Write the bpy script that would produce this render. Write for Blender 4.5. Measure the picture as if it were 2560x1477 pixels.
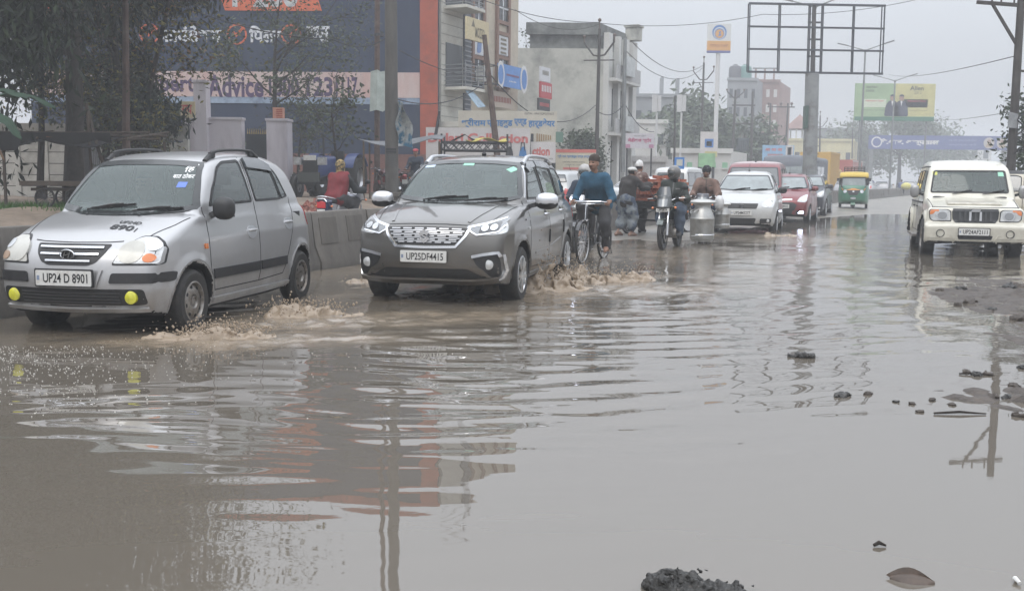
import bpy,bmesh,math,random
import numpy as np
from mathutils import Vector,Matrix
from mathutils.bvhtree import BVHTree
from mathutils.geometry import delaunay_2d_cdt
for _o in list(bpy.data.objects):bpy.data.objects.remove(_o)
SC=bpy.context.scene
COL=SC.collection
R=math.radians
# ------------------------------------------------------------------ camera
F_PX,W_PX,H_PX=2500.0,2560.0,1477.0
CAM_H,PITCH,ROLL=1.31,R(6.62),R(0.5)
cam=bpy.data.objects.new('camera',bpy.data.cameras.new('camera'));COL.objects.link(cam);SC.camera=cam
_f=Vector((0,math.cos(PITCH),-math.sin(PITCH)))
_r0=Vector((1,0,0));_u0=_r0.cross(_f)
_r=_r0*math.cos(ROLL) + _u0*math.sin(ROLL);_u=_r.cross(_f)
cam.matrix_world=Matrix(((_r.x,_u.x,-_f.x,0),(_r.y,_u.y,-_f.y,0),(_r.z,_u.z,-_f.z,CAM_H),(0,0,0,1)))
cam.data.sensor_width=36;cam.data.lens=36*F_PX/W_PX;cam.data.clip_end=3000;cam.data.clip_start=.05
# ------------------------------------------------------------------ sky, sun, exposure
SUN_EL,SUN_AZ=R(52),R(205)          # behind clouds, up and a little behind the camera
wd=bpy.data.worlds.new('World');SC.world=wd;wd.use_nodes=True
_n=wd.node_tree.nodes;_l=wd.node_tree.links
_bg=_n['Background']
sky=_n.new('ShaderNodeTexSky');sky.sky_type='NISHITA';sky.sun_disc=False
sky.sun_elevation=SUN_EL;sky.sun_rotation=SUN_AZ;sky.dust_density=6;sky.air_density=1.2;sky.ozone_density=1
_mx=_n.new('ShaderNodeMix');_mx.data_type='RGBA';_mx.inputs['Factor'].default_value=.88
_l.new(sky.outputs[0],_mx.inputs['A']);
# the closed cloud layer: an overcast sky, three times as bright overhead as at the horizon
_tc=_n.new('ShaderNodeTexCoord');_sx=_n.new('ShaderNodeSeparateXYZ');_l.new(_tc.outputs['Generated'],_sx.inputs[0])
_mr=_n.new('ShaderNodeMapRange');_mr.inputs['From Min'].default_value=0.0;_mr.inputs['From Max'].default_value=1.0;_mr.inputs['To Min'].default_value=3.35;_mr.inputs['To Max'].default_value=24.0;_l.new(_sx.outputs['Z'],_mr.inputs['Value'])
_vm=_n.new('ShaderNodeVectorMath');_vm.operation='SCALE';_vm.inputs[0].default_value=(.94,.985,1.06);_l.new(_mr.outputs[0],_vm.inputs['Scale']);_l.new(_vm.outputs[0],_mx.inputs['B'])
_l.new(_mx.outputs['Result'],_bg.inputs['Color']);_bg.inputs['Strength'].default_value=.1
sun=bpy.data.objects.new('sun',bpy.data.lights.new('sun','SUN'));COL.objects.link(sun)
sun.data.energy=.6;sun.data.angle=R(30);sun.data.color=(1,.96,.9)
sun.rotation_euler=(Vector((math.sin(SUN_AZ)*math.cos(SUN_EL),math.cos(SUN_AZ)*math.cos(SUN_EL),math.sin(SUN_EL)))).to_track_quat('Z','Y').to_euler()
SC.view_settings.view_transform='Standard';SC.view_settings.look='None';SC.view_settings.exposure=0.3;SC.view_settings.gamma=1
SC.render.engine='CYCLES';SC.cycles.max_bounces=8;SC.cycles.transparent_max_bounces=16;SC.cycles.volume_bounces=4
SC.cycles.use_denoising=True;SC.cycles.caustics_reflective=False;SC.cycles.caustics_refractive=False
# ------------------------------------------------------------------ where a thing of the photograph stands
def ray(px,py):return (_f*F_PX + _r*(px-W_PX/2) - _u*(py-H_PX/2))
def at(px,py,Y):
 d=ray(px,py);return Vector((0,0,CAM_H)) + d*(Y/d.y)
def gp(px,py,z=0.0):
 d=ray(px,py);return Vector((0,0,CAM_H)) + d*((z-CAM_H)/d.z)
# ------------------------------------------------------------------ materials
MATS={}
def mat(name,col,rough=.6,metal=0.,coat=0.,var=0.,vscale=8.,bump=0.,bscale=40.,spec=.5,dirt=None,dscale=3.,dlo=.5,dhi=.7,emit=0.,det=5.,stretch=None,ior=None,wet=0.):
 if name in MATS:return MATS[name]
 m=bpy.data.materials.new(name);m.use_nodes=True;nt=m.node_tree;b=nt.nodes['Principled BSDF']
 MATS[name]=m
 c=(*col,1);b.inputs['Roughness'].default_value=rough;b.inputs['Metallic'].default_value=metal
 b.inputs['Coat Weight'].default_value=coat;b.inputs['Coat Roughness'].default_value=.06
 b.inputs['Specular IOR Level'].default_value=spec
 if ior:b.inputs['IOR'].default_value=ior
 b.inputs['Base Color'].default_value=c
 if var or dirt or bump:
  tc=nt.nodes.new('ShaderNodeTexCoord');src=tc.outputs['Object']
  if stretch:
   mp=nt.nodes.new('ShaderNodeMapping');mp.inputs['Scale'].default_value=stretch;nt.links.new(src,mp.inputs[0]);src=mp.outputs[0]
 out=None
 if var:
  nz=nt.nodes.new('ShaderNodeTexNoise');nz.inputs['Scale'].default_value=vscale;nz.inputs['Detail'].default_value=det;nz.inputs['Roughness'].default_value=.65
  nt.links.new(src,nz.inputs['Vector'])
  rp=nt.nodes.new('ShaderNodeValToRGB');rp.color_ramp.elements[0].position=.3;rp.color_ramp.elements[1].position=.7
  rp.color_ramp.elements[0].color=tuple(max(0,x*(1-var)) for x in col)+(1,);rp.color_ramp.elements[1].color=tuple(min(1,x*(1+var)) for x in col)+(1,)
  nt.links.new(nz.outputs[0],rp.inputs[0]);out=rp.outputs[0]
 if dirt:
  nz=nt.nodes.new('ShaderNodeTexNoise');nz.inputs['Scale'].default_value=dscale;nz.inputs['Detail'].default_value=8;nz.inputs['Roughness'].default_value=.7
  nt.links.new(src,nz.inputs['Vector'])
  rp=nt.nodes.new('ShaderNodeValToRGB');rp.color_ramp.elements[0].position=dlo;rp.color_ramp.elements[1].position=dhi
  nt.links.new(nz.outputs[0],rp.inputs[0])
  mx=nt.nodes.new('ShaderNodeMix');mx.data_type='RGBA';nt.links.new(rp.outputs[0],mx.inputs['Factor'])
  if out:nt.links.new(out,mx.inputs['A'])
  else:mx.inputs['A'].default_value=c
  mx.inputs['B'].default_value=(*dirt,1);out=mx.outputs['Result']
 if out:nt.links.new(out,b.inputs['Base Color'])
 if bump:
  nz=nt.nodes.new('ShaderNodeTexNoise');nz.inputs['Scale'].default_value=bscale;nz.inputs['Detail'].default_value=6
  nt.links.new(src,nz.inputs['Vector']);bp=nt.nodes.new('ShaderNodeBump');bp.inputs['Strength'].default_value=bump;bp.inputs['Distance'].default_value=.02
  nt.links.new(nz.outputs[0],bp.inputs['Height']);nt.links.new(bp.outputs[0],b.inputs['Normal'])
 if emit:
  b.inputs['Emission Color'].default_value=c;b.inputs['Emission Strength'].default_value=emit
 return m
def glass(name,tint=(.55,.62,.6),film=(.32,.36,.36),veilw=.12,refl=1.0,ior=1.55):  # pale diffuse layer: light dust plus a painted veil of sky reflection
 if name in MATS:return MATS[name]
 m=bpy.data.materials.new(name);m.use_nodes=True;nt=m.node_tree;nt.nodes.clear();MATS[name]=m
 N=nt.nodes.new;o=N('ShaderNodeOutputMaterial');t=N('ShaderNodeBsdfTransparent');g=N('ShaderNodeBsdfGlossy');d=N('ShaderNodeBsdfDiffuse')
 t.inputs[0].default_value=(*tint,1);g.inputs['Color'].default_value=(.95,1,.99,1);g.inputs['Roughness'].default_value=.02;d.inputs[0].default_value=(*film,1)
 fr=N('ShaderNodeFresnel');fr.inputs[0].default_value=ior
 ml=N('ShaderNodeMath');ml.operation='MULTIPLY';ml.inputs[1].default_value=refl;ml.use_clamp=True;nt.links.new(fr.outputs[0],ml.inputs[0])
 a=N('ShaderNodeMixShader');a.inputs[0].default_value=veilw;nt.links.new(t.outputs[0],a.inputs[1]);nt.links.new(d.outputs[0],a.inputs[2])
 b=N('ShaderNodeMixShader');nt.links.new(ml.outputs[0],b.inputs[0]);nt.links.new(a.outputs[0],b.inputs[1]);nt.links.new(g.outputs[0],b.inputs[2])
 nt.links.new(b.outputs[0],o.inputs[0]);return m
# ------------------------------------------------------------------ tagging and things
def tag(o,label=None,cat=None,group=None,kind=None):
 if label:o['label']=label
 if cat:o['category']=cat
 if group:o['group']=group
 if kind:o['kind']=kind
 return o
def thing(name,label,cat,loc=(0,0,0),rz=0.,group=None):
 o=bpy.data.objects.new(name,None);COL.objects.link(o);o.empty_display_size=.1
 o.location=loc;o.rotation_euler=(0,0,rz);return tag(o,label,cat,group)
def link_mesh(name,me,parent=None,loc=None,rz=0.):
 o=bpy.data.objects.new(name,me);COL.objects.link(o)
 if parent:o.parent=parent
 if loc is not None:o.location=loc
 if rz:o.rotation_euler=(0,0,rz)
 return o
KIDS={}
def copy_tree(o,parent=None):
 c=o.copy();COL.objects.link(c)
 if parent:c.parent=parent
 for ch in [x for x in bpy.data.objects if x.parent==o]:copy_tree(ch,c)
 return c
def mesh_from(verts,faces,mats,fmat=None,smooth=True,sharp=None):
 me=bpy.data.meshes.new('mesh')
 V=np.asarray(verts,dtype=np.float32).reshape(-1,3)
 if isinstance(faces,np.ndarray):
  n=len(faces);k=faces.shape[1]
  me.vertices.add(len(V));me.vertices.foreach_set('co',V.ravel())
  me.loops.add(n*k);me.loops.foreach_set('vertex_index',faces.astype(np.int32).ravel())
  me.polygons.add(n);me.polygons.foreach_set('loop_start',np.arange(0,n*k,k,dtype=np.int32));
 else:
  me.from_pydata([tuple(map(float,v)) for v in V],[],faces)
 for m in (mats if isinstance(mats,(list,tuple)) else [mats]):me.materials.append(m)
 np_=len(me.polygons)
 if fmat is not None:me.polygons.foreach_set('material_index',np.asarray(fmat,dtype=np.int32))
 me.polygons.foreach_set('use_smooth',np.full(np_,bool(smooth)))
 me.update(calc_edges=True);me.validate()
 if sharp:me.set_sharp_from_angle(angle=R(sharp))
 return me
class MB:
 """collects shapes; build() links them as one mesh object"""
 def __init__(s):s.v=[];s.f=[];s.m=[];s.mats=[]
 def mi(s,m):
  if m not in s.mats:s.mats.append(m)
  return s.mats.index(m)
 def add(s,vs,fs,m):
  b=len(s.v);s.v+=[tuple(v) for v in vs];s.f+=[[b+i for i in f] for f in fs];s.m+=[s.mi(m)]*len(fs);return s
 def box(s,c,d,m,rot=None,taper=1.):
  x,y,z=d[0]/2,d[1]/2,d[2]/2
  vs=[Vector((sx*x*(taper if sz>0 else 1),sy*y*(taper if sz>0 else 1),sz*z)) for sx in (-1,1) for sy in (-1,1) for sz in (-1,1)]
  if rot is not None:
   M=rot if isinstance(rot,Matrix) else Matrix.Rotation(rot,3,'Z')
   vs=[M @ v for v in vs]
  c=Vector(c)
  return s.add([v+c for v in vs],[(0,1,3,2),(4,6,7,5),(0,4,5,1),(2,3,7,6),(0,2,6,4),(1,5,7,3)],m)
 def beam(s,p,q,w,h,m,up=(0,0,1)):
  p=Vector(p);q=Vector(q);d=(q-p);L=d.length;d.normalize();u=Vector(up)
  if abs(d.dot(u))>.98:u=Vector((1,0,0))
  r=d.cross(u).normalized();u=r.cross(d)
  return s.box((p+q)/2,(L,w,h),m,Matrix((d,r,u)).transposed())
 def tube(s,path,r,m,n=8,cap=True):
  P=[Vector(p) for p in path];rr=r if isinstance(r,(list,tuple)) else [r]*len(P)
  vs=[];fs=[];prev=None
  for i,p in enumerate(P):
   t=(P[min(i+1,len(P)-1)]-P[max(i-1,0)]).normalized()
   if prev is None:
    a=Vector((0,0,1)) if abs(t.z)<.9 else Vector((1,0,0));prev=t.cross(a).normalized()
   e=(prev - t*prev.dot(t)).normalized();g=t.cross(e);prev=e
   vs+=[p + (e*math.cos(2*math.pi*k/n)+g*math.sin(2*math.pi*k/n))*rr[i] for k in range(n)]
  for i in range(len(P)-1):
   for k in range(n):fs.append((i*n+k,i*n+(k+1) % n,(i+1)*n+(k+1) % n,(i+1)*n+k))
  if cap:fs.append(tuple(range(n-1,-1,-1)));fs.append(tuple((len(P)-1)*n+k for k in range(n)))
  return s.add(vs,fs,m)
 def lathe(s,prof,m,n=24,M=None,arc=1.):
  """prof: (radius, height) pairs round local z; M places it"""
  vs=[];fs=[];M=M or Matrix.Identity(4);c=n if arc >= 1 else n+1
  for (r,z) in prof:
   for k in range(c):a=2*math.pi*arc*k/n;vs.append(M @ Vector((r*math.cos(a),r*math.sin(a),z)))
  for i in range(len(prof)-1):
   for k in range(n):fs.append((i*c+k,i*c+(k+1) % c,(i+1)*c+(k+1) % c,(i+1)*c+k))
  return s.add(vs,fs,m)
 def prism(s,poly,h0,h1,m,M=None):
  """poly in local xy, extruded z h0..h1"""
  n=len(poly);M=M or Matrix.Identity(4)
  vs=[M @ Vector((x,y,h0)) for x,y in poly] + [M @ Vector((x,y,h1)) for x,y in poly]
  fs=[tuple(range(n-1,-1,-1)),tuple(range(n,2*n))] + [(i,(i+1) % n,n+(i+1) % n,n+i) for i in range(n)]
  return s.add(vs,fs,m)
 def ball(s,c,r,m,n=10,k=6):
  rx=r if isinstance(r,(tuple,list,Vector)) else (r,r,r);c=Vector(c)
  vs=[];fs=[]
  for i in range(k+1):
   th=math.pi*i/k
   for j in range(n):ph=2*math.pi*j/n;vs.append(c+Vector((rx[0]*math.sin(th)*math.cos(ph),rx[1]*math.sin(th)*math.sin(ph),rx[2]*math.cos(th))))
  for i in range(k):
   for j in range(n):fs.append((i*n+j,(i+1)*n+j,(i+1)*n+(j+1) % n,i*n+(j+1) % n))
  return s.add(vs,fs,m)
 def sheet(s,rows,m,thick=0.):
  """rows: grid of points"""
  a=len(rows);b=len(rows[0]);vs=[Vector(p) for r in rows for p in r]
  fs=[(i*b+j,i*b+j+1,(i+1)*b+j+1,(i+1)*b+j) for i in range(a-1) for j in range(b-1)]
  if thick:
   n=len(vs);vs+=[v-Vector((0,0,thick)) if not isinstance(thick,Vector) else v-thick for v in vs]
   fs+=[tuple(n+i for i in reversed(f)) for f in fs]
   rim=[(0,j) for j in range(b)]+[(i,b-1) for i in range(1,a)]+[(a-1,j) for j in range(b-2,-1,-1)]+[(i,0) for i in range(a-2,0,-1)]
   ids=[i*b+j for i,j in rim]
   fs+=[(ids[k],n+ids[k],n+ids[(k+1) % len(ids)],ids[(k+1) % len(ids)]) for k in range(len(ids))]
  return s.add(vs,fs,m)
 def build(s,name,parent=None,loc=None,rz=0.,smooth=True,sharp=35):
  me=mesh_from(s.v,s.f,s.mats,s.m,smooth,sharp if smooth else None)
  bm=bmesh.new();bm.from_mesh(me);bmesh.ops.recalc_face_normals(bm,faces=bm.faces);bm.to_mesh(me);bm.free()
  return link_mesh(name,me,parent,loc,rz)
def text_mesh(body,size,width=None,bold=0.,spacing=1.0,shear=0.):
 """lettering centred on its box, in local xy; returns verts (n x 2) and faces"""
 c=bpy.data.curves.new('t','FONT');c.body=body;c.size=1;c.offset=bold;c.space_character=spacing;c.shear=shear;c.resolution_u=3
 o=bpy.data.objects.new('t',c);COL.objects.link(o);bpy.context.view_layer.update()
 me=bpy.data.meshes.new_from_object(o.evaluated_get(bpy.context.evaluated_depsgraph_get()))
 V=np.array([v.co[:2] for v in me.vertices]);Fs=[tuple(p.vertices) for p in me.polygons]
 bpy.data.objects.remove(o);bpy.data.curves.remove(c);bpy.data.meshes.remove(me)
 lo,hi=V.min(0),V.max(0);V=V-(lo+hi)/2;h=hi[1]-lo[1];w=hi[0]-lo[0]
 sy=size/h;sx=sy if width is None else width/w
 return V*np.array([sx,sy]),Fs
def lettering(mb,body,size,width,m,M,z=.004,bold=0.,**k):
 V,Fs=text_mesh(body,size,width,bold,**k)
 return mb.add([M @ Vector((x,y,z)) for x,y in V],Fs,m)
def frame_M(o,xdir,up=(0,0,1)):
 """local x along xdir, local y up, local z out of the board"""
 x=Vector(xdir).normalized();y=Vector(up);y=(y-x*y.dot(x)).normalized();z=x.cross(y)
 return Matrix(((x.x,y.x,z.x,o[0]),(x.y,y.y,z.y,o[1]),(x.z,y.z,z.z,o[2]),(0,0,0,1)))
# ------------------------------------------------------------------ distance fields -> surfaces
def surface(f,lo,hi,h,proj=2):
 lo=np.array(lo,float);hi=np.array(hi,float);n=np.ceil((hi-lo)/h).astype(int)+1
 ax=[lo[i]+h*np.arange(n[i]) for i in range(3)]
 Fv=np.empty(n)
 yy,zz=np.meshgrid(ax[1],ax[2],indexing='ij');yz=np.stack([yy.ravel(),zz.ravel()],1)
 st=max(1,int(400000/len(yz)))
 for i in range(0,n[0],st):
  xs=ax[0][i:i+st];P=np.concatenate([np.repeat(xs,len(yz))[:,None],np.tile(yz,(len(xs),1))],1)
  Fv[i:i+st]=f(P).reshape(len(xs),n[1],n[2])
 S=Fv<0
 c=np.zeros(n-1,int)
 for a in (0,1):
  for b in (0,1):
   for d in (0,1):c+=S[a:n[0]-1+a,b:n[1]-1+b,d:n[2]-1+d]
 act=(c>0) & (c<8);idx=-np.ones(n-1,int);idx[act]=np.arange(act.sum());ijk=np.argwhere(act)
 acc=np.zeros((len(ijk),3));cnt=np.zeros(len(ijk))
 offs=[(a,b,d) for a in (0,1) for b in (0,1) for d in (0,1)]
 for o in offs:
  for axn in range(3):
   if o[axn]:continue
   p=list(o);p[axn]=1
   A=Fv[ijk[:,0]+o[0],ijk[:,1]+o[1],ijk[:,2]+o[2]];B=Fv[ijk[:,0]+p[0],ijk[:,1]+p[1],ijk[:,2]+p[2]]
   k=(A<0)!=(B<0);t=np.where(k,A/np.where(k,A-B,1),0)
   pos=np.array(o,float)+np.zeros((len(ijk),3));pos[:,axn]+=t
   acc[k]+=pos[k];cnt[k]+=1
 V=lo+h*(ijk+acc/cnt[:,None])
 quads=[]
 for axn in range(3):
  sl0=[slice(None)]*3;sl1=[slice(None)]*3;sl0[axn]=slice(0,n[axn]-1);sl1[axn]=slice(1,n[axn])
  ch=S[tuple(sl0)]!=S[tuple(sl1)];e=np.argwhere(ch)
  b,d=[(1,2),(2,0),(0,1)][axn]
  ok=(e[:,b]>0) & (e[:,d]>0) & (e[:,b]<n[b]-1) & (e[:,d]<n[d]-1);e=e[ok]
  ins=S[e[:,0],e[:,1],e[:,2]]
  q=[]
  for db,dd in ((-1,-1),(0,-1),(0,0),(-1,0)):
   t=e.copy();t[:,b]+=db;t[:,d]+=dd;q.append(idx[t[:,0],t[:,1],t[:,2]])
  q=np.stack(q,1);q[~ins]=q[~ins][:,::-1];quads.append(q)
 Q=np.concatenate(quads)
 for _ in range(proj):
  g=np.zeros_like(V);e=h*.3;f0=f(V)
  for a in range(3):
   d=np.zeros(3);d[a]=e;g[:,a]=(f(V+d)-f(V-d))/(2*e)
  g2=np.maximum((g**2).sum(1),.05);st=np.clip(f0/g2,-h,h)
  V=V-g*st[:,None]*.8
 return V,Q
def smin(a,b,k):
 if k <= 0:return np.minimum(a,b)
 hh=np.maximum(k-np.abs(a-b),0)/k;return np.minimum(a,b)-hh*hh*k*.25
def smax(a,b,k):return -smin(-a,-b,k)
def poly_sdf(poly,P):
 poly=np.asarray(poly,float);n=len(poly);d=np.full(len(P),1e18);s=np.ones(len(P))
 for i in range(n):
  a=poly[i];b=poly[i-1];e=b-a;w=P-a
  t=np.clip((w@e)/max(e@e,1e-12),0,1);q=w-t[:,None]*e;d=np.minimum(d,(q*q).sum(1))
  c1=P[:,1] >= a[1];c2=P[:,1]<b[1];c3=e[0]*w[:,1]>e[1]*w[:,0]
  fl=(c1 & c2 & c3) | (~c1 & ~c2 & ~c3);s=np.where(fl,-s,s)
 return s*np.sqrt(d)
class Table2:
 def __init__(s,poly,pad=.6,h=.012):
  P=np.asarray(poly,float);s.lo=P.min(0)-pad;s.h=h;s.n=np.ceil((P.max(0)+pad-s.lo)/h).astype(int)+1
  a,b=np.meshgrid(s.lo[0]+h*np.arange(s.n[0]),s.lo[1]+h*np.arange(s.n[1]),indexing='ij')
  s.T=poly_sdf(P,np.stack([a.ravel(),b.ravel()],1)).reshape(s.n)
 def __call__(s,a,b):
  x=np.clip((a-s.lo[0])/s.h,0,s.n[0]-1.001);y=np.clip((b-s.lo[1])/s.h,0,s.n[1]-1.001)
  i=x.astype(int);j=y.astype(int);u=x-i;v=y-j;T=s.T
  return (T[i,j]*(1-u)+T[i+1,j]*u)*(1-v)+(T[i,j+1]*(1-u)+T[i+1,j+1]*u)*v
def spline(pts,n=6):
 """closed Catmull-Rom through the points"""
 P=[np.array(p,float) for p in pts];m=len(P);out=[]
 for i in range(m):
  a,b,c,d=P[i-1],P[i],P[(i+1) % m],P[(i+2) % m]
  # keep short turns tight: centripetal-like blending by limiting the tangents
  t1=(c-a)*.5;t2=(d-b)*.5;L=np.linalg.norm(c-b)
  for t in (t1,t2):
   q=np.linalg.norm(t)
   if q>L:t *= L/q
  for k in range(n):
   s=k/n;out.append((2*s**3-3*s**2+1)*b+(s**3-2*s**2+s)*t1+(-2*s**3+3*s**2)*c+(s**3-s**2)*t2)
 return out
def rnd(poly,r,n=4):
 """rounds the corners of a closed polygon"""
 P=[Vector((p[0],p[1])) for p in poly];out=[];m=len(P)
 for i in range(m):
  a,b,c=P[i-1],P[i],P[(i+1) % m]
  rr=min(r if not isinstance(r,(list,tuple)) else r[i],(a-b).length*.45,(c-b).length*.45)
  p=b+(a-b).normalized()*rr;q=b+(c-b).normalized()*rr
  for k in range(n+1):t=k/n;out.append(p*(1-t)**2+b*2*t*(1-t)+q*t*t)
 return [(v.x,v.y) for v in out]
def in_poly(poly,P):
 return poly_sdf(poly,P)<0
_rng=np.random.RandomState(5)
class Noise3:
 """cheap smooth noise: a sum of sines in random directions"""
 def __init__(s,seed,scale,k=14,octaves=3):
  r=np.random.RandomState(seed);s.d=[]
  for o in range(octaves):
   d=r.normal(size=(k,3));d /= np.linalg.norm(d,axis=1)[:,None]
   s.d.append((d*scale*2**o*r.uniform(.7,1.4,(k,1)),r.uniform(0,6.28,k),.5**o/math.sqrt(k/2)))
 def __call__(s,P):
  t=0
  for d,ph,a in s.d:t=t+a*np.sin(P@d.T+ph).sum(1)
  return t
# ================================================================== vehicles
def paint(name,col,metal=.35,rough=.38,mud=.55,coat=.6):
 if name in MATS:return MATS[name]
 m=mat(name,col,rough,metal,coat);nt=m.node_tree;b=nt.nodes['Principled BSDF'];N=nt.nodes.new
 tc=N('ShaderNodeTexCoord');sp=N('ShaderNodeSeparateXYZ');nt.links.new(tc.outputs['Object'],sp.inputs[0])
 nz=N('ShaderNodeTexNoise');nz.inputs['Scale'].default_value=5;nz.inputs['Detail'].default_value=9;nz.inputs['Roughness'].default_value=.7;nt.links.new(tc.outputs['Object'],nz.inputs[0])
 mr=N('ShaderNodeMapRange');mr.inputs['From Min'].default_value=.75;mr.inputs['From Max'].default_value=.2;mr.inputs['To Min'].default_value=0.03;mr.inputs['To Max'].default_value=mud;nt.links.new(sp.outputs['Z'],mr.inputs['Value'])
 ml=N('ShaderNodeMath');ml.operation='MULTIPLY';nt.links.new(mr.outputs[0],ml.inputs[0])
 rp=N('ShaderNodeValToRGB');rp.color_ramp.elements[0].position=.35;rp.color_ramp.elements[1].position=.62;nt.links.new(nz.outputs[0],rp.inputs[0]);nt.links.new(rp.outputs[0],ml.inputs[1])
 mx=N('ShaderNodeMix');mx.data_type='RGBA';nt.links.new(ml.outputs[0],mx.inputs['Factor']);mx.inputs['A'].default_value=(*col,1);mx.inputs['B'].default_value=(.16,.125,.09,1)
 nt.links.new(mx.outputs['Result'],b.inputs['Base Color'])
 m2=N('ShaderNodeMath');m2.operation='MULTIPLY_ADD';nt.links.new(ml.outputs[0],m2.inputs[0]);m2.inputs[1].default_value=.4;m2.inputs[2].default_value=rough;nt.links.new(m2.outputs[0],b.inputs['Roughness'])
 m3=N('ShaderNodeMath');m3.operation='MULTIPLY_ADD';nt.links.new(ml.outputs[0],m3.inputs[0]);m3.inputs[1].default_value=-coat;m3.inputs[2].default_value=coat;nt.links.new(m3.outputs[0],b.inputs['Coat Weight'])
 return m
M_TYRE=mat('tyre_rubber',(.022,.021,.02),.75,var=.3,vscale=14,dirt=(.05,.043,.035),dscale=9,dlo=.5,dhi=.75)
M_BLACK=mat('black_plastic',(.018,.018,.019),.5,dirt=(.07,.06,.05),dscale=12,dlo=.58,dhi=.8)
M_RUB=mat('rubber_seal',(.012,.012,.013),.55)
M_SEAM=mat('panel_gap',(.02,.02,.021),.8)
M_FRIT=mat('dark_glass_border',(.03,.033,.034),.15,spec=.6)
M_CHROME=mat('chrome',(.72,.73,.75),.14,1.0)
M_SILVER=mat('silver_trim',(.55,.56,.58),.3,.7)
M_STEEL=mat('wheel_steel',(.27,.255,.235),.42,.75,var=.25,vscale=20,dirt=(.13,.10,.075),dscale=7,dlo=.45,dhi=.7)
M_WELL=mat('wheel_well',(.012,.012,.012),.9)
M_LENS=mat('clear_lamp_lens',(.5,.51,.51),.12,.25,coat=1.,var=.25,vscale=9)
M_REFL=mat('lamp_reflector',(.62,.63,.64),.22,.9)
M_HAZY=mat('hazed_lamp_lens',(.42,.41,.37),.3,.1,coat=.6,var=.15,vscale=6)
M_AMBER=mat('amber_lens',(.62,.17,.03),.2,coat=1.)
M_REDL=mat('red_lens',(.42,.02,.02),.2,coat=1.)
M_PLATE=mat('plate_white',(.62,.62,.6),.45,dirt=(.4,.36,.3),dscale=14,dlo=.5,dhi=.8)
M_INK=mat('plate_ink',(.012,.012,.014),.5)
M_SEAT=mat('seat_cloth',(.085,.085,.085),.9,var=.2,vscale=8)
M_SEATB=mat('beige_seat_cloth',(.27,.24,.2),.9,var=.2,vscale=8)
M_DASH=mat('dashboard',(.035,.035,.037),.7)
M_MIRR=mat('mirror_glass',(.6,.62,.64),.04,1.)
G_CAR=glass('car_glass',veilw=.17,film=(.34,.41,.40),refl=.8)
G_SIDE=glass('side_glass',(.42,.47,.46),veilw=.10,film=(.3,.33,.33),refl=1.3)
G_DARK=mat('tinted_glass',(.03,.036,.036),.04,spec=.9,coat=1.)
G_HAZY=mat('far_windscreen',(.17,.2,.2),.1,spec=.8,coat=.6,var=.3,vscale=2.2)
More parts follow.
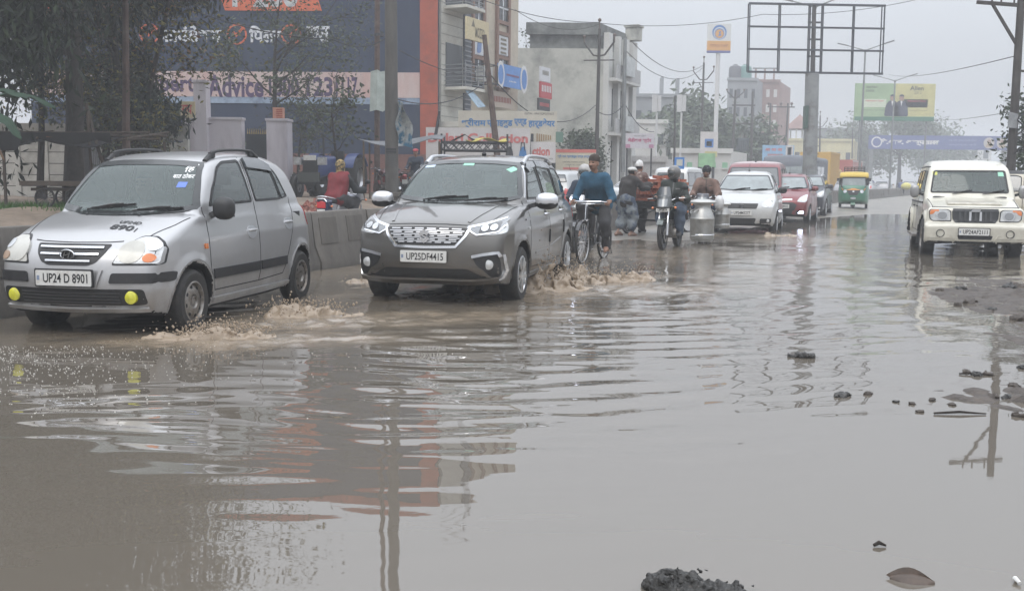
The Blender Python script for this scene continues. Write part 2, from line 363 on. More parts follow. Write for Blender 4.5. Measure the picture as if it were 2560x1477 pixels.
class Car:
 def __init__(s,name,label,loc,head,L,low,up,plan,dw,upw,uptap,wheels,pmat,bowf=.2,bowr=.12,crown=.1,hcrown=.05,h=.024,arch=None,round_=.05,upround=.07,join=.02,flare=0.,cat='car',archr=None,z=0.):
  s.L=L;xf=L/2;s.xf=xf
  hd=R(head);s.root=thing(name,label,cat,(loc[0],loc[1],z),math.atan2(-math.cos(hd),-math.sin(hd)))
  s.wheels=wheels;s.pm=pmat;s.holes=[];s.patches=0
  TL=Table2(low);TU=Table2(up) if up else None
  pu,pw=zip(*plan);dz,dd=zip(*dw);uz,uw=zip(*upw);tu,tt=zip(*uptap)
  wu,wr,wx=wheels['u'],wheels['r'],wheels.get('arch',wheels['r']+.055)
  def f(P):
   x,y,zz=P[:,0],np.abs(P[:,1]),P[:,2];u=xf-x
   k=np.where(u<L*.35,np.minimum(1,(L*.35-u)/(L*.2)),0)*bowf - np.where(u>L*.65,np.minimum(1,(u-L*.65)/(L*.2)),0)*bowr
   ue=u-k*y*y*1.0
   w=np.interp(u,pu,pw)-np.interp(zz,dz,dd)
   if flare:
    for a in wu:
     dist=np.hypot(u-a,zz-wr);w=w+flare*np.clip(1-np.abs(dist-wx)/.09,0,1)
   a=smax(TL(ue,zz+hcrown*y*y),(y-w)*.97,round_)
   if TU is not None:
    b=smax(TU(ue,zz+crown*y*y),(y-np.interp(zz,uz,uw)+np.interp(u,tu,tt))*.92,upround)
    a=smin(a,b,join)
   for c in wu:
    cy=smax(np.hypot(u-c,zz-wr)-wx,(np.interp(u,pu,pw)-.30)-y,.01);a=smax(a,-cy,.012)
   return a
  s.f=f;top=max(p[1] for p in (up or low))+.06;W=max(pw)+flare+.05
  V,Q=surface(f,(-xf-.12,-W,.08),(xf+.1,W,top),h)
  s.V,s.Q=V,Q;s.bvh=BVHTree.FromPolygons([tuple(v) for v in V],[tuple(q) for q in Q])
  s.N=np.cross(V[Q[:,1]]-V[Q[:,0]],V[Q[:,2]]-V[Q[:,0]]);s.N /= np.linalg.norm(s.N,axis=1)[:,None]+1e-12
  s.C=V[Q].mean(1);s.W=W;s.top=top
 # -- projection of flat outlines on to the body
 def hit(s,a,b,proj):
  if proj=='front':o,d=Vector((s.xf+3,a,b)),Vector((-1,0,0))
  elif proj=='rear':o,d=Vector((-s.xf-3,a,b)),Vector((1,0,0))
  elif proj=='left':o,d=Vector((s.xf-a,4,b)),Vector((0,-1,0))
  elif proj=='right':o,d=Vector((s.xf-a,-4,b)),Vector((0,1,0))
  else:o,d=Vector((s.xf-a,b,4)),Vector((0,0,-1))
  h=s.bvh.ray_cast(o,d)
  if h[0] is None:
   p=o+d*(4 if proj in ('left','right') else 3.2);h=s.bvh.find_nearest(p)
   return h[0],(h[1] if h[1].dot(d)<0 else -h[1]) 
  n=h[1]
  return h[0],(n if n.dot(d)<0 else -n)
 def key(s,proj,C):
  if proj in ('front','rear'):return C[:,1:3]
  if proj in ('left','right'):return np.stack([s.xf-C[:,0],C[:,2]],1)
  return np.stack([s.xf-C[:,0],C[:,1]],1)
 def patch(s,name,poly,proj,m,off=.005,res=.05,skirt=.012,holes=(),parent=None,flat=False,lab=None):
  loops=[poly]+list(holes);pts=[];edges=[]
  for lp in loops:
   st=len(pts)
   for i in range(len(lp)):
    a=np.array(lp[i],float);b=np.array(lp[(i+1) % len(lp)],float);n=max(1,int(np.ceil(np.linalg.norm(b-a)/res)))
    for k in range(n):pts.append(tuple(a+(b-a)*k/n))
   edges+=[(i,i+1 if i+1<len(pts) else st) for i in range(st,len(pts))]
  nb=len(pts);A=np.array(pts);lo,hi=A.min(0),A.max(0)
  gx,gy=np.meshgrid(np.arange(lo[0]+res/2,hi[0],res),np.arange(lo[1]+res/2,hi[1],res));G=np.stack([gx.ravel(),gy.ravel()],1)
  if len(G):
   d=poly_sdf(loops[0],G)
   for hl in loops[1:]:d=np.maximum(d,-poly_sdf(hl,G))
   G=G[d<-res*.35];pts+=[tuple(g) for g in G]
  r=delaunay_2d_cdt([Vector(p) for p in pts],edges,[],2 if holes else 1,1e-5)
  pv,_,pf=r[0],r[1],r[2]
  vs=[];ns=[]
  for p in pv:
   q,n=s.hit(p.x,p.y,proj);vs.append(q);ns.append(n)
  out=[q+n*off for q,n in zip(vs,ns)]
  fs=[tuple(f) for f in pf]
  if holes:
   cc=np.array([np.mean([tuple(pv[i]) for i in f],axis=0) for f in pf]);kp=np.ones(len(fs),bool)
   for hl in holes:kp &= ~(poly_sdf(hl,cc)<0)
   fs=[f for f,k in zip(fs,kp) if k];pf=fs
  # skirt along the free edges
  cnt={}
  for f in fs:
   for i in range(len(f)):e=(f[i],f[(i+1) % len(f)]);k=(min(e),max(e));cnt.setdefault(k,[]).append(e)
  base={}
  for k,e in cnt.items():
   if len(e)==1:
    a,b=e[0]
    for v in (a,b):
     if v not in base:base[v]=len(out);out.append(vs[v]-ns[v]*skirt)
    fs.append((b,a,base[a],base[b]))
  me=mesh_from(out,fs,m,None,True,40)
  bm=bmesh.new();bm.from_mesh(me);bmesh.ops.recalc_face_normals(bm,faces=bm.faces);bm.to_mesh(me);bm.free()
  # make the shell face outward
  ref=ns[0];d=sum((p.normal.dot(ns[0]) for p in list(me.polygons)[:len(pf)]))
  if d<0:me.flip_normals()
  o=link_mesh(name,me,parent or s.root)
  if lab:o['label']=lab
  return o
 def strip(s,name,line,w,proj,m,off=.006,res=.05,skirt=.01,parent=None,closed=False):
  P=[Vector(p) for p in line];D=[]
  for i in range(len(P)-1):
   n=max(1,int(math.ceil((P[i+1]-P[i]).length/res)));D+=[P[i].lerp(P[i+1],k/n) for k in range(n)]
  D.append(P[-1]);vs=[];fs=[]
  for i,p in enumerate(D):
   t=(D[min(i+1,len(D)-1)]-D[max(i-1,0)]).normalized();nn=Vector((-t.y,t.x))*w/2
   qa,na=s.hit(*(p+nn),proj);qb,nb_=s.hit(*(p-nn),proj)
   vs+=[qa-na*skirt,qa+na*off,qb+nb_*off,qb-nb_*skirt]
  for i in range(len(D)-1):
   for k in range(3):fs.append((4*i+k,4*i+k+1,4*i+4+k+1,4*i+4+k))
  fs+=[(0,1,2,3),tuple(4*(len(D)-1)+k for k in (3,2,1,0))]
  me=mesh_from(vs,fs,m,None,True,40);bm=bmesh.new();bm.from_mesh(me);bmesh.ops.recalc_face_normals(bm,faces=bm.faces);bm.to_mesh(me);bm.free()
  return link_mesh(name,me,parent or s.root)
 def lines(s,name,many,w,proj,m,off=.002,parent=None):
  """several shut lines as one mesh"""
  obs=[s.strip(name,l,w,pr,m,off,parent=parent) for l,pr in many]
  a=obs[0];bm=bmesh.new()
  for o in obs:bm.from_mesh(o.data)
  bm.to_mesh(a.data);bm.free()
  for o in obs[1:]:bpy.data.objects.remove(o)
  return a
 def window(s,name,poly,proj,gm,border=.03,bm_=None,cut=True,border2=None):
  """glass with a dark border; the body behind it is opened"""
  P=np.asarray(poly);
  if cut:s.holes.append((P,proj,border*.5))
  pts=[Vector(p) for p in poly];n=len(pts)
  ar=sum(pts[i-1].x*pts[i].y-pts[i].x*pts[i-1].y for i in range(n));sg=1 if ar>0 else -1
  inner=[]
  for i in range(n):
   a,b,c=pts[i-1],pts[i],pts[(i+1) % n];t1=(b-a).normalized();t2=(c-b).normalized()
   n1=Vector((-t1.y,t1.x))*sg;n2=Vector((-t2.y,t2.x))*sg;q=(n1+n2);q /= max(.6,q.dot(n1)) if q.length>1e-6 else 1
   inner.append(tuple(b+q*border))
  g=s.patch(name,poly,proj,gm,.004,.05,.004)
  s.patch('window_seal',poly,proj,bm_ or M_FRIT,.008,.05,.012,[inner],parent=g)
  return g
 def finish(s,extra=None,bodyname='body',inner=None):
  keep=np.ones(len(s.Q),bool)
  for P,proj,b in s.holes:
   K=s.key(proj,s.C);d=poly_sdf(P,K)<-b
   n=s.N;sel={'front':n[:,0]>.1,'rear':n[:,0]<-.1,'left':(n[:,1]>.2) & (s.C[:,1]>0),'right':(n[:,1]<-.2) & (s.C[:,1]<0),'top':n[:,2]>.2}[proj]
   keep &= ~(d & sel)
  Q=s.Q[keep];C=s.C[keep];N=s.N[keep];fm=np.zeros(len(Q),int)
  u=s.xf-C[:,0];wh=s.wheels
  for a in wh['u']:
   d=np.hypot(u-a,C[:,2]-wh['r']);inw=((u-a)*N[:,0]-(C[:,2]-wh['r'])*N[:,2])/np.maximum(d,.02);fm[(d<wh.get('arch',wh['r']+.055)+.02) & ((inw>.45) | (np.abs(C[:,1])<s.W-.24))]=1
  fm[(N[:,2]<-.6) & (C[:,2]<.34)]=1
  mats=[s.pm,M_WELL]
  if extra:mats,fm=extra(mats,fm,u,C,N)
  me=mesh_from(s.V,Q,mats,fm,True)
  return link_mesh(bodyname,me,s.root)
 def wheel_set(s,kind='steel',rimm=None,tw=.17,inset=.0,rim=None):
  wh=s.wheels;r=wh['r'];ri=rim or r*.63;rimm=rimm or M_STEEL
  t=MB();Mx=Matrix(((1,0,0,0),(0,0,1,0),(0,-1,0,0),(0,0,0,1)))    # local z -> +y
  w=tw/2
  t.lathe([(ri-.01,-w),(ri+.02,-w-.005),(r-.035,-w-.008),(r-.008,-w+.012),(r,-w+.035),(r,w-.035),(r-.008,w-.012),(r-.035,w+.008),(ri+.02,w+.005),(ri-.01,w)],M_TYRE,36,Mx)
  d=MB()
  d.lathe([(ri,w+.002),(ri-.012,w+.006),(ri-.022,w-.012),(ri-.03,w-.05)],rimm,30,Mx)
  if kind=='steel':
   d.lathe([(ri-.026,w-.03),(ri*.78,w-.022),(ri*.62,w-.004),(ri*.36,w-.002),(ri*.30,w-.025),(ri*.2,w-.03),(ri*.19,w-.012),(0.001,w-.008)],rimm,30,Mx)
   for k in range(8):
    a=2*math.pi*k/8;d.lathe([(.001,0),(ri*.085,0),(ri*.1,-.004)],M_WELL,8,Matrix.Translation((ri*.7*math.cos(a),w-.007,ri*.7*math.sin(a))) @ Mx)
   for k in range(4):
    a=2*math.pi*(k+.5)/4;d.lathe([(.012,-.01),(.012,.006),(.001,.008)],M_CHROME,6,Matrix.Translation((ri*.25*math.cos(a),w-.02,ri*.25*math.sin(a))) @ Mx)
  else:
   d.lathe([(ri-.02,w-.07),(.001,w-.07)],M_WELL,24,Mx)
   for k in range(10):
    a=2*math.pi*(k//2)/5+(.2 if k % 2 else -.2);a2=2*math.pi*(k//2)/5+(.07 if k % 2 else -.07)
    d.beam((ri*.2*math.cos(a2),w-.012,ri*.2*math.sin(a2)),(ri*.95*math.cos(a),w-.004,ri*.95*math.sin(a)),.032,.03,rimm,(0,1,0))
   d.lathe([(ri*.28,w-.04),(ri*.27,w-.004),(ri*.2,w),(.001,w+.002)],rimm,20,Mx)
  first=None
  for a in wh['u']:
   for sd in (1,-1):
    if first is None:
     o=t.build('wheel',s.root);d.build('rim',o);first=o
    else:
     o=first.copy();COL.objects.link(o)
     c=first.children[0].copy();COL.objects.link(c);c.parent=o
    o.location=(s.xf-a,sd*(wh['t']),r);o.rotation_euler=(0,0.3*a,0) if sd>0 else (0,.5*a,math.pi)
    if a==wh['u'][0] and wh.get('steer'):o.rotation_euler.z+=wh['steer']
  bpy.context.view_layer.update()
 def plate(s,text,yc,zc,w=.5,h=.12,proj='front',bold=.02,frame=True,off=.03,blur=False):
  q,n=s.hit(yc,zc,proj);x=q.x+off*(1 if proj=='front' else -1)
  b=MB();M=frame_M((x,yc,zc),(0,1 if proj=='front' else -1,0))
  b.prism(rnd([(-w/2,-h/2),(w/2,-h/2),(w/2,h/2),(-w/2,h/2)],.012),-.012,0,M_PLATE,M)
  if frame:
   b.prism(rnd([(-w/2-.012,-h/2-.012),(w/2+.012,-h/2-.012),(w/2+.012,h/2+.012),(-w/2-.012,h/2+.012)],.014),-.018,-.003,M_BLACK,M)
  o=b.build('number_plate',s.root);t=MB();lettering(t,text,h*.62,w*.8,M_INK,M @ Matrix.Translation((w*.035,0,0)),.002,bold)
  t.box(M @ Vector((-w*.455,0,.001)),(.002,w*.045,h*.3),mat('plate_blue',(.2,.25,.35),.5))
  t.build('lettering',o);b2=MB();b2.box((x-.03 if proj=='front' else x+.03,yc,zc),(.05,w*.5,h*.6),M_BLACK);b2.build('plate_bracket',o)
  return o
 def mirror(s,u,y,z,m,size=(.09,.12,.085),cap=None,black=None,side=1):
  b=MB();x=s.xf-u
  V,Q=surface(lambda P:smax((np.sqrt(((P[:,0]-.0)/size[0])**2+(np.abs(P[:,1])/size[1])**2.6+(np.abs(P[:,2])/size[2])**2.6)-1)*min(size),-(P[:,0]+size[0]*.55),.01),[-q*1.3 for q in size],[q*1.3 for q in size],.012)
  C=V[Q].mean(1);fm=np.zeros(len(Q),int);mats=[m]
  if black:mats.append(black);fm[C[:,2]<-size[2]*.28]=1
  o=link_mesh('wing_mirror',mesh_from(V,Q,mats,fm),s.root,(x,side*y,z))
  b.box((-size[0]*.57,0,0),(.006,size[1]*1.55,size[2]*1.5),M_MIRR);b.build('mirror_glass',o)
  q,n=s.hit(u-.02,z-.06,'left');a=MB();a.beam((-.01,-side*size[1]*.6,-.03),((s.xf-u+.02)-x,side*(q.y-y),-.065),.05,.045,M_BLACK,(1,0,0));a.build('mirror_arm',o)
  return o
 def decal_text(s,body,size,width,c,proj,m,parent=None,off=.004,rot=0.,bold=.02,name='lettering',flip=False):
  V,Fs=text_mesh(body,size,width,bold);ca,sa=math.cos(rot),math.sin(rot);vs=[]
  for x,y in V:
   x,y=x*ca-y*sa,x*sa+y*ca
   if proj=='front':a,b=c[0]+x,c[1]+y
   elif proj=='rear':a,b=c[0]-x,c[1]+y
   elif proj=='left':a,b=c[0]+x*-1,c[1]+y
   elif proj=='right':a,b=c[0]+x,c[1]+y
   else:a,b=c[0]+y,c[1]+x
   q,n=s.hit(a,b,proj);vs.append(q+n*off)
  return link_mesh(name,mesh_from(vs,Fs,m,None,False),parent or s.root)
 def handle(s,u,z,m,w=.17,side='left',chrome=False,recess=True):
  sg=1 if side=='left' else -1;q,n=s.hit(u,z,side);o=None
  if recess:s.patch('handle_recess',[(u+w*.42*math.cos(t),z+.05*math.sin(t)) for t in np.linspace(0,2*math.pi,14)[:-1]],side,M_SILVER if chrome else M_SEAM,.002,.04,.002)
  b=MB();y=q.y+sg*.022;x=s.xf-u
  b.tube([(x+w/2,y-sg*.022,z-.004),(x+w*.36,y,z),(x-w*.36,y,z),(x-w/2,y-sg*.022,z-.004)],.013,m,8);return b.build('door_handle',s.root)
 def wiper(s,p,q,proj='front',park=0.):
  a,n=s.hit(*p,proj);c,n2=s.hit(*q,proj);b=MB()
  a=a+n*.025;c=c+n2*.02;mid=(a+c)/2+n*.02
  b.tube([a,mid,(mid+c)/2+n*.005],.008,M_BLACK,6);d=(c-a)
  b.beam(a.lerp(c,.1)+n*.004,c,.014,.02,M_BLACK,n);return b.build('wiper',s.root)
 def rail(s,u0,u1,y,m,foot=None,h=.06,r=.014,side=1):
  b=MB();P=[]
  for k in range(9):
   t=k/8;u=u0+(u1-u0)*t;q,n=s.hit(u,side*y,'top');lift=h*min(1,math.sin(math.pi*min(max(t,0.02),.98))*2.4) if 0<k<8 else 0.
   P.append((q.x,q.y,q.z+lift))
  b.tube(P,[r*1.7,r*1.2]+[r]*5+[r*1.2,r*1.7],m,8)
  for k in (1,7):
   p=P[k];b.box((p[0],p[1],p[2]-h*.4),(.09,r*2,h*.8),foot or m)
  return b.build('roof_rail',s.root)
 def seats(s,rows,z,seatm=None,dash=None,wheel_side=-1,width=.5):
  for u,ys in rows:
   for y,w in ys:
    b=MB();x=s.xf-u;m=seatm or M_SEAT
    V,Q=surface(lambda P:smin(smax(np.maximum(np.abs(P[:,0]-.2)-.25,np.abs(P[:,2]-.22)-.09),np.abs(P[:,1])-w/2,.08),smax(np.maximum(np.abs(P[:,0]+.07+.24*(P[:,2]-.3))-.07,np.abs(P[:,2]-.52)-.32),np.abs(P[:,1])-w/2+.06*np.clip(P[:,2]-.5,0,1),.1),.06),(-.45,-w/2-.1,0),(.55,w/2+.1,1.0),.035)
    o=link_mesh('seat',mesh_from(V,Q,m),s.root,(x,y,z))
    for hy in ([0] if w<.7 else [-w*.28,w*.28]):
     hb=MB();hb.box((-.19,hy,.98),(.09,.24,.17),m);hb.box((-.18,hy,.87),(.02,.1,.1),M_BLACK);hb.build('headrest',o)
  if dash:
   u,zt,w=dash;x=s.xf-u;b=MB()
   V,Q=surface(lambda P:smax(np.maximum(np.abs(P[:,0])-.22,np.abs(P[:,2])-.16)+.3*np.clip(P[:,0],0,1),np.abs(P[:,1])-w,.09),(-.4,-w-.1,-.3),(.4,w+.1,.3),.035)
   o=link_mesh('dashboard',mesh_from(V,Q,M_DASH),s.root,(x,0,zt-.15))
   sw=MB();n=20;c=Vector((-.36,wheel_side*w*.52,.07));e1=Vector((0,1,0));e2=Vector((-.45,0,.9)).normalized()
   sw.tube([c+(e1*math.cos(2*math.pi*k/n)+e2*math.sin(2*math.pi*k/n))*.185 for k in range(n+1)],.017,M_BLACK,7,False)
   sw.tube([c-e1*.18,c,c+e1*.18],.02,M_BLACK,6);sw.tube([c,c-e2*.18],.02,M_BLACK,6);sw.tube([c,c+Vector((.25,0,-.12))],.03,M_BLACK,6)
   sw.build('steering_wheel',o)
 def floor(s,u0,u1,w,z0,z1):
  b=MB();x0,x1=s.xf-u0,s.xf-u1
  b.box(((x0+x1)/2,0,z0),(abs(x0-x1),2*w,.04),M_DASH);b.build('cabin_floor',s.root)
  b=MB()
  for sd in (1,-1):b.box(((x0+x1)/2,sd*w,(z0+z1)/2),(abs(x0-x1)*.96,.03,z1-z0),M_DASH)
  b.build('door_lining',s.root)
def mirror_poly(p):return [(-a,b) for a,b in reversed(p)]
# ================================================================== ground, roads, water
_my=np.array([-30,0,8,9.2,14.2,20,30,50,70,106,190,420],float)
_mx_=np.array([-17.5,-7.6,-5.1,-4.68,-2.84,-.2,4.6,14.8,24.9,43.2,86,203],float)
def XM(Y):
 """the line of concrete blocks between the carriageways"""
 Y=np.asarray(Y,float);a=0
 for d in (-2,-1,0,1,2):a=a+np.interp(Y+d*1.2,_my,_mx_)/5
 return a
def sst(a,b,x):t=np.clip((np.asarray(x,float)-a)/(b-a),0,1);return t*t*(3-2*t)
_gn=Noise3(11,1.1,12,4);_gf=Noise3(12,6,12,3);_gl=Noise3(13,.35,10,2);_gh=Noise3(14,26,14,2)
PATCH=[(gp(2500,735),1.2,.7,.05),(gp(2330,1005),1.0,.34,.004),(gp(2480,985),.7,.3,.012),(gp(2560,1390),.4,.4,.02),(gp(2590,1240),.3,.3,.01),(gp(2580,760),.8,1.0,.06)]
def GZ(X,Y):
 """height of the ground; the flood stands at 0"""
 X=np.asarray(X,float);Y=np.asarray(Y,float);d=X-XM(Y)
 P=np.stack([X.ravel(),Y.ravel(),0*X.ravel()],1);n=_gn(P).reshape(X.shape);nf=_gf(P).reshape(X.shape);nl=_gl(P).reshape(X.shape);nh=_gh(P).reshape(X.shape)
 left=.03+.62*sst(5.5,9.5,-d)*(1-.6*sst(45,80,Y))+.03*n*sst(4,7,-d)+.006*nf*sst(4,7,-d)
 road=-.10+.115*sst(18.5,23,Y)*(1-sst(2.6,4.6,d))+.13*sst(36,47,Y+.5*d)+.006*n
 shore=11.6+.14*np.clip(Y-6,0,40)
 right=road+(.25+.0*Y)*sst(shore-2.2,shore+2.0,d)+.035*nl*sst(shore-3.5,shore,d)
 right=right+sst(7.9,9.5,d)*(1-sst(13,16,Y))*(.088+.018*nf+.018*nh+.014*nl)
 for c,rx,ry,a in PATCH:
  e=np.exp(-(((X-c.x)/rx)**2+((Y-c.y)/ry)**2)**1.5);right=right+e*(.034+a*.4+.008*nf+.012*nh)
 right=np.where((Y<17) & (right>0),right*.32,right)
 return np.where(d<0,left,right)
def strip_grid(name,d0,d1,nd,ys,m,kind='structure',zoff=0.,lab=None):
 ys=np.asarray(ys,float);dd=np.linspace(d0,d1,nd);Yg,Dg=np.meshgrid(ys,dd,indexing='ij');Xg=XM(Yg)+Dg;Z=GZ(Xg,Yg)+zoff
 V=np.stack([Xg,Yg,Z],-1).reshape(-1,3);i=np.arange(len(ys)-1)[:,None]*nd+np.arange(nd-1)[None];Q=np.stack([i,i+1,i+nd+1,i+nd],-1).reshape(-1,4)
 o=link_mesh(name,mesh_from(V,Q,m),None);o['kind']=kind;return o
M_ASPH=mat('wet_road',(.15,.142,.13),.34,var=.3,vscale=1.2,bump=.25,bscale=60,dirt=(.235,.21,.178),dscale=.6,dlo=.35,dhi=.65)
M_DIRT=mat('trodden_earth',(.20,.155,.115),.8,var=.35,vscale=2.5,bump=.6,bscale=9,dirt=(.30,.24,.19),dscale=.5)
M_MUD=mat('wet_mud',(.055,.043,.034),.62,var=.5,vscale=9,bump=1.,bscale=30,dirt=(.06,.052,.045),dscale=16,dlo=.56,dhi=.66)
yy=np.concatenate([np.arange(-12,2,1.),np.arange(2,14,.05),np.arange(14,16,.1),np.arange(16,50,.4),np.arange(50,130,2.),np.arange(130,421,12.)])
yl=np.concatenate([np.arange(-12,6,1.),np.arange(6,46,.22),np.arange(46,130,2.),np.arange(130,421,12.)])
strip_grid('road',.02,6.4,50,yy,M_ASPH)
strip_grid('muddy_verge',6.4,16.5,200,yy,M_MUD);strip_grid('ground_beyond_the_verge',16.5,90,30,yl,M_DIRT)
strip_grid('far_carriageway',-6.4,-.02,22,yl,M_ASPH);strip_grid('earth_bank',-30,-6.4,100,yl,M_DIRT);strip_grid('earth_ground',-160,-30,14,yl,M_DIRT)
b=MB();b.box((60,180,-1.0),(1100,1000,.4),M_DIRT);o=b.build('ground');o['kind']='structure'
# ---- the flood
def water_material():
 m=bpy.data.materials.new('flood_water');m.use_nodes=True;nt=m.node_tree;b=nt.nodes['Principled BSDF'];N=nt.nodes.new
 at_=N('ShaderNodeAttribute');at_.attribute_name='churn';tc=N('ShaderNodeTexCoord')
 nz=N('ShaderNodeTexNoise');nz.inputs['Scale'].default_value=2.2;nz.inputs['Detail'].default_value=8;nz.inputs['Roughness'].default_value=.7;nt.links.new(tc.outputs['Object'],nz.inputs[0])
 ad=N('ShaderNodeMath');ad.operation='MULTIPLY_ADD';nt.links.new(nz.outputs[0],ad.inputs[0]);ad.inputs[1].default_value=1.6;ad.inputs[2].default_value=-.35
 ml=N('ShaderNodeMath');ml.operation='MULTIPLY';ml.use_clamp=True;nt.links.new(ad.outputs[0],ml.inputs[0]);nt.links.new(at_.outputs['Fac'],ml.inputs[1])
 mx=N('ShaderNodeMix');mx.data_type='RGBA';mx.inputs['A'].default_value=(.122,.106,.086,1);mx.inputs['B'].default_value=(.29,.225,.155,1);nt.links.new(ml.outputs[0],mx.inputs['Factor']);nt.links.new(mx.outputs['Result'],b.inputs['Base Color'])
 mr=N('ShaderNodeMath');mr.operation='MULTIPLY_ADD';nt.links.new(ml.outputs[0],mr.inputs[0]);mr.inputs[1].default_value=.40;mr.inputs[2].default_value=.018;nt.links.new(mr.outputs[0],b.inputs['Roughness'])
 b.inputs['IOR'].default_value=2.0;b.inputs['Specular IOR Level'].default_value=.5
 mp=N('ShaderNodeMapping');mp.inputs['Scale'].default_value=(.55,1.0,1);nt.links.new(tc.outputs['Object'],mp.inputs[0])
 n2=N('ShaderNodeTexNoise');n2.inputs['Scale'].default_value=9;n2.inputs['Detail'].default_value=3;nt.links.new(mp.outputs[0],n2.inputs[0])
 bp=N('ShaderNodeBump');bp.inputs['Distance'].default_value=.01;nt.links.new(n2.outputs[0],bp.inputs['Height'])
 a2=N('ShaderNodeAttribute');a2.attribute_name='chop';nt.links.new(a2.outputs['Fac'],bp.inputs['Strength']);nt.links.new(bp.outputs[0],b.inputs['Normal'])
 return m
WAKES=[]          # (x, y, radius x, radius y, strength) of churned water; filled from the vehicles' places
def flood(wakes):
 ys=[2.0]
 while ys[-1]<50:ys.append(ys[-1]+max(.022,.0046*ys[-1]*(ys[-1]/10 if ys[-1]>10 else 1)))
 ys=np.array(ys);nd=330;dd=np.linspace(.05,17.5,nd);Y,D=np.meshgrid(ys,dd,indexing='ij');X=XM(Y)+D
 rs=np.random.RandomState(3);Z=np.zeros_like(X)
 warp=Noise3(21,.7,10,2)(np.stack([X.ravel(),Y.ravel(),0*X.ravel()],1)).reshape(X.shape);w2=Noise3(22,1.6,10,2)(np.stack([X.ravel(),Y.ravel(),0*X.ravel()],1)).reshape(X.shape)
 # long-crested ripples running out from the wading cars
 amp=.0019*sst(3.6,6.0,Y-.22*(X+1.5))*(1-sst(.2,3.6,X-.35*(Y-6)))*(1-sst(9,14,Y))+.00035
 amp *= np.clip(.7+.55*warp+.35*w2,.05,1.7)
 for k in range(16):
  lam=rs.uniform(.10,.46);th=R(90+rs.normal(8,14));a=lam/.45*rs.uniform(.5,1.0)
  ph=2*math.pi/lam*(X*math.cos(th)+Y*math.sin(th)+.16*warp+.04*w2)+rs.uniform(0,6.28);s=np.sin(ph);Z+=amp*a*.36*(s+.35*s*np.abs(s))
 # cross chop behind the traffic
 chop=.0052*sst(6.8,10.5,Y+.35*X)*(1-.62*sst(20,34,Y))*(1-.55*sst(6.5,10,X-.3*(Y-12)))+.0012*(1-sst(-3.4,-1.5,X))*sst(5.6,7,Y)
 for k in range(26):
  lam=rs.uniform(.13,.8)*(1+Y*.018);th=rs.uniform(0,math.pi);a=rs.uniform(.3,1.0)
  Z+=chop*a*.19*np.minimum(lam/.5,1.3)*np.sin(2*math.pi/lam*(X*math.cos(th)+Y*math.sin(th)+.1*w2)+rs.uniform(0,6.28))
 churn=np.zeros_like(X)
 for (x,y,rx,ry,st,tilt) in wakes:
  c,s=math.cos(tilt),math.sin(tilt);u=(X-x)*c+(Y-y)*s;v=-(X-x)*s+(Y-y)*c;e=np.exp(-((u/rx)**2+(v/ry)**2));churn=np.maximum(churn,st*e)
 churn=np.maximum(churn,.42*sst(10.5,15,Y)*(1-sst(6.0,9.0,D))*(1-sst(24,32,Y))*np.clip(.75+.5*w2,.2,1.2))
 nz=Noise3(23,20,14,3)(np.stack([X.ravel(),Y.ravel(),0*X.ravel()],1)).reshape(X.shape)
 Z+=churn**1.5*(.008*nz+.004)
 V=np.stack([X,Y,Z],-1).reshape(-1,3);n=len(ys);i=np.arange(n-1)[:,None]*nd+np.arange(nd-1)[None];Q=np.stack([i,i+1,i+nd+1,i+nd],-1).reshape(-1,4)
 me=mesh_from(V,Q,water_material());a=me.attributes.new('churn','FLOAT','POINT');a.data.foreach_set('value',np.clip(churn*1.5,0,1).ravel().astype(np.float32))
 a=me.attributes.new('chop','FLOAT','POINT');a.data.foreach_set('value',np.clip(.015+chop*48+churn*.7,0,1).ravel().astype(np.float32))
 o=link_mesh('flood_water',me);o['kind']='structure'
# ---- the concrete blocks of the median
M_CONC=mat('road_block_concrete',(.135,.123,.108),.8,var=.25,vscale=3,bump=.4,bscale=25,dirt=(.085,.078,.07),dscale=2.2,dlo=.42,dhi=.68,stretch=(1,1,.35))
def median():
 prof=[(-.26,-.15),(.26,-.15),(.26,.10),(.16,.34),(.10,.80),(.085,.82),(-.085,.82),(-.10,.80),(-.16,.34),(-.26,.10)]
 b=MB();L=1.46;M=Matrix(((0,0,1,0),(1,0,0,0),(0,1,0,0),(0,0,0,1)))
 b.prism(prof,-L/2,L/2,M_CONC,M)
 for x in (-.36,.36):b.prism([(p[0]*1.0,p[1]) for p in [(-.15,.36),(.15,.36),(.108,.74),(-.108,.74)]],x-.22,x+.22,M_CONC,M @ Matrix.Scale(1.12,4,(1,0,0)))
 first=None;y=5.2;k=0
 while y<118:
  t=Vector((float(XM(y+.5)-XM(y-.5)),1,0));a=math.atan2(t.y,t.x);x=float(XM(y))-.28
  if first is None:o=first=b.build('road_block')
  else:o=first.copy();COL.objects.link(o)
  o.location=(x,y,0);o.rotation_euler=(R(random.Random(k).uniform(-1,1)),R(random.Random(k+50).uniform(-.8,.8)),a+R(random.Random(k+9).uniform(-1.2,1.2)))
  tag(o,'weathered grey concrete divider block in the row along the middle of the road','road block','concrete divider blocks along the median')
  y+=1.5*t.y/t.length;k+=1
median()
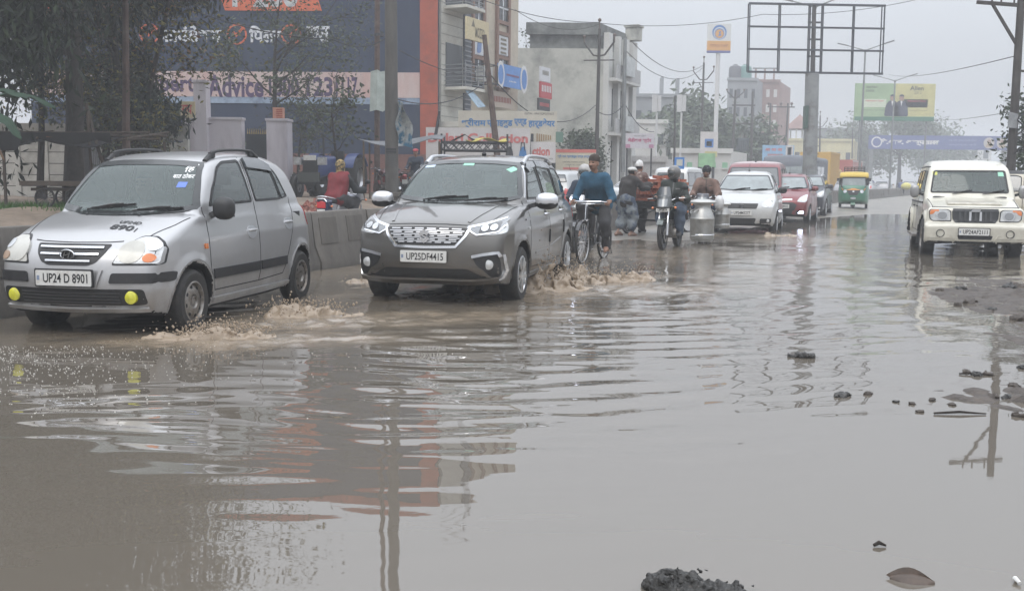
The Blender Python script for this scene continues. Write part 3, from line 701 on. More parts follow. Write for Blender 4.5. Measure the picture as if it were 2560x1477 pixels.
# ================================================================== buildings
def av(x,y,Y):return at(x*1.01426,y*1.01426,Y)
def vx(x,Y):return av(x,440,Y).x
def vz(x,y,Y):return av(x,y,Y).z
def gz(x,y):return float(GZ(np.array([x]),np.array([y]))[0])
M_NAVY=mat('navy_wall_paint',(.015,.028,.064),.75,var=.18,vscale=1.5,dirt=(.035,.05,.08),dscale=.9,dlo=.4,dhi=.8,stretch=(1,1,.4))
M_RUST=mat('rust_red_paint',(.33,.075,.04),.75,var=.2,vscale=1.2,dirt=(.22,.07,.05),dscale=1.5)
M_BAND=mat('faded_white_band',(.50,.42,.40),.8,var=.15,vscale=1.2,dirt=(.46,.28,.25),dscale=.8,dlo=.4,dhi=.7,stretch=(1,1,.35))
M_PALEB=mat('pale_blue_paint',(.25,.32,.42),.8,var=.2,vscale=3,dirt=(.1,.14,.22),dscale=1.2)
M_SIGNW=mat('painted_letter_white',(.55,.57,.6),.7,var=.25,vscale=5)
M_SIGNO=mat('painted_orange',(.52,.12,.05),.7,var=.15,vscale=4)
M_PURPLE=mat('painted_purple',(.07,.045,.11),.75,var=.2,vscale=5)
M_CREAM=mat('cream_tile',(.44,.39,.31),.7,var=.12,vscale=2,dirt=(.34,.30,.24),dscale=1.1)
M_TILEW=mat('white_tile',(.50,.49,.44),.55,var=.1,vscale=3)
M_BROWNF=mat('brown_window_frame',(.20,.12,.09),.7,var=.15)
M_PLAST=mat('old_lime_plaster',(.40,.40,.36),.9,var=.2,vscale=.7,dirt=(.13,.13,.12),dscale=.45,dlo=.5,dhi=.72,det=9)
M_DARKP=mat('weathered_black_plaster',(.17,.18,.17),.9,var=.35,vscale=1.2,dirt=(.06,.062,.06),dscale=.9,dlo=.4,dhi=.65)
M_WINDOW=mat('dark_window',(.03,.035,.04),.15,spec=.7)
M_GREYB=mat('grey_building_paint',(.20,.21,.22),.85,var=.2,vscale=.4)
M_WHITEB=mat('white_building_paint',(.50,.50,.48),.85,var=.15,vscale=.4)
M_BRICKB=mat('red_brown_building_paint',(.22,.13,.11),.85,var=.2,vscale=.5)
M_YELB=mat('yellow_building_paint',(.5,.46,.26),.85,var=.2,vscale=.4)
M_IRON=mat('dark_iron',(.035,.036,.04),.6,var=.3,vscale=9)
M_RAIL=mat('balcony_rail_grey',(.22,.23,.24),.5,.3)
def check_mark(mb,M,r,m):
 n=40;V=[]
 ring=[(r*math.cos(2*math.pi*k/n),r*math.sin(2*math.pi*k/n)) for k in range(n)]
 mb.add([M @ Vector((x,y,.006)) for x,y in ring]+[M @ Vector((x*.82,y*.82,.006)) for x,y in ring],[(k,(k+1) % n,n+(k+1) % n,n+k) for k in range(n)],m)
 p=[(-.45,.12),(-.28,.30),(-.08,.08),(.62,.78),(.80,.62),(-.08,-.32)];mb.add([M @ Vector((x*r,y*r,.010)) for x,y in p],[(0,1,2,5),(5,2,3,4)],m)
def ad_wall():
 Y=42.;x0,x1=vx(80,Y),vx(1080,Y);z0=gz(-8,Y)-.3;ztop=12.9;dx=x1-x0
 root=thing('painted_building','tall dark blue building painted with a cement advertisement and a phone number','building',((x0+x1)/2,Y,0),R(-1.2));cx=(x0+x1)/2
 X=lambda v:vx(v,Y)-cx
 b=MB();b.box((0,5,(z0+ztop)/2),(dx,10,ztop-z0),M_NAVY);wall=b.build('wall',root)
 b=MB();b.box(((X(1037)+X(1080))/2,.0,(z0+1.9+ztop)/2),(X(1080)-X(1037),.10,ztop-z0-1.9),M_RUST);b.box((0,0,ztop-.3),(dx+.1,.12,.6),M_RUST);b.box((0,.01,z0+.95),(dx,.07,1.9),mat('faded_maroon_plinth',(.17,.085,.07),.85,var=.3,vscale=1.5));b.build('painted_border',wall)
 zb1,zb0,zb2=vz(700,178,Y),vz(700,240,Y),vz(700,256,Y)
 b=MB();b.box(((X(80)+X(1036))/2,-.01,(zb0+zb1)/2),(X(1036)-X(80),.06,zb1-zb0),M_BAND);b.box(((X(80)+X(1036))/2,-.005,(zb0+zb2)/2),(X(1036)-X(80),.05,zb0-zb2),M_PALEB);b.build('painted_band',wall)
 zc=lambda v:vz(700,v,Y)
 # orange name board at the top
 b=MB();zo=zc(28);M=frame_M((0,-.012,0),(1,0,0));b.prism([(X(565),zo),(X(800),zo),(X(755),zo+2.4),(X(520),zo+2.4)],0,.03,M_SIGNO,M);b.prism([(X(100),zo-.2),(X(155),zo-.2),(X(155),zo+2.4),(X(60),zo+2.4)],0,.03,M_SIGNO,M);o=b.build('painted_name_board',wall)
 b=MB();lettering(b,'F 200',1.0,X(745)-X(585),mat('silver_letter',(.4,.42,.43),.6,var=.3,vscale=4),frame_M((X(663),-.045,zo+.62),(1,0,0)),.006,.04);b.build('lettering',o)
 b=MB();h=zc(66)-zc(108)
 for t,a,c in (('फाउंडेशन',400,555),('िपलर',622,700),('छत',762,818)):lettering(b,t,h,X(c)-X(a),M_SIGNW,frame_M(((X(a)+X(c))/2,-.004,zc(86)),(1,0,0)),.006,.035)
 b.build('lettering',wall)
 b=MB()
 for a in (378,592,724):check_mark(b,frame_M((X(a),-.004,zc(86)),(1,0,0)),(X(25)-X(0))*.98,M_SIGNO)
 b.build('tick_mark',wall)
 b=MB();hh=zc(190)-zc(238)
 for t,a,c in (('Expert',352,487),('Advice',518,655),('1800',668,742),('123',760,824),('1117',832,885)):lettering(b,t,hh*(1.0 if t[0]=='1' else 1.15),X(c)-X(a),M_PURPLE,frame_M(((X(a)+X(c))/2,-.042,zc(214)),(1,0,0)),.006,.03)
 b.build('lettering',wall)
ad_wall()
def beige_block():
 Y0=42.2;p0=Vector((vx(1083,Y0),Y0,0));d=Vector((.43,.90,0)).normalized()
 L=7.6;a=math.atan2(d.y,d.x);g=gz(p0.x,Y0)-.3;H=12.7
 root=thing('shop_building','beige tiled shop building with balconies, dark shutters and an air conditioner','building',(p0.x,p0.y,0),a)
 # local x along the street front, local -y toward the street
 b=MB();b.box((L/2,4,(g+H)/2),(L,8,H-g),M_CREAM);wall=b.build('wall',root)
 # where a view column meets the front plane
 def lx(v):
  q=ray(v*1.01426,440);o=Vector((0,0,CAM_H));n=Vector((d.y,-d.x,0));t=(p0-o).dot(n)/q.dot(n);return ((o+q*t)-p0).dot(d)
 def lz(v,y):
  q=ray(v*1.01426,y*1.01426);o=Vector((0,0,CAM_H));n=Vector((d.y,-d.x,0));t=(p0-o).dot(n)/q.dot(n);return (o+q*t).z
 xa,xb,xc,xd=lx(1090),lx(1136),lx(1152),L
 b=MB();b.box(((0+xb)/2,-.04,(3.6+H)/2),(xb,.10,H-3.6),M_TILEW)
 for k in range(26):b.box(((xa*.0+xb)/2,-.095,3.9+k*.42),(xb,.012,.03),mat('tile_joint',(.3,.29,.26),.8))
 b.build('tiled_front',wall)
 n=0
 for (y0,y1) in ((-60,20),(108,218)):
  z0,z1=lz(1105,y1),lz(1105,y0);w=xb-xa
  b=MB();b.box(((xa+xb)/2-.0,-.10,(z0+z1)/2),(w*.86,.05,z1-z0),M_WINDOW);wn=b.build('balcony_door',wall)
  b=MB();b.box(((xa+xb)/2,-.62,z0-.05),(w*1.02,1.05,.12),M_TILEW);bal=b.build('balcony',wall)
  b=MB()
  for k in range(6):b.tube([(xa,-1.1,z0+.1+.16*k),(xb,-1.1,z0+.1+.16*k)],.016,M_RAIL,6);b.tube([(xb,-1.1,z0+.1+.16*k),(xb,-.1,z0+.1+.16*k)],.016,M_RAIL,6);b.tube([(xa,-1.1,z0+.1+.16*k),(xa,-.1,z0+.1+.16*k)],.016,M_RAIL,6)
  for x in np.linspace(xa,xb,4):b.tube([(x,-1.1,z0),(x,-1.1,z0+1.0)],.02,M_RAIL,6)
  b.build('railing',bal)
 z0,z1=lz(1110,106),lz(1110,52);b=MB();b.box(((xa+xb)/2,-1.2,(z0+z1)/2),(xb-xa+.3,.10,z1-z0),mat('cream_signboard',(.5,.43,.27),.6,var=.1));s=b.build('signboard',wall)
 b=MB();M=frame_M(((xa+xb)/2+.15,-1.255,(z0+z1)/2-.1),(1,0,0));lettering(b,'MOZZO',.42,(xb-xa)*.5,mat('sign_grey',(.16,.14,.1),.6),M,.004,.02);b.prism([(-.75,.2),(-.6,.5),(-.45,.2)],0,.006,mat('sign_grey',(.1,.1,.1)),M);b.build('lettering',s)
 b=MB();b.box(((xb+xc)/2,-.06,(3.8+H)/2),(xc-xb,.20,H-3.8),mat('slate_louvre',(.07,.08,.10),.6));lo=b.build('louvre_column',wall)
 b=MB()
 for k in range(52):b.box(((xb+xc)/2,-.18,3.9+k*.205),(xc-xb,.05,.05),mat('louvre_edge',(.24,.25,.27),.6))
 b.build('louvre_slat',lo)
 for (va,vb) in ((1163,1186),(1222,1246)):
  a_,c_=lx(va),lx(vb)
  b=MB()
  for x in (a_-.09,c_+.09):b.box((x,-.06,(5.5+H)/2),(.18,.14,H-5.5),M_BROWNF)
  for zz in (lz(va,220),lz(va,140),lz(va,80),lz(va,52)):b.box(((a_+c_)/2,-.055,zz),(c_-a_,.13,.16),M_BROWNF)
  fr=b.build('window_surround',wall)
  for i,(ya,yb) in enumerate(((215,145),(48,-10))):
   z0,z1=lz(va,ya),lz(va,yb);b=MB();b.box(((a_+c_)/2,-.02,(z0+z1)/2),(c_-a_,.06,z1-z0),M_WINDOW);wn=b.build('window',wall)
   b=MB();b.box(((a_+c_)/2,-.06,(z0+z1)/2),(.07,.05,z1-z0),M_SIGNW);b.box(((a_+c_)/2,-.06,z0+(z1-z0)*.55),(c_-a_,.05,.07),M_SIGNW);b.build('frame',wn)
  z0,z1=lz(va,133),lz(va,86);b=MB();b.box(((a_+c_)/2,-.05,(z0+z1)/2),(c_-a_,.08,z1-z0),mat('white_panel',(.55,.56,.58),.6));s=b.build('sign_panel',wall)
  b=MB();M=frame_M(((a_+c_)/2,-.10,(z0+z1)/2),(1,0,0))
  if va<1200:b.prism(rnd([(-.22,-.35),(.2,-.3),(.25,.3),(-.1,.38)],.15),0,.008,mat('logo_blue',(.12,.2,.4),.5),M)
  else:
   for k in range(5):b.prism([(-.3,.42-k*.2),(.3,.42-k*.2),(.3,.52-k*.2),(-.3,.52-k*.2)],0,.006,mat('sign_grey',(.1,.1,.1)),M)
  b.build('lettering',s)
 # hanging signs on the front
 def board(name,va,ya,vb,yb,m,out=.5,txt=(),label=None):
  a_,c_=lx(va),lx(vb);z1,z0=lz(va,ya),lz(va,yb);b=MB();b.box(((a_+c_)/2,-out,(z0+z1)/2),(c_-a_,.08,z1-z0),m);o=b.build(name,root);tb=MB();any_=False
  for t,fx,fz,fw,fh,tm in txt:lettering(tb,t,(z1-z0)*fh,(c_-a_)*fw,tm,frame_M((a_+(c_-a_)*fx,-out-.045,z0+(z1-z0)*fz),(1,0,0)),.005,.02);any_=True
  if any_:tb.build('lettering',o)
  return o
 W=mat('letter_white',(.6,.6,.6),.6);wr=mat('sign_dark_red',(.25,.05,.04),.6);bl=mat('sign_sky_blue',(.10,.23,.52),.5,var=.2,vscale=1.5)
 o=board('signboard',1187,157,1254,212,bl,.8,(('llllllllll',.5,.55,.45,.09,wr),('lllll',.5,.28,.25,.06,W)))
 b=MB()
 for f,r_ in ((.06,.75),(.93,.8)):cx_=lx(1187)+(lx(1254)-lx(1187))*f;b.lathe([(.001,.01),(r_*.5,.01),(r_*.5,0)],W,20,frame_M((cx_,-.845,(lz(1187,157)+lz(1187,212))/2),(1,0,0)) @ Matrix.Scale(1.6,4,(0,1,0)));b.lathe([(.001,.016),(r_*.36,.016)],bl,20,frame_M((cx_,-.845,(lz(1187,157)+lz(1187,212))/2),(1,0,0)) @ Matrix.Scale(1.6,4,(0,1,0)))
 b.build('emblem',o)
 wr=mat('sign_dark_red',(.25,.05,.04),.6)
 board('signboard',1188,222,1244,262,mat('sign_cream',(.42,.36,.30),.6),.35,(('llllllllllll',.5,.5,.8,.35,wr),))
 board('signboard',1272,165,1297,201,mat('white_panel',(.55,.56,.58)),1.2,(('llllll',.5,.6,.6,.3,mat('sign_grey',(.1,.1,.1))),))
 board('signboard',1270,203,1299,242,mat('sign_red',(.42,.05,.06),.5),1.25,(('llllll',.5,.6,.8,.4,W),))
 board('signboard',1268,243,1297,272,mat('sign_black',(.03,.03,.035),.5),1.2,(('llllllll',.5,.5,.8,.3,mat('letter_red',(.5,.1,.1),.5)),))
 # the air conditioner cage
 b=MB();xx,z0,z1=lx(1168),lz(1168,207),lz(1168,162)
 for x in (xx-.5,xx+.5):
  for z in (z0,z1):b.tube([(x,-.9,z),(x,0,z)],.025,M_IRON,6)
  b.tube([(x,-.9,z0),(x,-.9,z1)],.025,M_IRON,6)
 for z in (z0,z1):b.tube([(xx-.5,-.9,z),(xx+.5,-.9,z)],.025,M_IRON,6)
 cg=b.build('cage',root);b=MB();b.box((xx,-.5,z0+.4),(.85,.4,.65),mat('ac_white',(.5,.5,.48),.5));b.lathe([(.001,.0),(.26,.0),(.28,.02)],M_BLACK,20,frame_M((xx-.08,-.705,z0+.4),(1,0,0)));b.build('air_conditioner',root)
 b=MB();b.sheet([[(lx(1095),-1.0,lz(1110,228)),(lx(1112),-1.0,lz(1110,224))],[(lx(1100),-1.5,lz(1110,268)),(lx(1125),-1.4,lz(1110,262))]],mat('printed_banner',(.25,.34,.42),.7,var=.5,vscale=1.5),.02);b.build('hanging_banner',root)
 # ground floor shutters and cornices
 b=MB();b.box((L/2,-.5,3.55),(L,1.1,.22),M_TILEW);b.build('canopy_slab',wall)
 b=MB();b.box((L/2,-.02,1.9),(L*.94,.06,3.0),mat('roller_shutter',(.14,.14,.15),.6,.3));b.build('shutter',wall)
beige_block()
def plaster_block():
 Y=58.;x0,x1=vx(1268,Y),vx(1482,Y);g=gz(0,Y)-.4;zt=vz(1400,120,Y);zp=vz(1400,58,Y)
 d=Vector((.43,.90,0)).normalized();root=thing('old_plaster_building','old grey plaster building with a stained blank side wall and a white street front','building',(x1,Y,0),0)
 D=d*5.0
 def block(pts,z0,z1,m,name,par):
  b=MB();b.prism(pts,z0,z1,m);return b.build(name,par)
 w=x1-x0
 wall=block([(-w,0),(0,0),(D.x,D.y),(D.x-w,D.y)],g,zt,M_PLAST,'wall',root)
 xp=vx(1300,Y)-x1;wp=-xp
 block([(xp*.985,.06),(-.4,.06),(D.x-.4,D.y),(D.x+xp*.985,D.y)],zt+.004,zp-.65,M_DARKP,'parapet_wall',wall);block([(xp*1.04,-.25),(-.25,-.25),(D.x-.2,D.y),(D.x+xp*1.04,D.y)],zp-.65,zp,M_DARKP,'cornice',wall)
 # street front: pilasters, balcony bays
 n=Vector((d.y,-d.x,0));fr=M_WHITEB
 b=MB();M=Matrix(((d.x,n.x,0,0),(d.y,n.y,0,0),(0,0,1,0),(0,0,0,1)))
 def fbox(c,s,m,mb):mb.add([M @ Vector((c[0]+sx*s[0]/2,c[1]+sy*s[1]/2,c[2]+sz*s[2]/2)) for sx in (-1,1) for sy in (-1,1) for sz in (-1,1)],[(0,1,3,2),(4,6,7,5),(0,4,5,1),(2,3,7,6),(0,2,6,4),(1,5,7,3)],m)
 for x,w_ in ((.3,.6),(1.9,.4),(3.3,.4),(4.65,.7)):fbox((x,.16,(g+zp)/2-.2),(w_,.32,zp-g-.6),fr,b)
 b.build('pilaster',wall)
 for z0,z1 in ((4.4,6.6),(1.0,3.6)):
  for x in (1.1,2.6,3.95):b=MB();fbox((x,.012,(z0+z1)/2),(.95,.05,z1-z0),M_WINDOW,b);b.build('window',wall)
 for z in (3.95,7.0):b=MB();fbox((2.2,.4,z),(4.2,.8,.18),fr,b);fbox((2.2,.75,z+.45),(4.2,.1,.8),mat('balcony_panel',(.36,.36,.36),.8,var=.2),b);b.build('balcony',wall)
 b=MB();fbox((4.6,.2,zp+.0),(.8,.8,.8),M_PLAST,b);fbox((4.6,.2,zp+.44),(1.0,.95,.12),M_PLAST,b);b.build('corner_turret',wall)
 for z0,z1,t in ((7.3,8.4,None),(4.15,5.0,None)):
  b=MB();fbox((1.7,.95,(z0+z1)/2),(2.0,.06,z1-z0),mat('faded_shop_board',(.42,.44,.44),.7,var=.25,vscale=1.2),b);b.build('signboard',root)
plaster_block()
def plain_block(name,label,va,vb,ytop,Y,m,depth=8.,rows=3,cols=4,wm=None,roof=None,base=-.3,street=.42,win=True):
 x0,x1=vx(va,Y),vx(vb,Y);zt=vz((va+vb)/2,ytop,Y);root=thing(name,label,'building',((x0+x1)/2,Y,0))
 b=MB();w=x1-x0;b.prism([(-w/2,0),(w/2,0),(w/2+street*depth,depth),(-w/2+street*depth,depth)],base,zt,m);wall=b.build('wall',root)
 b=MB();b.box((0,-.04,zt+.0),(w+.2,.3,.35),roof or m);b.build('parapet',wall)
 if win:
  for r_ in range(rows):
   for c in range(cols):
    z=2.0+(zt-2.6)*(r_+.5)/rows;x=-w/2+w*(c+.5)/cols;b=MB();b.box((x,-.0,z),(w/cols*.45,.06,(zt-2.6)/rows*.5),wm or M_WINDOW);wn=b.build('window',wall);
    if Y<120:b=MB();b.box((x,-.06,z-(zt-2.6)/rows*.27),(w/cols*.55,.14,.1),roof or m);b.build('sill',wn)
 return root,wall,w,zt
r_,wl,w_,zt_=plain_block('half_built_building','low grey half-built building with bare columns sticking up from its roof',1556,1700,236,105,M_GREYB,14,2,5)
for k,(v,top) in enumerate(((1578,176),(1587,178),(1640,180),(1651,174),(1680,184),(1692,180))):
 b=MB();b.box((vx(v,105)-r_.location.x,4+(k % 2)*4,(zt_+vz(v,top,105))/2),(.28,.28,vz(v,top,105)-zt_),M_GREYB);b.build('bare_column',wl)
plain_block('white_house','low white house with a balcony seen under the half-built building',1556,1640,300,88,M_WHITEB,8,2,3)
plain_block('grey_tower_block','tall grey block of flats with water tanks beside the red tower',1786,1858,196,128,M_GREYB,10,5,4)
r_,wl,w_,zt_=plain_block('red_tower_block','tall red-brown tower with pale stair windows and scaffold on top',1858,1912,200,132,M_BRICKB,10,6,3,M_WHITEB)
b=MB()
for x in (-1,0,1):b.box((x*1.2,2,zt_+.9),(.2,.2,1.8),M_BRICKB)
b.box((0,2,zt_+1.8),(3.2,.2,.2),M_GREYB);b.build('scaffold',wl)
for v,m_,lab in ((1812,mat('tank_black',(.04,.04,.05),.5),'black'),(1836,mat('tank_green',(.05,.16,.14),.5),'green')):
 p=av(v,194,131);b=MB();b.lathe([(.001,0),(.85,0),(.85,1.5),(.7,1.75),(.3,1.9),(.28,2.0),(.001,2.0)],m_,16);o=b.build('water_tank',None,(p.x,131,p.z-.25));tag(o,lab+' plastic water tank on the roof of the grey flats','water tank')
r_,wl,w_,zt_=plain_block('yellow_low_building','long low yellow building far down the left side behind the lorry',1925,2100,345,150,M_YELB,12,1,7)
b=MB();b.lathe([(2.2,0),(2.4,.1),(.1,2.2),(.001,2.4)],M_BRICKB,12,Matrix.Translation((-2,3,zt_+1.6)))
for a in range(6):b.tube([(-2+1.8*math.cos(a*1.05),3+1.8*math.sin(a*1.05),zt_),(-2+1.8*math.cos(a*1.05),3+1.8*math.sin(a*1.05),zt_+1.7)],.12,M_WHITEB,6)
b.build('roof_pavilion',wl)
plain_block('long_grey_building','faint long grey building behind the yellow one',1990,2130,318,175,M_GREYB,10,2,8)
plain_block('shop_row','row of small pale shops with coloured fronts beside the fuel station',1655,1800,372,72,M_WHITEB,6,1,5,mat('shop_front_green',(.2,.4,.25),.7))
plain_block('pale_market_shed','pale market shed behind the men with the brick cart',1545,1640,392,62,mat('shed_sheet',(.42,.41,.40),.8,var=.2),5,1,2)
plain_block('hazy_white_building','hazy white building under the blue arch',2330,2440,352,205,M_WHITEB,10,2,4)
# ---- the left boundary
def precast_wall():
 Y=31.;x0,x1=vx(-160,Y),vx(462,Y);g=gz(-13,Y)-.25;zt=vz(230,348,Y);root=thing('precast_wall','long dirty white wall of precast planks behind the tea stall on the left','wall',((x0+x1)/2,Y,0));w=x1-x0
 m=mat('precast_white',(.46,.45,.42),.85,var=.15,vscale=1.2,dirt=(.16,.15,.12),dscale=.9,dlo=.48,dhi=.75);n=6;h=(zt-g)/n
 b=MB()
 for k in range(n):b.box((0,0,g+h*(k+.5)),(w,.06,h-.025),m)
 b.box((0,.02,(g+zt)/2),(w,.04,zt-g-.02),mat('wall_joint',(.08,.075,.07),.9));b.build('plank_panel',root)
 x=-w/2
 while x<w/2+.1:b=MB();b.box((x,-.0,(g+zt)/2+.04),(.16,.14,zt-g+.08),m);b.build('post',root);x+=w/9
 b=MB();b.box((0,.12,zt+.28),(w,.10,.5),mat('old_render',(.20,.19,.17),.9,var=.3,vscale=1.5));b.build('coping',root)
 b=MB();a,c=vx(205,Y)-(x0+x1)/2,vx(250,Y)-(x0+x1)/2;b.box(((a+c)/2,-.08,g+1.0),(c-a,.06,2.2),M_IRON)
 for k in range(5):b.box((a+(c-a)*(.55+k*.1),-.13,g+1.4),(.03,.03,1.2),M_RAIL)
 b.build('iron_gate',root)
precast_wall()
def gateway():
 Y=33.;m=mat('lilac_white_paint',(.52,.49,.52),.85,var=.1,vscale=1.2,dirt=(.33,.30,.33),dscale=1.4,dlo=.5,dhi=.75,stretch=(1,1,.3));g=gz(-9,Y)-.3
 def pillar(va,vb,ytop,lab,dep=.7,name='gate_pillar',yy_=Y):
  x0,x1=vx(va,yy_),vx(vb,yy_);zt=vz((va+vb)/2,ytop,yy_);b=MB();b.box(((x0+x1)/2,0,(g+zt)/2),(x1-x0,dep,zt-g),m);b.box(((x0+x1)/2,0,zt+.04),(x1-x0+.06,dep+.06,.08),m)
  me=b.build(name,None,(0,yy_,0));tag(me,lab,'gate pillar');me.location.y=yy_;return zt
 pillar(488,518,205,'tall thin lilac-white pillar left of the iron gate',.5);pillar(666,716,300,'lilac-white gate pillar right of the iron gate',.8);pillar(462,602,296,'broad lilac-white wall block left of the iron gate',.4,'gate_wall',Y+.2)
 root=thing('spiked_gate','dark iron gate with brass spikes between the lilac pillars','gate',(0,Y+.3,0));x0,x1=vx(603,Y),vx(665,Y);zt=vz(630,330,Y)
 b=MB();b.box(((x0+x1)/2,0,(g+zt)/2),(x1-x0,.05,zt-g),mat('gate_black',(.03,.035,.04),.6));b.build('panel',root)
 b=MB()
 for k in range(13):b.tube([(x0+.05+(x1-x0-.1)*k/12,0,zt),(x0+.05+(x1-x0-.1)*k/12,0,zt+.18)],[.02,.004],mat('brass',(.4,.28,.08),.4,.8),6)
 b.build('spikes',root)
 b=MB();b.box(((vx(668,Y)+vx(712,Y))/2*0+vx(690,Y),0,vz(690,283,Y)),(vx(703,Y)-vx(679,Y),.3,vz(690,266,Y)-vz(690,300,Y)),mat('orange_post_sign',(.45,.22,.15),.7,var=.2));
 for k in range(5):b.box((vx(694,Y),-.155,vz(690,272+k*5,Y)),(.2,.01,.03),M_RUST)
 tag(b.build('painted_block_sign',None,(0,Y,0)),'small orange block with writing on top of the right gate pillar','sign')
 b=MB();b.box((vx(468,Y-.6),0,vz(468,271,Y-.6)),(vx(485,Y)-vx(450,Y),.05,vz(468,251,Y)-vz(468,291,Y)),mat('cream_signboard',(.5,.43,.27)));b.tube([(vx(468,Y-.6),.04,g),(vx(468,Y-.6),.04,vz(468,255,Y-.6))],.03,M_IRON,6)
 o=b.build('small_cream_sign',None,(0,Y-.6,0));tag(o,'small cream sign with red letters beside the thin lilac pillar','sign')
 b=MB();lettering(b,'सय',.3,.34,mat('letter_red',(.5,.1,.1)),frame_M((vx(466,Y-.6),-.03,vz(468,271,Y-.6)),(1,0,0)),.004,.02);b.build('lettering',o)
gateway()
# ================================================================== poles, wires, boards, stalls
M_POLE=mat('galvanised_pole',(.20,.21,.21),.5,.5,var=.2,vscale=3)
M_OLDP=mat('dark_steel_pole',(.06,.055,.052),.65,.2,var=.3,vscale=4)
M_CPOLE=mat('round_concrete_pole',(.085,.08,.072),.85,var=.35,vscale=3,bump=.3,dirt=(.07,.066,.06),dscale=2.5,stretch=(1,1,.3))
M_RPOLE=mat('rusty_pole',(.085,.055,.044),.8,.2,var=.4,vscale=4,dirt=(.13,.10,.085),dscale=3)
M_WIRE=mat('cable',(.02,.02,.022),.6)
M_INSUL=mat('insulator',(.10,.07,.055),.4)
M_WOODP=mat('bamboo_pole',(.10,.07,.045),.85,var=.3,vscale=9)
M_BAMB=mat('dark_bamboo',(.055,.042,.032),.9,var=.35,vscale=9)
def base_of(x,y):return gz(x,y)
def street_lamp(v,ytop,Y,lab):
 p=av(v,ytop,Y);g=-.05;root=thing('street_lamp',lab,'street lamp',(p.x,Y,g),-math.atan2(.49,1),'street lamps along the median');H=p.z-g
 b=MB();b.tube([(0,0,0),(0,0,H)],[.11,.06],M_POLE,10);b.lathe([(.16,0),(.16,.4),(.001,.4)],M_POLE,8);b.build('pole',root)
 b=MB();b.lathe([(.07,-.15),(.11,0),(.07,.08),(.001,.1)],M_POLE,10,Matrix.Translation((0,0,H)))
 for s in (1,-1):b.tube([(0,0,H),(s*1.3,0,H+.42)],[.045,.03],M_POLE,8)
 b.build('arm',root)
 for s in (1,-1):b=MB();b.beam((s*1.2,0,H+.39),(s*1.95,0,H+.60),.22,.07,mat('lamp_head_grey',(.16,.165,.17),.5,.3));b.build('lamp_head',root)
 return root
for i,(v,y,Y,lab) in enumerate(((2009,18,55.8,'street lamp whose arms rise behind the top of the empty billboard frame'),(2133,125,74,'street lamp crossing the right part of the empty billboard frame'),(2206,200,95.5,'street lamp in front of the yellow-green hoarding'),(2307,297,151,'hazy street lamp just right of the yellow-green hoarding'),(2325,316,168,'faint street lamp behind the blue arch, third from the hoarding'),(2340,328,187,'faintest far street lamp above the blue arch'))):street_lamp(v,y,Y,lab)
def v_pole(name,v,ytop,ybase,Y,lab,arms=True,vb=None,rad=.09,m=None,cross=None,armw=.75):
 p=av(v,ytop,Y);q=av(vb if vb else v,ybase,Y);root=thing(name,lab,'utility pole',(q.x,Y,q.z),-.42);H=p.z-q.z;lx=p.x-q.x
 b=MB();b.tube([(0,0,0),(lx,0,H)],[rad*1.15,rad*.8],m or M_OLDP,8);b.build('pole',root)
 if arms:
  b=MB();b.tube([(lx,0,H),(lx,0,H+.35)],.03,M_INSUL,6);b.ball((lx,0,H+.4),.09,M_INSUL,8,5)
  za=H*1.0-1.0
  for s in (1,-1):b.tube([(lx*.9,0,za-.25),(lx*.9+s*.28,0,za-.2),(lx*.9+s*armw,0,za+.40)],.045,m or M_OLDP,6);b.tube([(lx*.9+s*armw,0,za+.4),(lx*.9+s*armw,0,za+.62)],.03,M_INSUL,6);b.ball((lx*.9+s*armw,0,za+.68),.085,M_INSUL,8,5)
  b.beam((lx*.9-armw,0,za-.42),(lx*.9+armw*1.0,0,za-.46),.05,.05,m or M_OLDP);b.build('cross_arm',root)
 return root
# the big round pole, its tatters and plinth
pY=30.;pb=av(966,478,pY);g0=gz(pb.x,pY)
root=thing('concrete_pole','thick round concrete pole on a plinth with torn posters, behind the grey car','utility pole',(pb.x,pY,g0-.1))
b=MB();zp=pb.z-g0+.1;b.tube([(0,0,0),(0,0,zp+.02),(-.0,0,15.)],[.20,.20,.145],M_CPOLE,18);b.build('pole',root)
b=MB();b.box((-.05,0,zp/2-.1),(.72,.72,zp+.1),M_CONC);b.box((-.1,-.1,zp+.0),(.95,.8,.10),M_CONC);b.build('plinth',root)
pm=mat('torn_poster',(.30,.29,.27),.8,var=.45,vscale=14,dirt=(.06,.06,.06),dscale=9)
b=MB();b.sheet([[(.193*math.cos(t),.193*math.sin(t),z-g0+.1) for t in np.linspace(R(-170),R(-10),9)] for z in (vz(966,412,pY),vz(966,395,pY),vz(966,366,pY))],pm,0);ps=b.build('poster',root)
b=MB();
for k in range(9):
 z=vz(966,366+k*5.2,pY)-g0+.1;t0=R(-140);b.sheet([[(.199*math.cos(t),.199*math.sin(t),z+dz) for t in np.linspace(R(-145),R(-40),6)] for dz in (0,-.03 if k else -.16)],M_INK if k==0 else mat('poster_print',(.07,.07,.07),.8),0)
b.build('lettering',ps)
b=MB();rows=[]
for t in np.linspace(0,1,9):z=vz(975,252+102*t,pY)-g0+.1;wv=.12+.55*t*(1-t*.55)*1.25;rows.append([(.20+wv*u+.05*math.sin(9*t+3*u),-.08-.12*math.sin(6*u+4*t),z-.12*u*t) for u in np.linspace(-.05,1.05,8)])
cl=MB();cm=mat('blue_white_rag',(.26,.28,.28),.9,dirt=(.02,.11,.19),dscale=1.6,dlo=.47,dhi=.53,var=.3,vscale=6);cl.sheet(rows,cm,Vector((0,.02,0)));o=cl.build('torn_cloth',None,(pb.x,pY,g0-.1));tag(o,'torn blue and white cloth tied to the thick concrete pole','cloth')
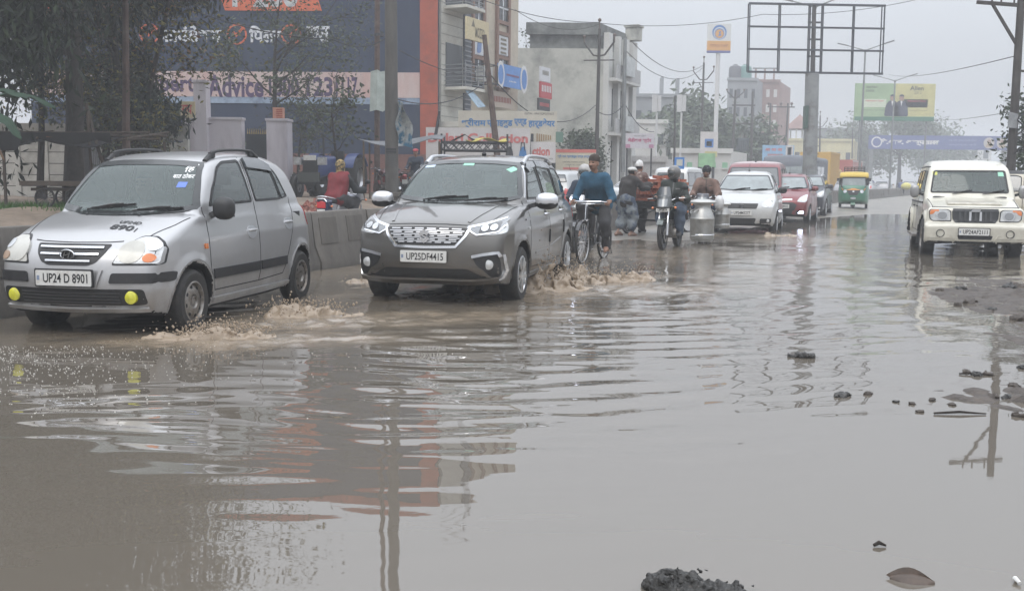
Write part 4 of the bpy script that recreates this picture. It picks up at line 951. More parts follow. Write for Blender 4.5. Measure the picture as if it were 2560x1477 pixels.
# a rusty pole with a folded board
rY=34.;q=av(937,0,rY);g1=gz(q.x,rY);root=thing('rusty_pole','slender rusty steel pole left of the thick concrete pole','utility pole',(q.x-.15,rY,g1-.2));b=MB();b.tube([(0,0,0),(.05,0,6),(.16,0,14)],[.10,.09,.075],M_RPOLE,10)
for z in (5.6,8.8):b.lathe([(.17,-.05),(.17,.05)],M_IRON,10,Matrix.Translation((.1,0,z)))
b.build('pole',root)
b=MB();za,zb=vz(937,160,rY),vz(937,262,rY);xa=vx(920,rY)-q.x+.15;b.sheet([[(xa-.02,-.25,za-.05-g1),(xa+.22,-.35,za-g1),(xa+.30,-.2,za-.05-g1),(xa+.52,-.1,za-g1)],[(xa-.06,-.28,zb-g1),(xa+.18,-.38,zb+.05-g1),(xa+.36,-.2,zb-g1),(xa+.5,-.1,zb+.1-g1)]],mat('grey_green_flex',(.36,.40,.37),.7,var=.2,vscale=3),Vector((0,.03,0)));b.build('folded_board',root)
# other poles
v_pole('leaning_pole',1190,85,385,36,'leaning rusty pole standing in front of the beige shop building',False,1226,.11,M_RPOLE)
v_pole('utility_pole',1478,72,395,48,'dark power pole with upswept arms before the old plaster building',vb=1470)
v_pole('utility_pole',1541,92,425,50,'plain grey pole at the right corner of the old plaster building',False,1535,.11,M_POLE)
v_pole('utility_pole',1735,155,400,75,'power pole with upswept arms left of the fuel sign pole',vb=1727)
v_pole('thin_post',1664,236,400,58,'thin dark post left of the far tree',False,1662,.06)
v_pole('thin_post',1312,330,388,38.2,'short black post at the right end of the cloth shop board',False,1310,.07,M_IRON)
v_pole('thin_post',1085,275,345,37,'leaning black post at the left end of the cloth shop board',False,1072,.06,M_IRON)
v_pole('utility_pole',2022,285,390,112,'hazy power pole with arms behind the billboard column',vb=2020)
v_pole('utility_pole',2102,315,392,135,'faint power pole behind the auto rickshaw',vb=2100)
v_pole('dark_pole',313,-40,375,25,'tall dark brown pole in front of the trees on the left',False,311,.085,M_RPOLE)
def h_frame():
 Y=88.;root=thing('transformer_frame','pair of power poles carrying a transformer box','transformer',(vx(1827,Y),Y,0));X=lambda v:vx(v,Y)-root.location.x
 for a,c,top in ((1802,1806,222),(1850,1848,226)):
  b=MB();b.tube([(X(a),0,0),(X(c),0,vz(1827,top,Y))],[.14,.1],M_OLDP,8);b.build('pole',root)
 b=MB()
 for y in (260,305,385):b.beam((X(1798),0,vz(1827,y,Y)),(X(1855),0,vz(1827,y,Y)),.1,.12,M_OLDP)
 for s in (1,-1):b.tube([(X(1806),0,vz(1827,245,Y)),(X(1806)+s*.75,0,vz(1827,226,Y))],.05,M_OLDP,6);b.ball((X(1806)+s*.75,0,vz(1827,222,Y)),.1,M_INSUL,8,5)
 b.build('cross_arm',root)
 b=MB();zb=vz(1827,372,Y);b.box((0,-.1,zb+.55),(.95,.7,1.1),mat('transformer_grey',(.06,.075,.08),.6));
 for k in range(6):b.box((-.42+k*.17,-.5,zb+.5),(.04,.16,.8),mat('transformer_grey',(.06,.075,.08)))
 for x in (-.25,0,.25):b.tube([(x,-.1,zb+1.1),(x,-.1,zb+1.4)],[.06,.03],M_INSUL,6)
 b.build('transformer_box',root)
h_frame()
def h_pole2():
 Y=105.;root=thing('double_pole','pair of distant power poles joined by a cross beam near the red tower','utility pole',(vx(1912,Y),Y,0));X=lambda v:vx(v,Y)-root.location.x
 for a,top in ((1893,255),(1935,255)):b=MB();b.tube([(X(a-2),0,0),(X(a),0,vz(1912,top,Y))],[.13,.09],M_OLDP,8);b.build('pole',root)
 b=MB();z=vz(1912,264,Y);b.beam((X(1885),0,z),(X(1952),0,z),.12,.12,M_OLDP);b.beam((X(1893),0,vz(1912,330,Y)),(X(1915),0,vz(1912,358,Y)),.07,.07,M_OLDP);b.beam((X(1935),0,vz(1912,330,Y)),(X(1915),0,vz(1912,358,Y)),.07,.07,M_OLDP)
 for v in (1888,1918,1944):b.ball((X(v),0,z+.35),.16,M_INSUL,8,5);b.tube([(X(v),0,z),(X(v),0,z+.3)],.05,M_INSUL,6)
 b.build('cross_arm',root)
h_pole2()
def fuel_lamp(v,lab):
 Y=66.;p=av(v,232,Y);root=thing('white_lamp_post',lab,'lamp post',(p.x,Y,.2),0,'white lamp posts of the fuel station');H=p.z-.2;b=MB();b.tube([(0,0,0),(0,0,H-1.2)],.06,mat('white_metal',(.5,.5,.5),.5),8);b.build('post',root)
 b=MB();b.box((-.15,0,H-.6),(.32,.12,1.1),MATS['white_metal']);b.box((.15,0,H-.6),(.24,.1,1.0),MATS['white_metal']);b.build('lamp_panel',root)
fuel_lamp(1620,'white lamp post left of the thin dark post by the far tree');fuel_lamp(1681,'white lamp post right of the thin dark post by the far tree')
# the right-hand pole with brackets
Y=24.;p=av(2519,-30,Y);q=av(2494,440,Y);root=thing('steel_lattice_pole','dark steel power pole with a slanted bracket at the right edge','utility pole',(q.x,Y,gz(q.x,Y)-.1));lx_=p.x-q.x;zz=lambda v,y:vz(v,y,Y)-root.location.z
b=MB();b.tube([(-.03,0,0),(lx_,0,p.z-root.location.z)],[.12,.085],M_OLDP,8);b.build('pole',root)
b=MB();X=lambda v:vx(v,Y)-q.x;b.beam((av(2408,6,Y).x-q.x,0,zz(2408,6)),(av(2545,16,Y).x-q.x,0,zz(2545,16)),.06,.08,M_OLDP);b.beam((av(2447,12,Y).x-q.x,0,zz(2447,12)),(av(2511,120,Y).x-q.x,0,zz(2511,120)),.05,.06,M_OLDP)
for v in (2445,2468,2500):pp=av(v,4,Y);b.tube([(pp.x-q.x,0,zz(v,8)),(pp.x-q.x,0,zz(v,-8))],.02,M_OLDP,6)
b.tube([(X(2497),0,zz(2497,175)),(X(2530),0,zz(2530,178))],.03,M_OLDP,6);b.build('bracket',root)
b=MB();pp=[av(2482,277,Y),av(2503,282,Y),av(2500,318,Y),av(2478,315,Y)];b.add([(v.x-q.x,-.14,v.z-root.location.z) for v in pp]+[(v.x-q.x,-.10,v.z-root.location.z) for v in pp],[(0,1,2,3),(7,6,5,4),(0,4,5,1),(1,5,6,2),(2,6,7,3),(3,7,4,0)],mat('faded_tin_sign',(.24,.25,.26),.6,var=.3,vscale=6));b.build('tin_sign',root)
b=MB();b.tube([(X(2500)+.2*math.sin(k*1.3)*.6,-.16+.05*math.cos(k),zz(2500,262+k*9)) for k in range(14)],.018,M_WIRE,5);b.build('cable_tangle',root)
# the empty billboard frame
def billboard_frame():
 Y=50.;c=av(2003,30,Y);root=thing('empty_billboard_frame','big empty steel billboard frame on a thick round column','billboard frame',(c.x,Y,0));cx=c.x
 pt=lambda x,y:(av(x,y,Y).x-cx,0,av(x,y,Y).z)
 b=MB();b.tube([(av(1997,430,Y).x-cx,0,-.1),(pt(2003,182)[0]-.02,0,pt(2003,182)[2])],[.36,.33],mat('silver_column',(.24,.25,.25),.55,.35,var=.2,vscale=1.5,dirt=(.12,.11,.10),dscale=1.2),20);b.tube([(pt(2003,182)[0],0,pt(2003,182)[2]),(pt(2007,15)[0],0,pt(2007,15)[2])],[.12,.10],M_OLDP,12);b.build('column',root)
 T=lambda u,v:tuple(np.array(pt(1845,10))*(1-u)*(1-v)+np.array(pt(2181,16))*u*(1-v)+np.array(pt(1841,178))*(1-u)*v+np.array(pt(2174,183))*u*v)
 M_FR=mat('billboard_steel',(.05,.055,.065),.6,.3)
 b=MB();off=Vector((0,.12,0))
 for v in (0,.335,.665,1):b.beam(Vector(T(0,v))-Vector((0,.1,0)),Vector(T(1,v))-Vector((0,.1,0)),.09,.10 if v in (0,1) else .085,M_FR)
 for u in (0,.225,.445,.54,.77,1):
  b.beam(Vector(T(u,0)),Vector(T(u,1)),.06,.05,M_FR,(0,1,0));du=.016 if u<.9 else -.014
  b.beam(Vector(T(u+du,0))+off,Vector(T(u+du,1))+off,.05,.045,M_FR,(0,1,0))
 for v in (.25,.5,.75):b.beam(Vector(T(.445,v))+off,Vector(T(.54,v))+off,.08,.08,M_FR)
 b.build('frame',root)
 b=MB();p_=av(1984,290,Y);b.box((p_.x-cx-.0,-.1,p_.z),(.12,.5,1.1),mat('green_box',(.05,.09,.075),.6));b.build('switch_box',root)
 b=MB()
 for k in range(12):b.tube([(av(2010,200+k*20,Y).x-cx,0,av(2010,200+k*20,Y).z),(av(2018,200+k*20,Y).x-cx,0,av(2018,200+k*20,Y).z)],.015,M_OLDP,5)
 b.build('climbing_pegs',root)
billboard_frame()
# fuel station totem
def fuel_sign():
 Y=80.;c=av(1772,95,Y);root=thing('fuel_station_sign','tall fuel station totem sign, white above and orange below with a round emblem','sign',(c.x,Y,0));w=vx(1800,Y)-vx(1744,Y);z1,zo,zb,z0=[vz(1772,y,Y) for y in (60,102,126,131)]
 b=MB();b.tube([(0,.1,0),(0,.1,z0)],.17,mat('white_metal',(.5,.5,.5)),12);b.build('post',root)
 b=MB();b.box((0,0,(z1+zo)/2),(w,.3,z1-zo),mat('totem_white',(.55,.56,.55),.5));b.box((0,0,(zo+zb)/2),(w,.3,zo-zb),mat('totem_orange',(.55,.30,.10),.5));b.box((0,0,(zb+z0)/2),(w,.3,zb-z0),mat('totem_blue',(.10,.12,.30),.5));bd=b.build('board',root)
 b=MB();M=frame_M((0,-.155,(z1+zo)/2),(1,0,0));r=w*.31;BL=mat('emblem_blue',(.06,.17,.42),.5);WH=mat('totem_white',(.5,.5,.5));OR=mat('totem_orange',(.5,.2,.1))
 for k,(rr,m,dy) in enumerate(((1,BL,0),(.82,WH,-.12),(.70,BL,-.16),(.6,OR,-.2))):b.lathe([(.001,.004+.004*k),(r*rr,.004+.004*k)],m,28,M @ Matrix.Translation((0,r*dy,0)))
 b.prism([(-.2*r,-.6*r),(.0,-.2*r),(-.1*r,.05*r),(.25*r,.2*r),(.1*r,-.2*r),(.3*r,-.4*r)],.016,.022,BL,M);b.build('emblem',bd)
 b=MB();lettering(b,'PETROL PUMP',.2,w*.75,mat('sign_dark_red',(.25,.05,.04)),frame_M((0,-.155,(zo+zb)/2),(1,0,0)),.005);b.build('lettering',bd)
fuel_sign()
# boards with writing
def board(name,label,va,ya,vb,yb,Y,m,txt=(),cat='signboard',legs=0,yaw=0.,frame=None,base=None,thick=.08,blocks=()):
 a,c=av(va,ya,Y),av(vb,yb,Y);w=c.x-a.x;h=a.z-c.z;cx,cz=(a.x+c.x)/2,(a.z+c.z)/2
 root=thing(name,label,cat,(cx,Y,0),yaw);b=MB();b.box((0,0,cz),(w,thick,h),m);bd=b.build('panel',root)
 if txt:
  tb=MB()
  for t,fx,fz,fw,fh,tm,bold in txt:lettering(tb,t,h*fh,w*fw,tm,frame_M((-w/2+w*fx,-thick/2,cz-h/2+h*fz),(1,0,0)),.012,bold)
  tb.build('lettering',bd)
 if blocks:
  tb=MB()
  for fx,fz,fw,fh,bm_ in blocks:tb.box((-w/2+w*fx,-thick/2-.002,cz-h/2+h*fz),(w*fw,.012,h*fh),bm_)
  tb.build('printed_area',bd)
 if legs:
  g=base if base is not None else gz(cx,Y)-.2
  for k in range(legs):x=-w*.42+w*.84*k/max(1,legs-1);b=MB();b.tube([(x,.12,g),(x,.12,cz+h/2)],.05 if Y<60 else .09,frame or M_IRON,6);b.build('post',root)
 return root,bd,w,h,cz
LB=mat('letter_blue',(.06,.19,.42),.6);LBK=mat('letter_black',(.035,.035,.04),.6);LR=mat('letter_pink_red',(.52,.16,.15),.6);LRED=mat('letter_red',(.5,.1,.1));LW=mat('letter_white',(.6,.6,.6));LP=mat('letter_purple_red',(.45,.06,.16),.6)
CR=mat('board_cream',(.47,.44,.37),.6,var=.12,vscale=1.5);PW=mat('board_white',(.52,.50,.49),.6,var=.1,vscale=1.5)
root,bd,w,h,cz=board('plywood_shop_board','wide cream shop board with blue Hindi lettering, topmost beside the plaster building',1130,273,1372,356,38.5,CR,(('श्रीराम',.155,.62,.25,.30,LB,.03),('प्लाईवुड',.42,.62,.26,.30,LB,.03),('एण्ड',.63,.64,.13,.25,LB,.03),('हार्डवेयर',.845,.62,.27,.32,LB,.03),('हमारे यहाँ प्लाई, सनमाइका, बोर्ड, सीमेंट',.5,.36,.45,.07,LBK,.0),('GSTIN : 09AYQPG7562Z',.82,.92,.3,.07,LBK,.0)),legs=3,base=gz(0,38)-.2)
b=MB()
for k in range(7):b.box((w*.30+k*.085,-.05,cz-h*.30),(.045,.02,h*(.25-.02*k)),mat('plywood_brown',(.3,.2,.1),.6))
b.box((w*.30+.85,-.05,cz-h*.28),(.28,.02,h*.32),mat('sheet_green',(.12,.2,.16),.6));b.build('picture',bd)
root,bd,w,h,cz=board('cloth_shop_board','long white shop board with large faded red lettering and two dark robed figures',1050,314,1306,396,37.5,PW,(('Dulari Collection',.50,.68,.96,.30,LR,.04),),legs=3)
b=MB();M=frame_M((w*.30,-.05,cz-h*.30),(1,0,0))
for x in (0,.5):b.prism(rnd([(-.18,-.34),(.2,-.34),(.12,.15),(.02,.3),(-.1,.15)],.06),0,.012,LBK if x==0 else LB,M @ Matrix.Translation((x,0,0)));b.tube([M @ Vector((x-.07,.12,.01)),M @ Vector((x-.05,.42,.01)),M @ Vector((x+.06,.42,.01)),M @ Vector((x+.08,.12,.01))],.02,LBK,5)
b.build('picture',bd)
board('cloth_shop_board','small white shop board with a short red word, below the picture of planks',1308,350,1369,402,37.8,PW,(('ction',.42,.55,.7,.40,LR,.04),('and Beauty',.6,.2,.6,.10,LBK,0)),legs=2)
board('hardware_board','red-topped cream hardware board behind the roof of the grey car',1370,368,1468,428,40,mat('board_pale_yellow',(.50,.46,.36),.6),(('श्री राम प्लाईवुड एण्ड हार्डवेयर',.5,.70,.92,.15,LB,.02),('प्लाई बोर्ड, सनमाइका, हार्डवेयर',.45,.47,.55,.07,LBK,0),('दरवाजे, पेंट, टाइल्स',.45,.35,.4,.06,LBK,0)),legs=2,blocks=((.5,.93,1.0,.14,mat('board_red_top',(.5,.14,.12),.6)),(.55,.20,.72,.09,LR),(.55,.07,.85,.08,LRED)))
board('medical_shop_banner','white banner with red Hindi lettering for a medical store',1541,329,1612,366,54,mat('banner_white',(.52,.50,.54),.6,var=.1),(('मेडीकल स्टोर',.5,.52,.80,.36,LP,.03),('श्री सांई कृष्णा',.5,.83,.4,.1,LBK,0)),cat='banner',legs=2,blocks=((.1,.14,.16,.24,mat('print_pink',(.4,.2,.3),.6)),(.9,.14,.16,.24,mat('print_pink',(.4,.2,.3)))))
root,bd,w,h,cz=board('blue_square_sign','blue road sign with a pale square centre above the white car',1663,388,1686,417,36,mat('sign_road_blue',(.06,.20,.50),.5),(),'road sign',1,blocks=((.5,.55,.62,.55,mat('sign_pale',(.5,.5,.45),.6)),))
root,bd,w,h,cz=board('school_hoarding','green and yellow hoarding showing two students in dark blazers',2109,206,2300,299,100,mat('hoarding_green',(.27,.38,.22),.6,var=.15,vscale=.8),(('Allen',.765,.88,.17,.12,LBK,.02),('2312',.78,.76,.09,.08,LBK,.0),('DELHI PUBLIC',.20,.9,.14,.05,LBK,.02),('SCHOOL',.18,.80,.11,.06,LBK,.02),('Admission Open',.24,.53,.23,.06,LRED,.02),('Admission Open',.77,.53,.23,.06,LRED,.02),('Nursery to Class',.24,.28,.3,.035,LBK,0),('Contact Principal',.80,.28,.22,.035,LBK,0)),'hoarding',2,frame=M_POLE,base=-.3,thick=.3,blocks=((.75,.56,.5,.88,mat('hoarding_yellow',(.46,.43,.19),.6,var=.15,vscale=.8)),(.5,.05,1,.11,mat('hoarding_dark_green',(.05,.16,.10),.6)),(.24,.47,.30,.22,mat('hoarding_pale',(.52,.58,.45),.6)),(.76,.47,.30,.22,mat('hoarding_cream',(.58,.56,.40),.6))))
b=MB();M=frame_M((0,-.165,cz),(1,0,0));DB=mat('print_navy',(.035,.04,.07),.6);SK=mat('print_skin',(.32,.2,.15),.6)
for x,s in ((-.28,1.),(.62,1.)):b.prism(rnd([(-.75*s+x,-h*.38),(.72*s+x,-h*.38),(.62*s+x,-.35),(.32*s+x,.15),(-.32*s+x,.15),(-.62*s+x,-.3)],.2),0,.02,DB,M);b.prism([(x+.23*math.cos(t),.42+.3*math.sin(t)) for t in np.linspace(0,6.28,16)[:-1]],.0,.03,SK,M);b.prism([(x+.25*math.cos(t),.55+.2*math.sin(t)) for t in np.linspace(0,3.14,10)],.03,.04,DB,M);b.prism([(x-.1,.12),(x+.1,.12),(x,-.4)],.02,.03,LW,M)
b.build('picture',bd)
def arch():
 Y=128.;a,c=av(2143,331,Y),av(2484,339,Y);z1,z0=(a.z+c.z)/2,vz(2310,369,Y);w=c.x-a.x;root=thing('arch_banner','blue arch across the far road with white Hindi hospital lettering','arch',((a.x+c.x)/2,Y,0));cz=(z0+z1)/2;h=z1-z0
 b=MB();b.box((0,0,cz),(w,.5,h),mat('arch_blue',(.09,.115,.27),.6,var=.1));bd=b.build('panel',root)
 b=MB();lettering(b,'डी.आर. अस्पताल',h*.52,w*.44,LW,frame_M((-w*.22,-.255,cz),(1,0,0)),.01,.06);lettering(b,'24 घंटे इमरजेंसी सेवा',h*.18,w*.2,mat('arch_print',(.3,.32,.45),.6),frame_M((w*.17,-.255,cz+h*.18),(1,0,0)),.01);lettering(b,'सम्पर्क करें',h*.18,w*.2,mat('arch_print',(.3,.32,.45)),frame_M((w*.17,-.255,cz-h*.15),(1,0,0)),.01);b.build('lettering',bd)
 b=MB()
 for f,m in ((-.45,LW),(.36,mat('print_pale_face',(.45,.42,.4),.6)),(.455,mat('print_pale_face',(.45,.42,.4)))):b.lathe([(.001,.02),(h*.40,.02),(h*.40,0)],m,20,frame_M((w*f,-.255,cz),(1,0,0)))
 for f in (.36,.455):b.prism([(w*f-h*.25,cz-h*.3),(w*f+h*.25,cz-h*.3),(w*f+h*.12,cz-.0),(w*f-h*.12,cz-.0)],.021,.03,mat('print_shirt',(.4,.3,.2),.6),frame_M((0,-.255,0),(1,0,0)));b.lathe([(.001,.03),(h*.15,.03)],SK,12,frame_M((w*f,-.255,cz+h*.1),(1,0,0)))
 b.lathe([(.001,.03),(h*.30,.03),(h*.30,.02)],mat('arch_blue',(.1,.1,.3)),16,frame_M((-w*.45,-.255,cz),(1,0,0)));b.build('emblem',bd)
 for x in (-w/2+.3,w/2-.3):b=MB();b.box((x,.1,(z0-.2)/2),(.5,.5,z0+.2),M_POLE);b.build('leg',root)
arch()
board('blue_poster','blue poster with a red-lettered slogan and a face left of the yellow lorry',1880,358,1956,398,78,mat('poster_sky',(.22,.38,.55),.6,var=.2,vscale=1),(('आ आ आ',.35,.72,.55,.18,LR,.03),('प्रधान',.4,.35,.5,.2,LR,.03)),'poster',2,blocks=((.85,.5,.24,.95,mat('poster_pale',(.5,.48,.48),.6)),(.85,.55,.12,.5,SK),(.85,.82,.13,.12,DB)))
board('pump_board','pale fuel station board with a round emblem and a yellow lower part',1727,325,1768,388,70,PW,(),'sign',1,blocks=((.5,.55,.5,.34,mat('emblem_blue',(.06,.17,.42))),(.5,.53,.3,.2,mat('totem_orange',(.5,.2,.1))),(.62,.12,.7,.22,mat('hoarding_yellow',(.5,.5,.1)))))
board('green_shop_board','light green shop banner behind the milkman',1722,378,1762,412,62,mat('print_green',(.25,.45,.25),.6,var=.3,vscale=1.5),(),'banner',2)
# ---- wires
def wire(label,pts,sag=.5,r=.012,n=14,name='cable'):
 b=MB();P=[]
 for a,c in zip(pts[:-1],pts[1:]):
  a,c=Vector(a),Vector(c)
  for k in range(n):t=k/n;q=a.lerp(c,t);q.z -= sag*4*t*(1-t);P.append(q)
 P.append(Vector(pts[-1]));b.tube(P,r,M_WIRE,5);o=b.build(name);return tag(o,label,'cable','overhead cables')
wire('thick black cable sagging from the left trees to the thick concrete pole',[av(395,-8,26),av(820,97,29),av(960,90,30)],.25,.016)
wire('thin cable sloping from the upper left trees across the blue wall',[av(60,12,27),av(240,-6,28)],.1,.012)
wire('cable looping from the concrete pole to the leaning pole',[av(970,242,30),av(1180,215,36)],.35,.018)
wire('cable hanging from the leaning pole to the pole by the plaster building',[av(1205,180,36),av(1468,260,48)],1.2,.02)
wire('cable from the corner of the blue building down to the leaning pole',[av(985,125,30),av(1205,190,36)],.2,.014)
wire('cable hanging in front of the old plaster building',[av(1468,270,48),av(1540,255,50),av(1612,325,54)],.4,.02)
wire('cable from the beige building roof to the plaster building parapet',[av(1150,-15,42),av(1478,56,48)],.3,.016)
wire('lower cable from the beige building roof to the power pole',[av(1270,25,44),av(1478,60,48)],.5,.014)
wire('faint long cable crossing the sky behind the billboard frame',[av(1478,58,48),av(1880,36,50),av(2300,-10,52)],.3,.014)
wire('pair of cables sagging from plaster building to the far power pole',[av(1560,106,50),av(1735,160,75)],.9,.02)
wire('second cable sagging from plaster building to the far power pole',[av(1545,128,50),av(1735,165,75)],1.1,.018)
wire('cable rising from the hoarding toward the right-hand pole',[av(2190,184,90),av(2510,137,24)],.3,.012)
wire('low cable from the far lamps toward the right-hand pole',[av(2300,292,120),av(2500,275,24)],.2,.009)
# ---- stalls and awnings
def tea_stall():
 Y=21.5;cx=vx(180,Y);g=gz(cx,Y);root=thing('bamboo_awning','bamboo stall frame roofed with black plastic on the left','awning',(cx,Y,g));X=lambda v,y=Y:vx(v,y)-cx;Z=lambda y,v=180:vz(v,y,Y)-g
 b=MB()
 for y,v0,v1,dy,dz in ((325,-60,372,0,0),(332,-60,405,.25,-4),(342,100,405,-.2,-18)):b.tube([(X(v0),dy,Z(y,v0)),(X((v0+v1)/2),dy,Z(y+3)),(X(v1),dy,Z(y+dz*0+2,v1))],.028,M_BAMB,6)
 for v in (-20,60,150,260,360):b.tube([(X(v),-1.0,Z(345)),(X(v+12),1.2,Z(318))],.025,M_BAMB,6)
 b.build('roof_pole',root)
 for v,top,yo in ((64,348,-.9),(258,260,-.6),(372,345,.9),(-40,335,.9)):
  b=MB();b.tube([(X(v),yo,-.1),(X(v-8 if v==258 else v),yo,Z(top))],.03,M_BAMB,6);b.build('post',root)
 b=MB();b.tube([(X(285),-.6,Z(410)),(X(258),-.5,Z(330)),(X(244),-.4,Z(278))],.035,M_BAMB,6);b.build('slanted_pole',root)
 b=MB();rows=[]
 for i in range(7):
  t=i/6;rows.append([(X(20+290*u),-1.0+2.0*t,Z(352-26*t+10*math.sin(u*9+t*3)*(1-t)+8*math.sin(u*3.1))) for u in np.linspace(0,1,22)])
 b.sheet(rows,mat('black_plastic_sheet',(.012,.012,.013),.9,var=.3,vscale=4),.02);b.sheet([[(X(14+310*u),-1.03-.05*math.sin(9*u)+.03*k,Z(332+k*(8+7*abs(math.sin(7*u))+(12 if .05<u<.3 else 0)*.6))) for u in np.linspace(0,1,40)] for k in (0,1,2)],MATS['black_plastic_sheet'],Vector((0,.015,0)));b.build('plastic_sheet',root)
 b=MB();rows=[[(X(170+150*u),-.95,Z(y+8*u*(1-u))) for u in np.linspace(0,1,8)] for y in (334,338,343)];b.sheet(rows,mat('faded_orange_cloth',(.10,.045,.02),.9,var=.5,vscale=6),Vector((0,.02,0)));b.build('orange_cloth',root)
tea_stall()
def handcart():
 Y=20.5;cx=vx(140,Y);g=gz(cx,Y);root=thing('handcart','dark wooden handcart with a large spoked wheel under the bamboo awning','handcart',(cx,Y,g));z=vz(140,452,Y)-g
 b=MB();b.box((0.15,0,z),(1.35,1.0,.09),M_BAMB);b.box((0.2,0,z-.12),(1.1,.8,.06),M_BAMB);b.build('deck',root)
 r=(z-.1)*.5
 for i,(x,y) in enumerate(((-.05,-.45),(.55,-.45),(-.05,.45),(.55,.45))):
  b=MB();n=28;b.tube([(r*math.cos(2*math.pi*k/n),0,r*math.sin(2*math.pi*k/n)) for k in range(n+1)],.022,M_TYRE,6,False)
  for k in range(16):a=2*math.pi*k/16;b.tube([(0,0,0),(r*math.cos(a),0,r*math.sin(a))],.006,M_IRON,4)
  b.build('wheel',root,(x,y,r))
  b=MB();b.beam((x,y*.9,r),(x,y*.9,z),.05,.05,M_BAMB);b.build('leg',root)
handcart()
def grey_tarp():
 Y=31.5;cx=vx(985,Y);g=gz(cx,Y);root=thing('grey_tarpaulin','sagging grey tarpaulin stretched behind the thick concrete pole','awning',(cx,Y,g));Z=lambda y:vz(985,y,Y)-g;X=lambda v:vx(v,Y)-cx
 b=MB();rows=[]
 for i in range(8):
  t=i/7;rows.append([(X(893+200*u),-.8+1.8*t,Z(345+22*math.sin(math.pi*min(1,u*1.15))*(.6+.4*(1-t))-14*u*t-(4+6*t)*abs(math.sin(3*u)))) for u in np.linspace(0,1,20)])
 b.sheet(rows,mat('grey_tarpaulin_cloth',(.13,.14,.15),.6,var=.3,vscale=2),.02);b.build('sheet',root)
 for v,yo in ((905,-.7),(1086,-.6),(1080,1),(900,1)):b=MB();b.tube([(X(v),yo,-.1),(X(v),yo,Z(350))],.03,M_WOODP,6);b.build('post',root)
grey_tarp()
def frame_stall():
 Y=33.;cx=vx(1170,Y);g=gz(cx,Y);root=thing('iron_stall','black iron food stall frame draped with yellow cloth above the grey car','stall',(cx,Y,g));Z=lambda y:vz(1170,y,Y)-g;X=lambda v:vx(v,Y)-cx
 x0,x1,zt,zb=X(1092),X(1250),Z(352),Z(372);b=MB()
 for yo in (-.7,.7):
  b.tube([(x0,yo,zt),(x1,yo,zt)],.03,M_IRON,6);b.tube([(x0,yo,zb),(x1,yo,zb)],.03,M_IRON,6);n=8
  for k in range(n):xa,xb_=x0+(x1-x0)*k/n,x0+(x1-x0)*(k+1)/n;b.tube([(xa,yo,zt),(xb_,yo,zb)],.016,M_IRON,5);b.tube([(xa,yo,zb),(xb_,yo,zt)],.016,M_IRON,5)
 for x in (x0,x1):b.tube([(x,-.7,zt),(x,.7,zt)],.03,M_IRON,6)
 b.build('lattice',root)
 for x in (x0,x1):
  for yo in (-.7,.7):b=MB();b.tube([(x,yo,-.1),(x,yo,zt+.25)],.035,M_IRON,6);b.build('post',root)
 b=MB();b.sheet([[(X(1108),-.6,Z(352)),(X(1145),-.3,Z(332)),(X(1160),0,Z(340)),(X(1185),.2,Z(350))],[(X(1108),.6,Z(350)),(X(1145),.5,Z(330)),(X(1160),.6,Z(342)),(X(1185),.7,Z(352))]],mat('black_plastic_sheet',(.016,.016,.018)),.02);b.build('black_sheet',root)
 b=MB();b.sheet([[(X(1150+100*u),-.75+1.4*t,Z(346+5*math.sin(9*u+2*t)-3*t)) for u in np.linspace(0,1,14)] for t in (0,.33,.66,1)],mat('yellow_cloth',(.42,.36,.09),.85,var=.35,vscale=5),.02);b.build('yellow_cloth',root)
 b=MB();b.box(((x0+x1)/2,0,.75),(x1-x0,1.2,.08),M_BAMB);b.box(((x0+x1)/2,0,.4),((x1-x0)*.9,1.0,.5),M_RUST);b.build('counter',root)
frame_stall()
# ================================================================== trees and plants
def leafm(n,c,var=.4):return mat(n,c,.6,var=var,vscale=3,spec=.3)
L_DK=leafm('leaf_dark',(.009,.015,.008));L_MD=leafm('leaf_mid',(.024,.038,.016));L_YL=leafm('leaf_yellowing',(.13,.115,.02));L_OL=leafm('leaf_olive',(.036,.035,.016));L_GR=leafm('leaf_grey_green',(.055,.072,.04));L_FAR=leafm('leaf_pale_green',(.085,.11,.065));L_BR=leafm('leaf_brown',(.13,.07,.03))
M_BARK=mat('bark',(.026,.020,.016),.9,var=.4,vscale=12,bump=.8,bscale=30)
def leaves(rs,C,size,droop=.3,long=2.0):
 """one folded leaf (two quads) at every centre"""
 n=len(C);a=rs.uniform(0,2*math.pi,n);el=rs.normal(-droop,.5,n);d=np.stack([np.cos(a)*np.cos(el),np.sin(a)*np.cos(el),np.sin(el)],1)
 u=rs.normal(size=(n,3));s=np.cross(d,u);s /= np.linalg.norm(s,axis=1)[:,None]+1e-9;k=size*rs.uniform(.6,1.35,n)[:,None];nn=np.cross(d,s)
 p0=C;p1=C+d*k*.45*long+s*k*.42+nn*k*.1;p2=C+d*k*long;p3=C+d*k*.45*long-s*k*.42+nn*k*.1
 return np.stack([p0,p1,p2,p3],1).reshape(-1,3)
def limb(b,rs,p,d,L,r,m,depth,tips,spread=.6,up=.1):
 P=[p];q=Vector(p);dd=Vector(d).normalized()
 for k in range(4):dd=(dd+Vector(rs.normal(0,.14,3))+Vector((0,0,up*.3))).normalized();q=q+dd*L/4;P.append(q.copy())
 b.tube(P,[r*(1-.16*k) for k in range(5)],m,7 if r>.04 else 5,False)
 if depth <= 0:tips.append((q,dd));tips.append((P[2],dd));return
 for k in range(rs.randint(2,4)):
  i=rs.randint(2,5);nd=(dd+Vector(rs.normal(0,spread,3))+Vector((0,0,up))).normalized();limb(b,rs,P[i],nd,L*rs.uniform(.55,.85),r*.55,m,depth-1,tips,spread,up)
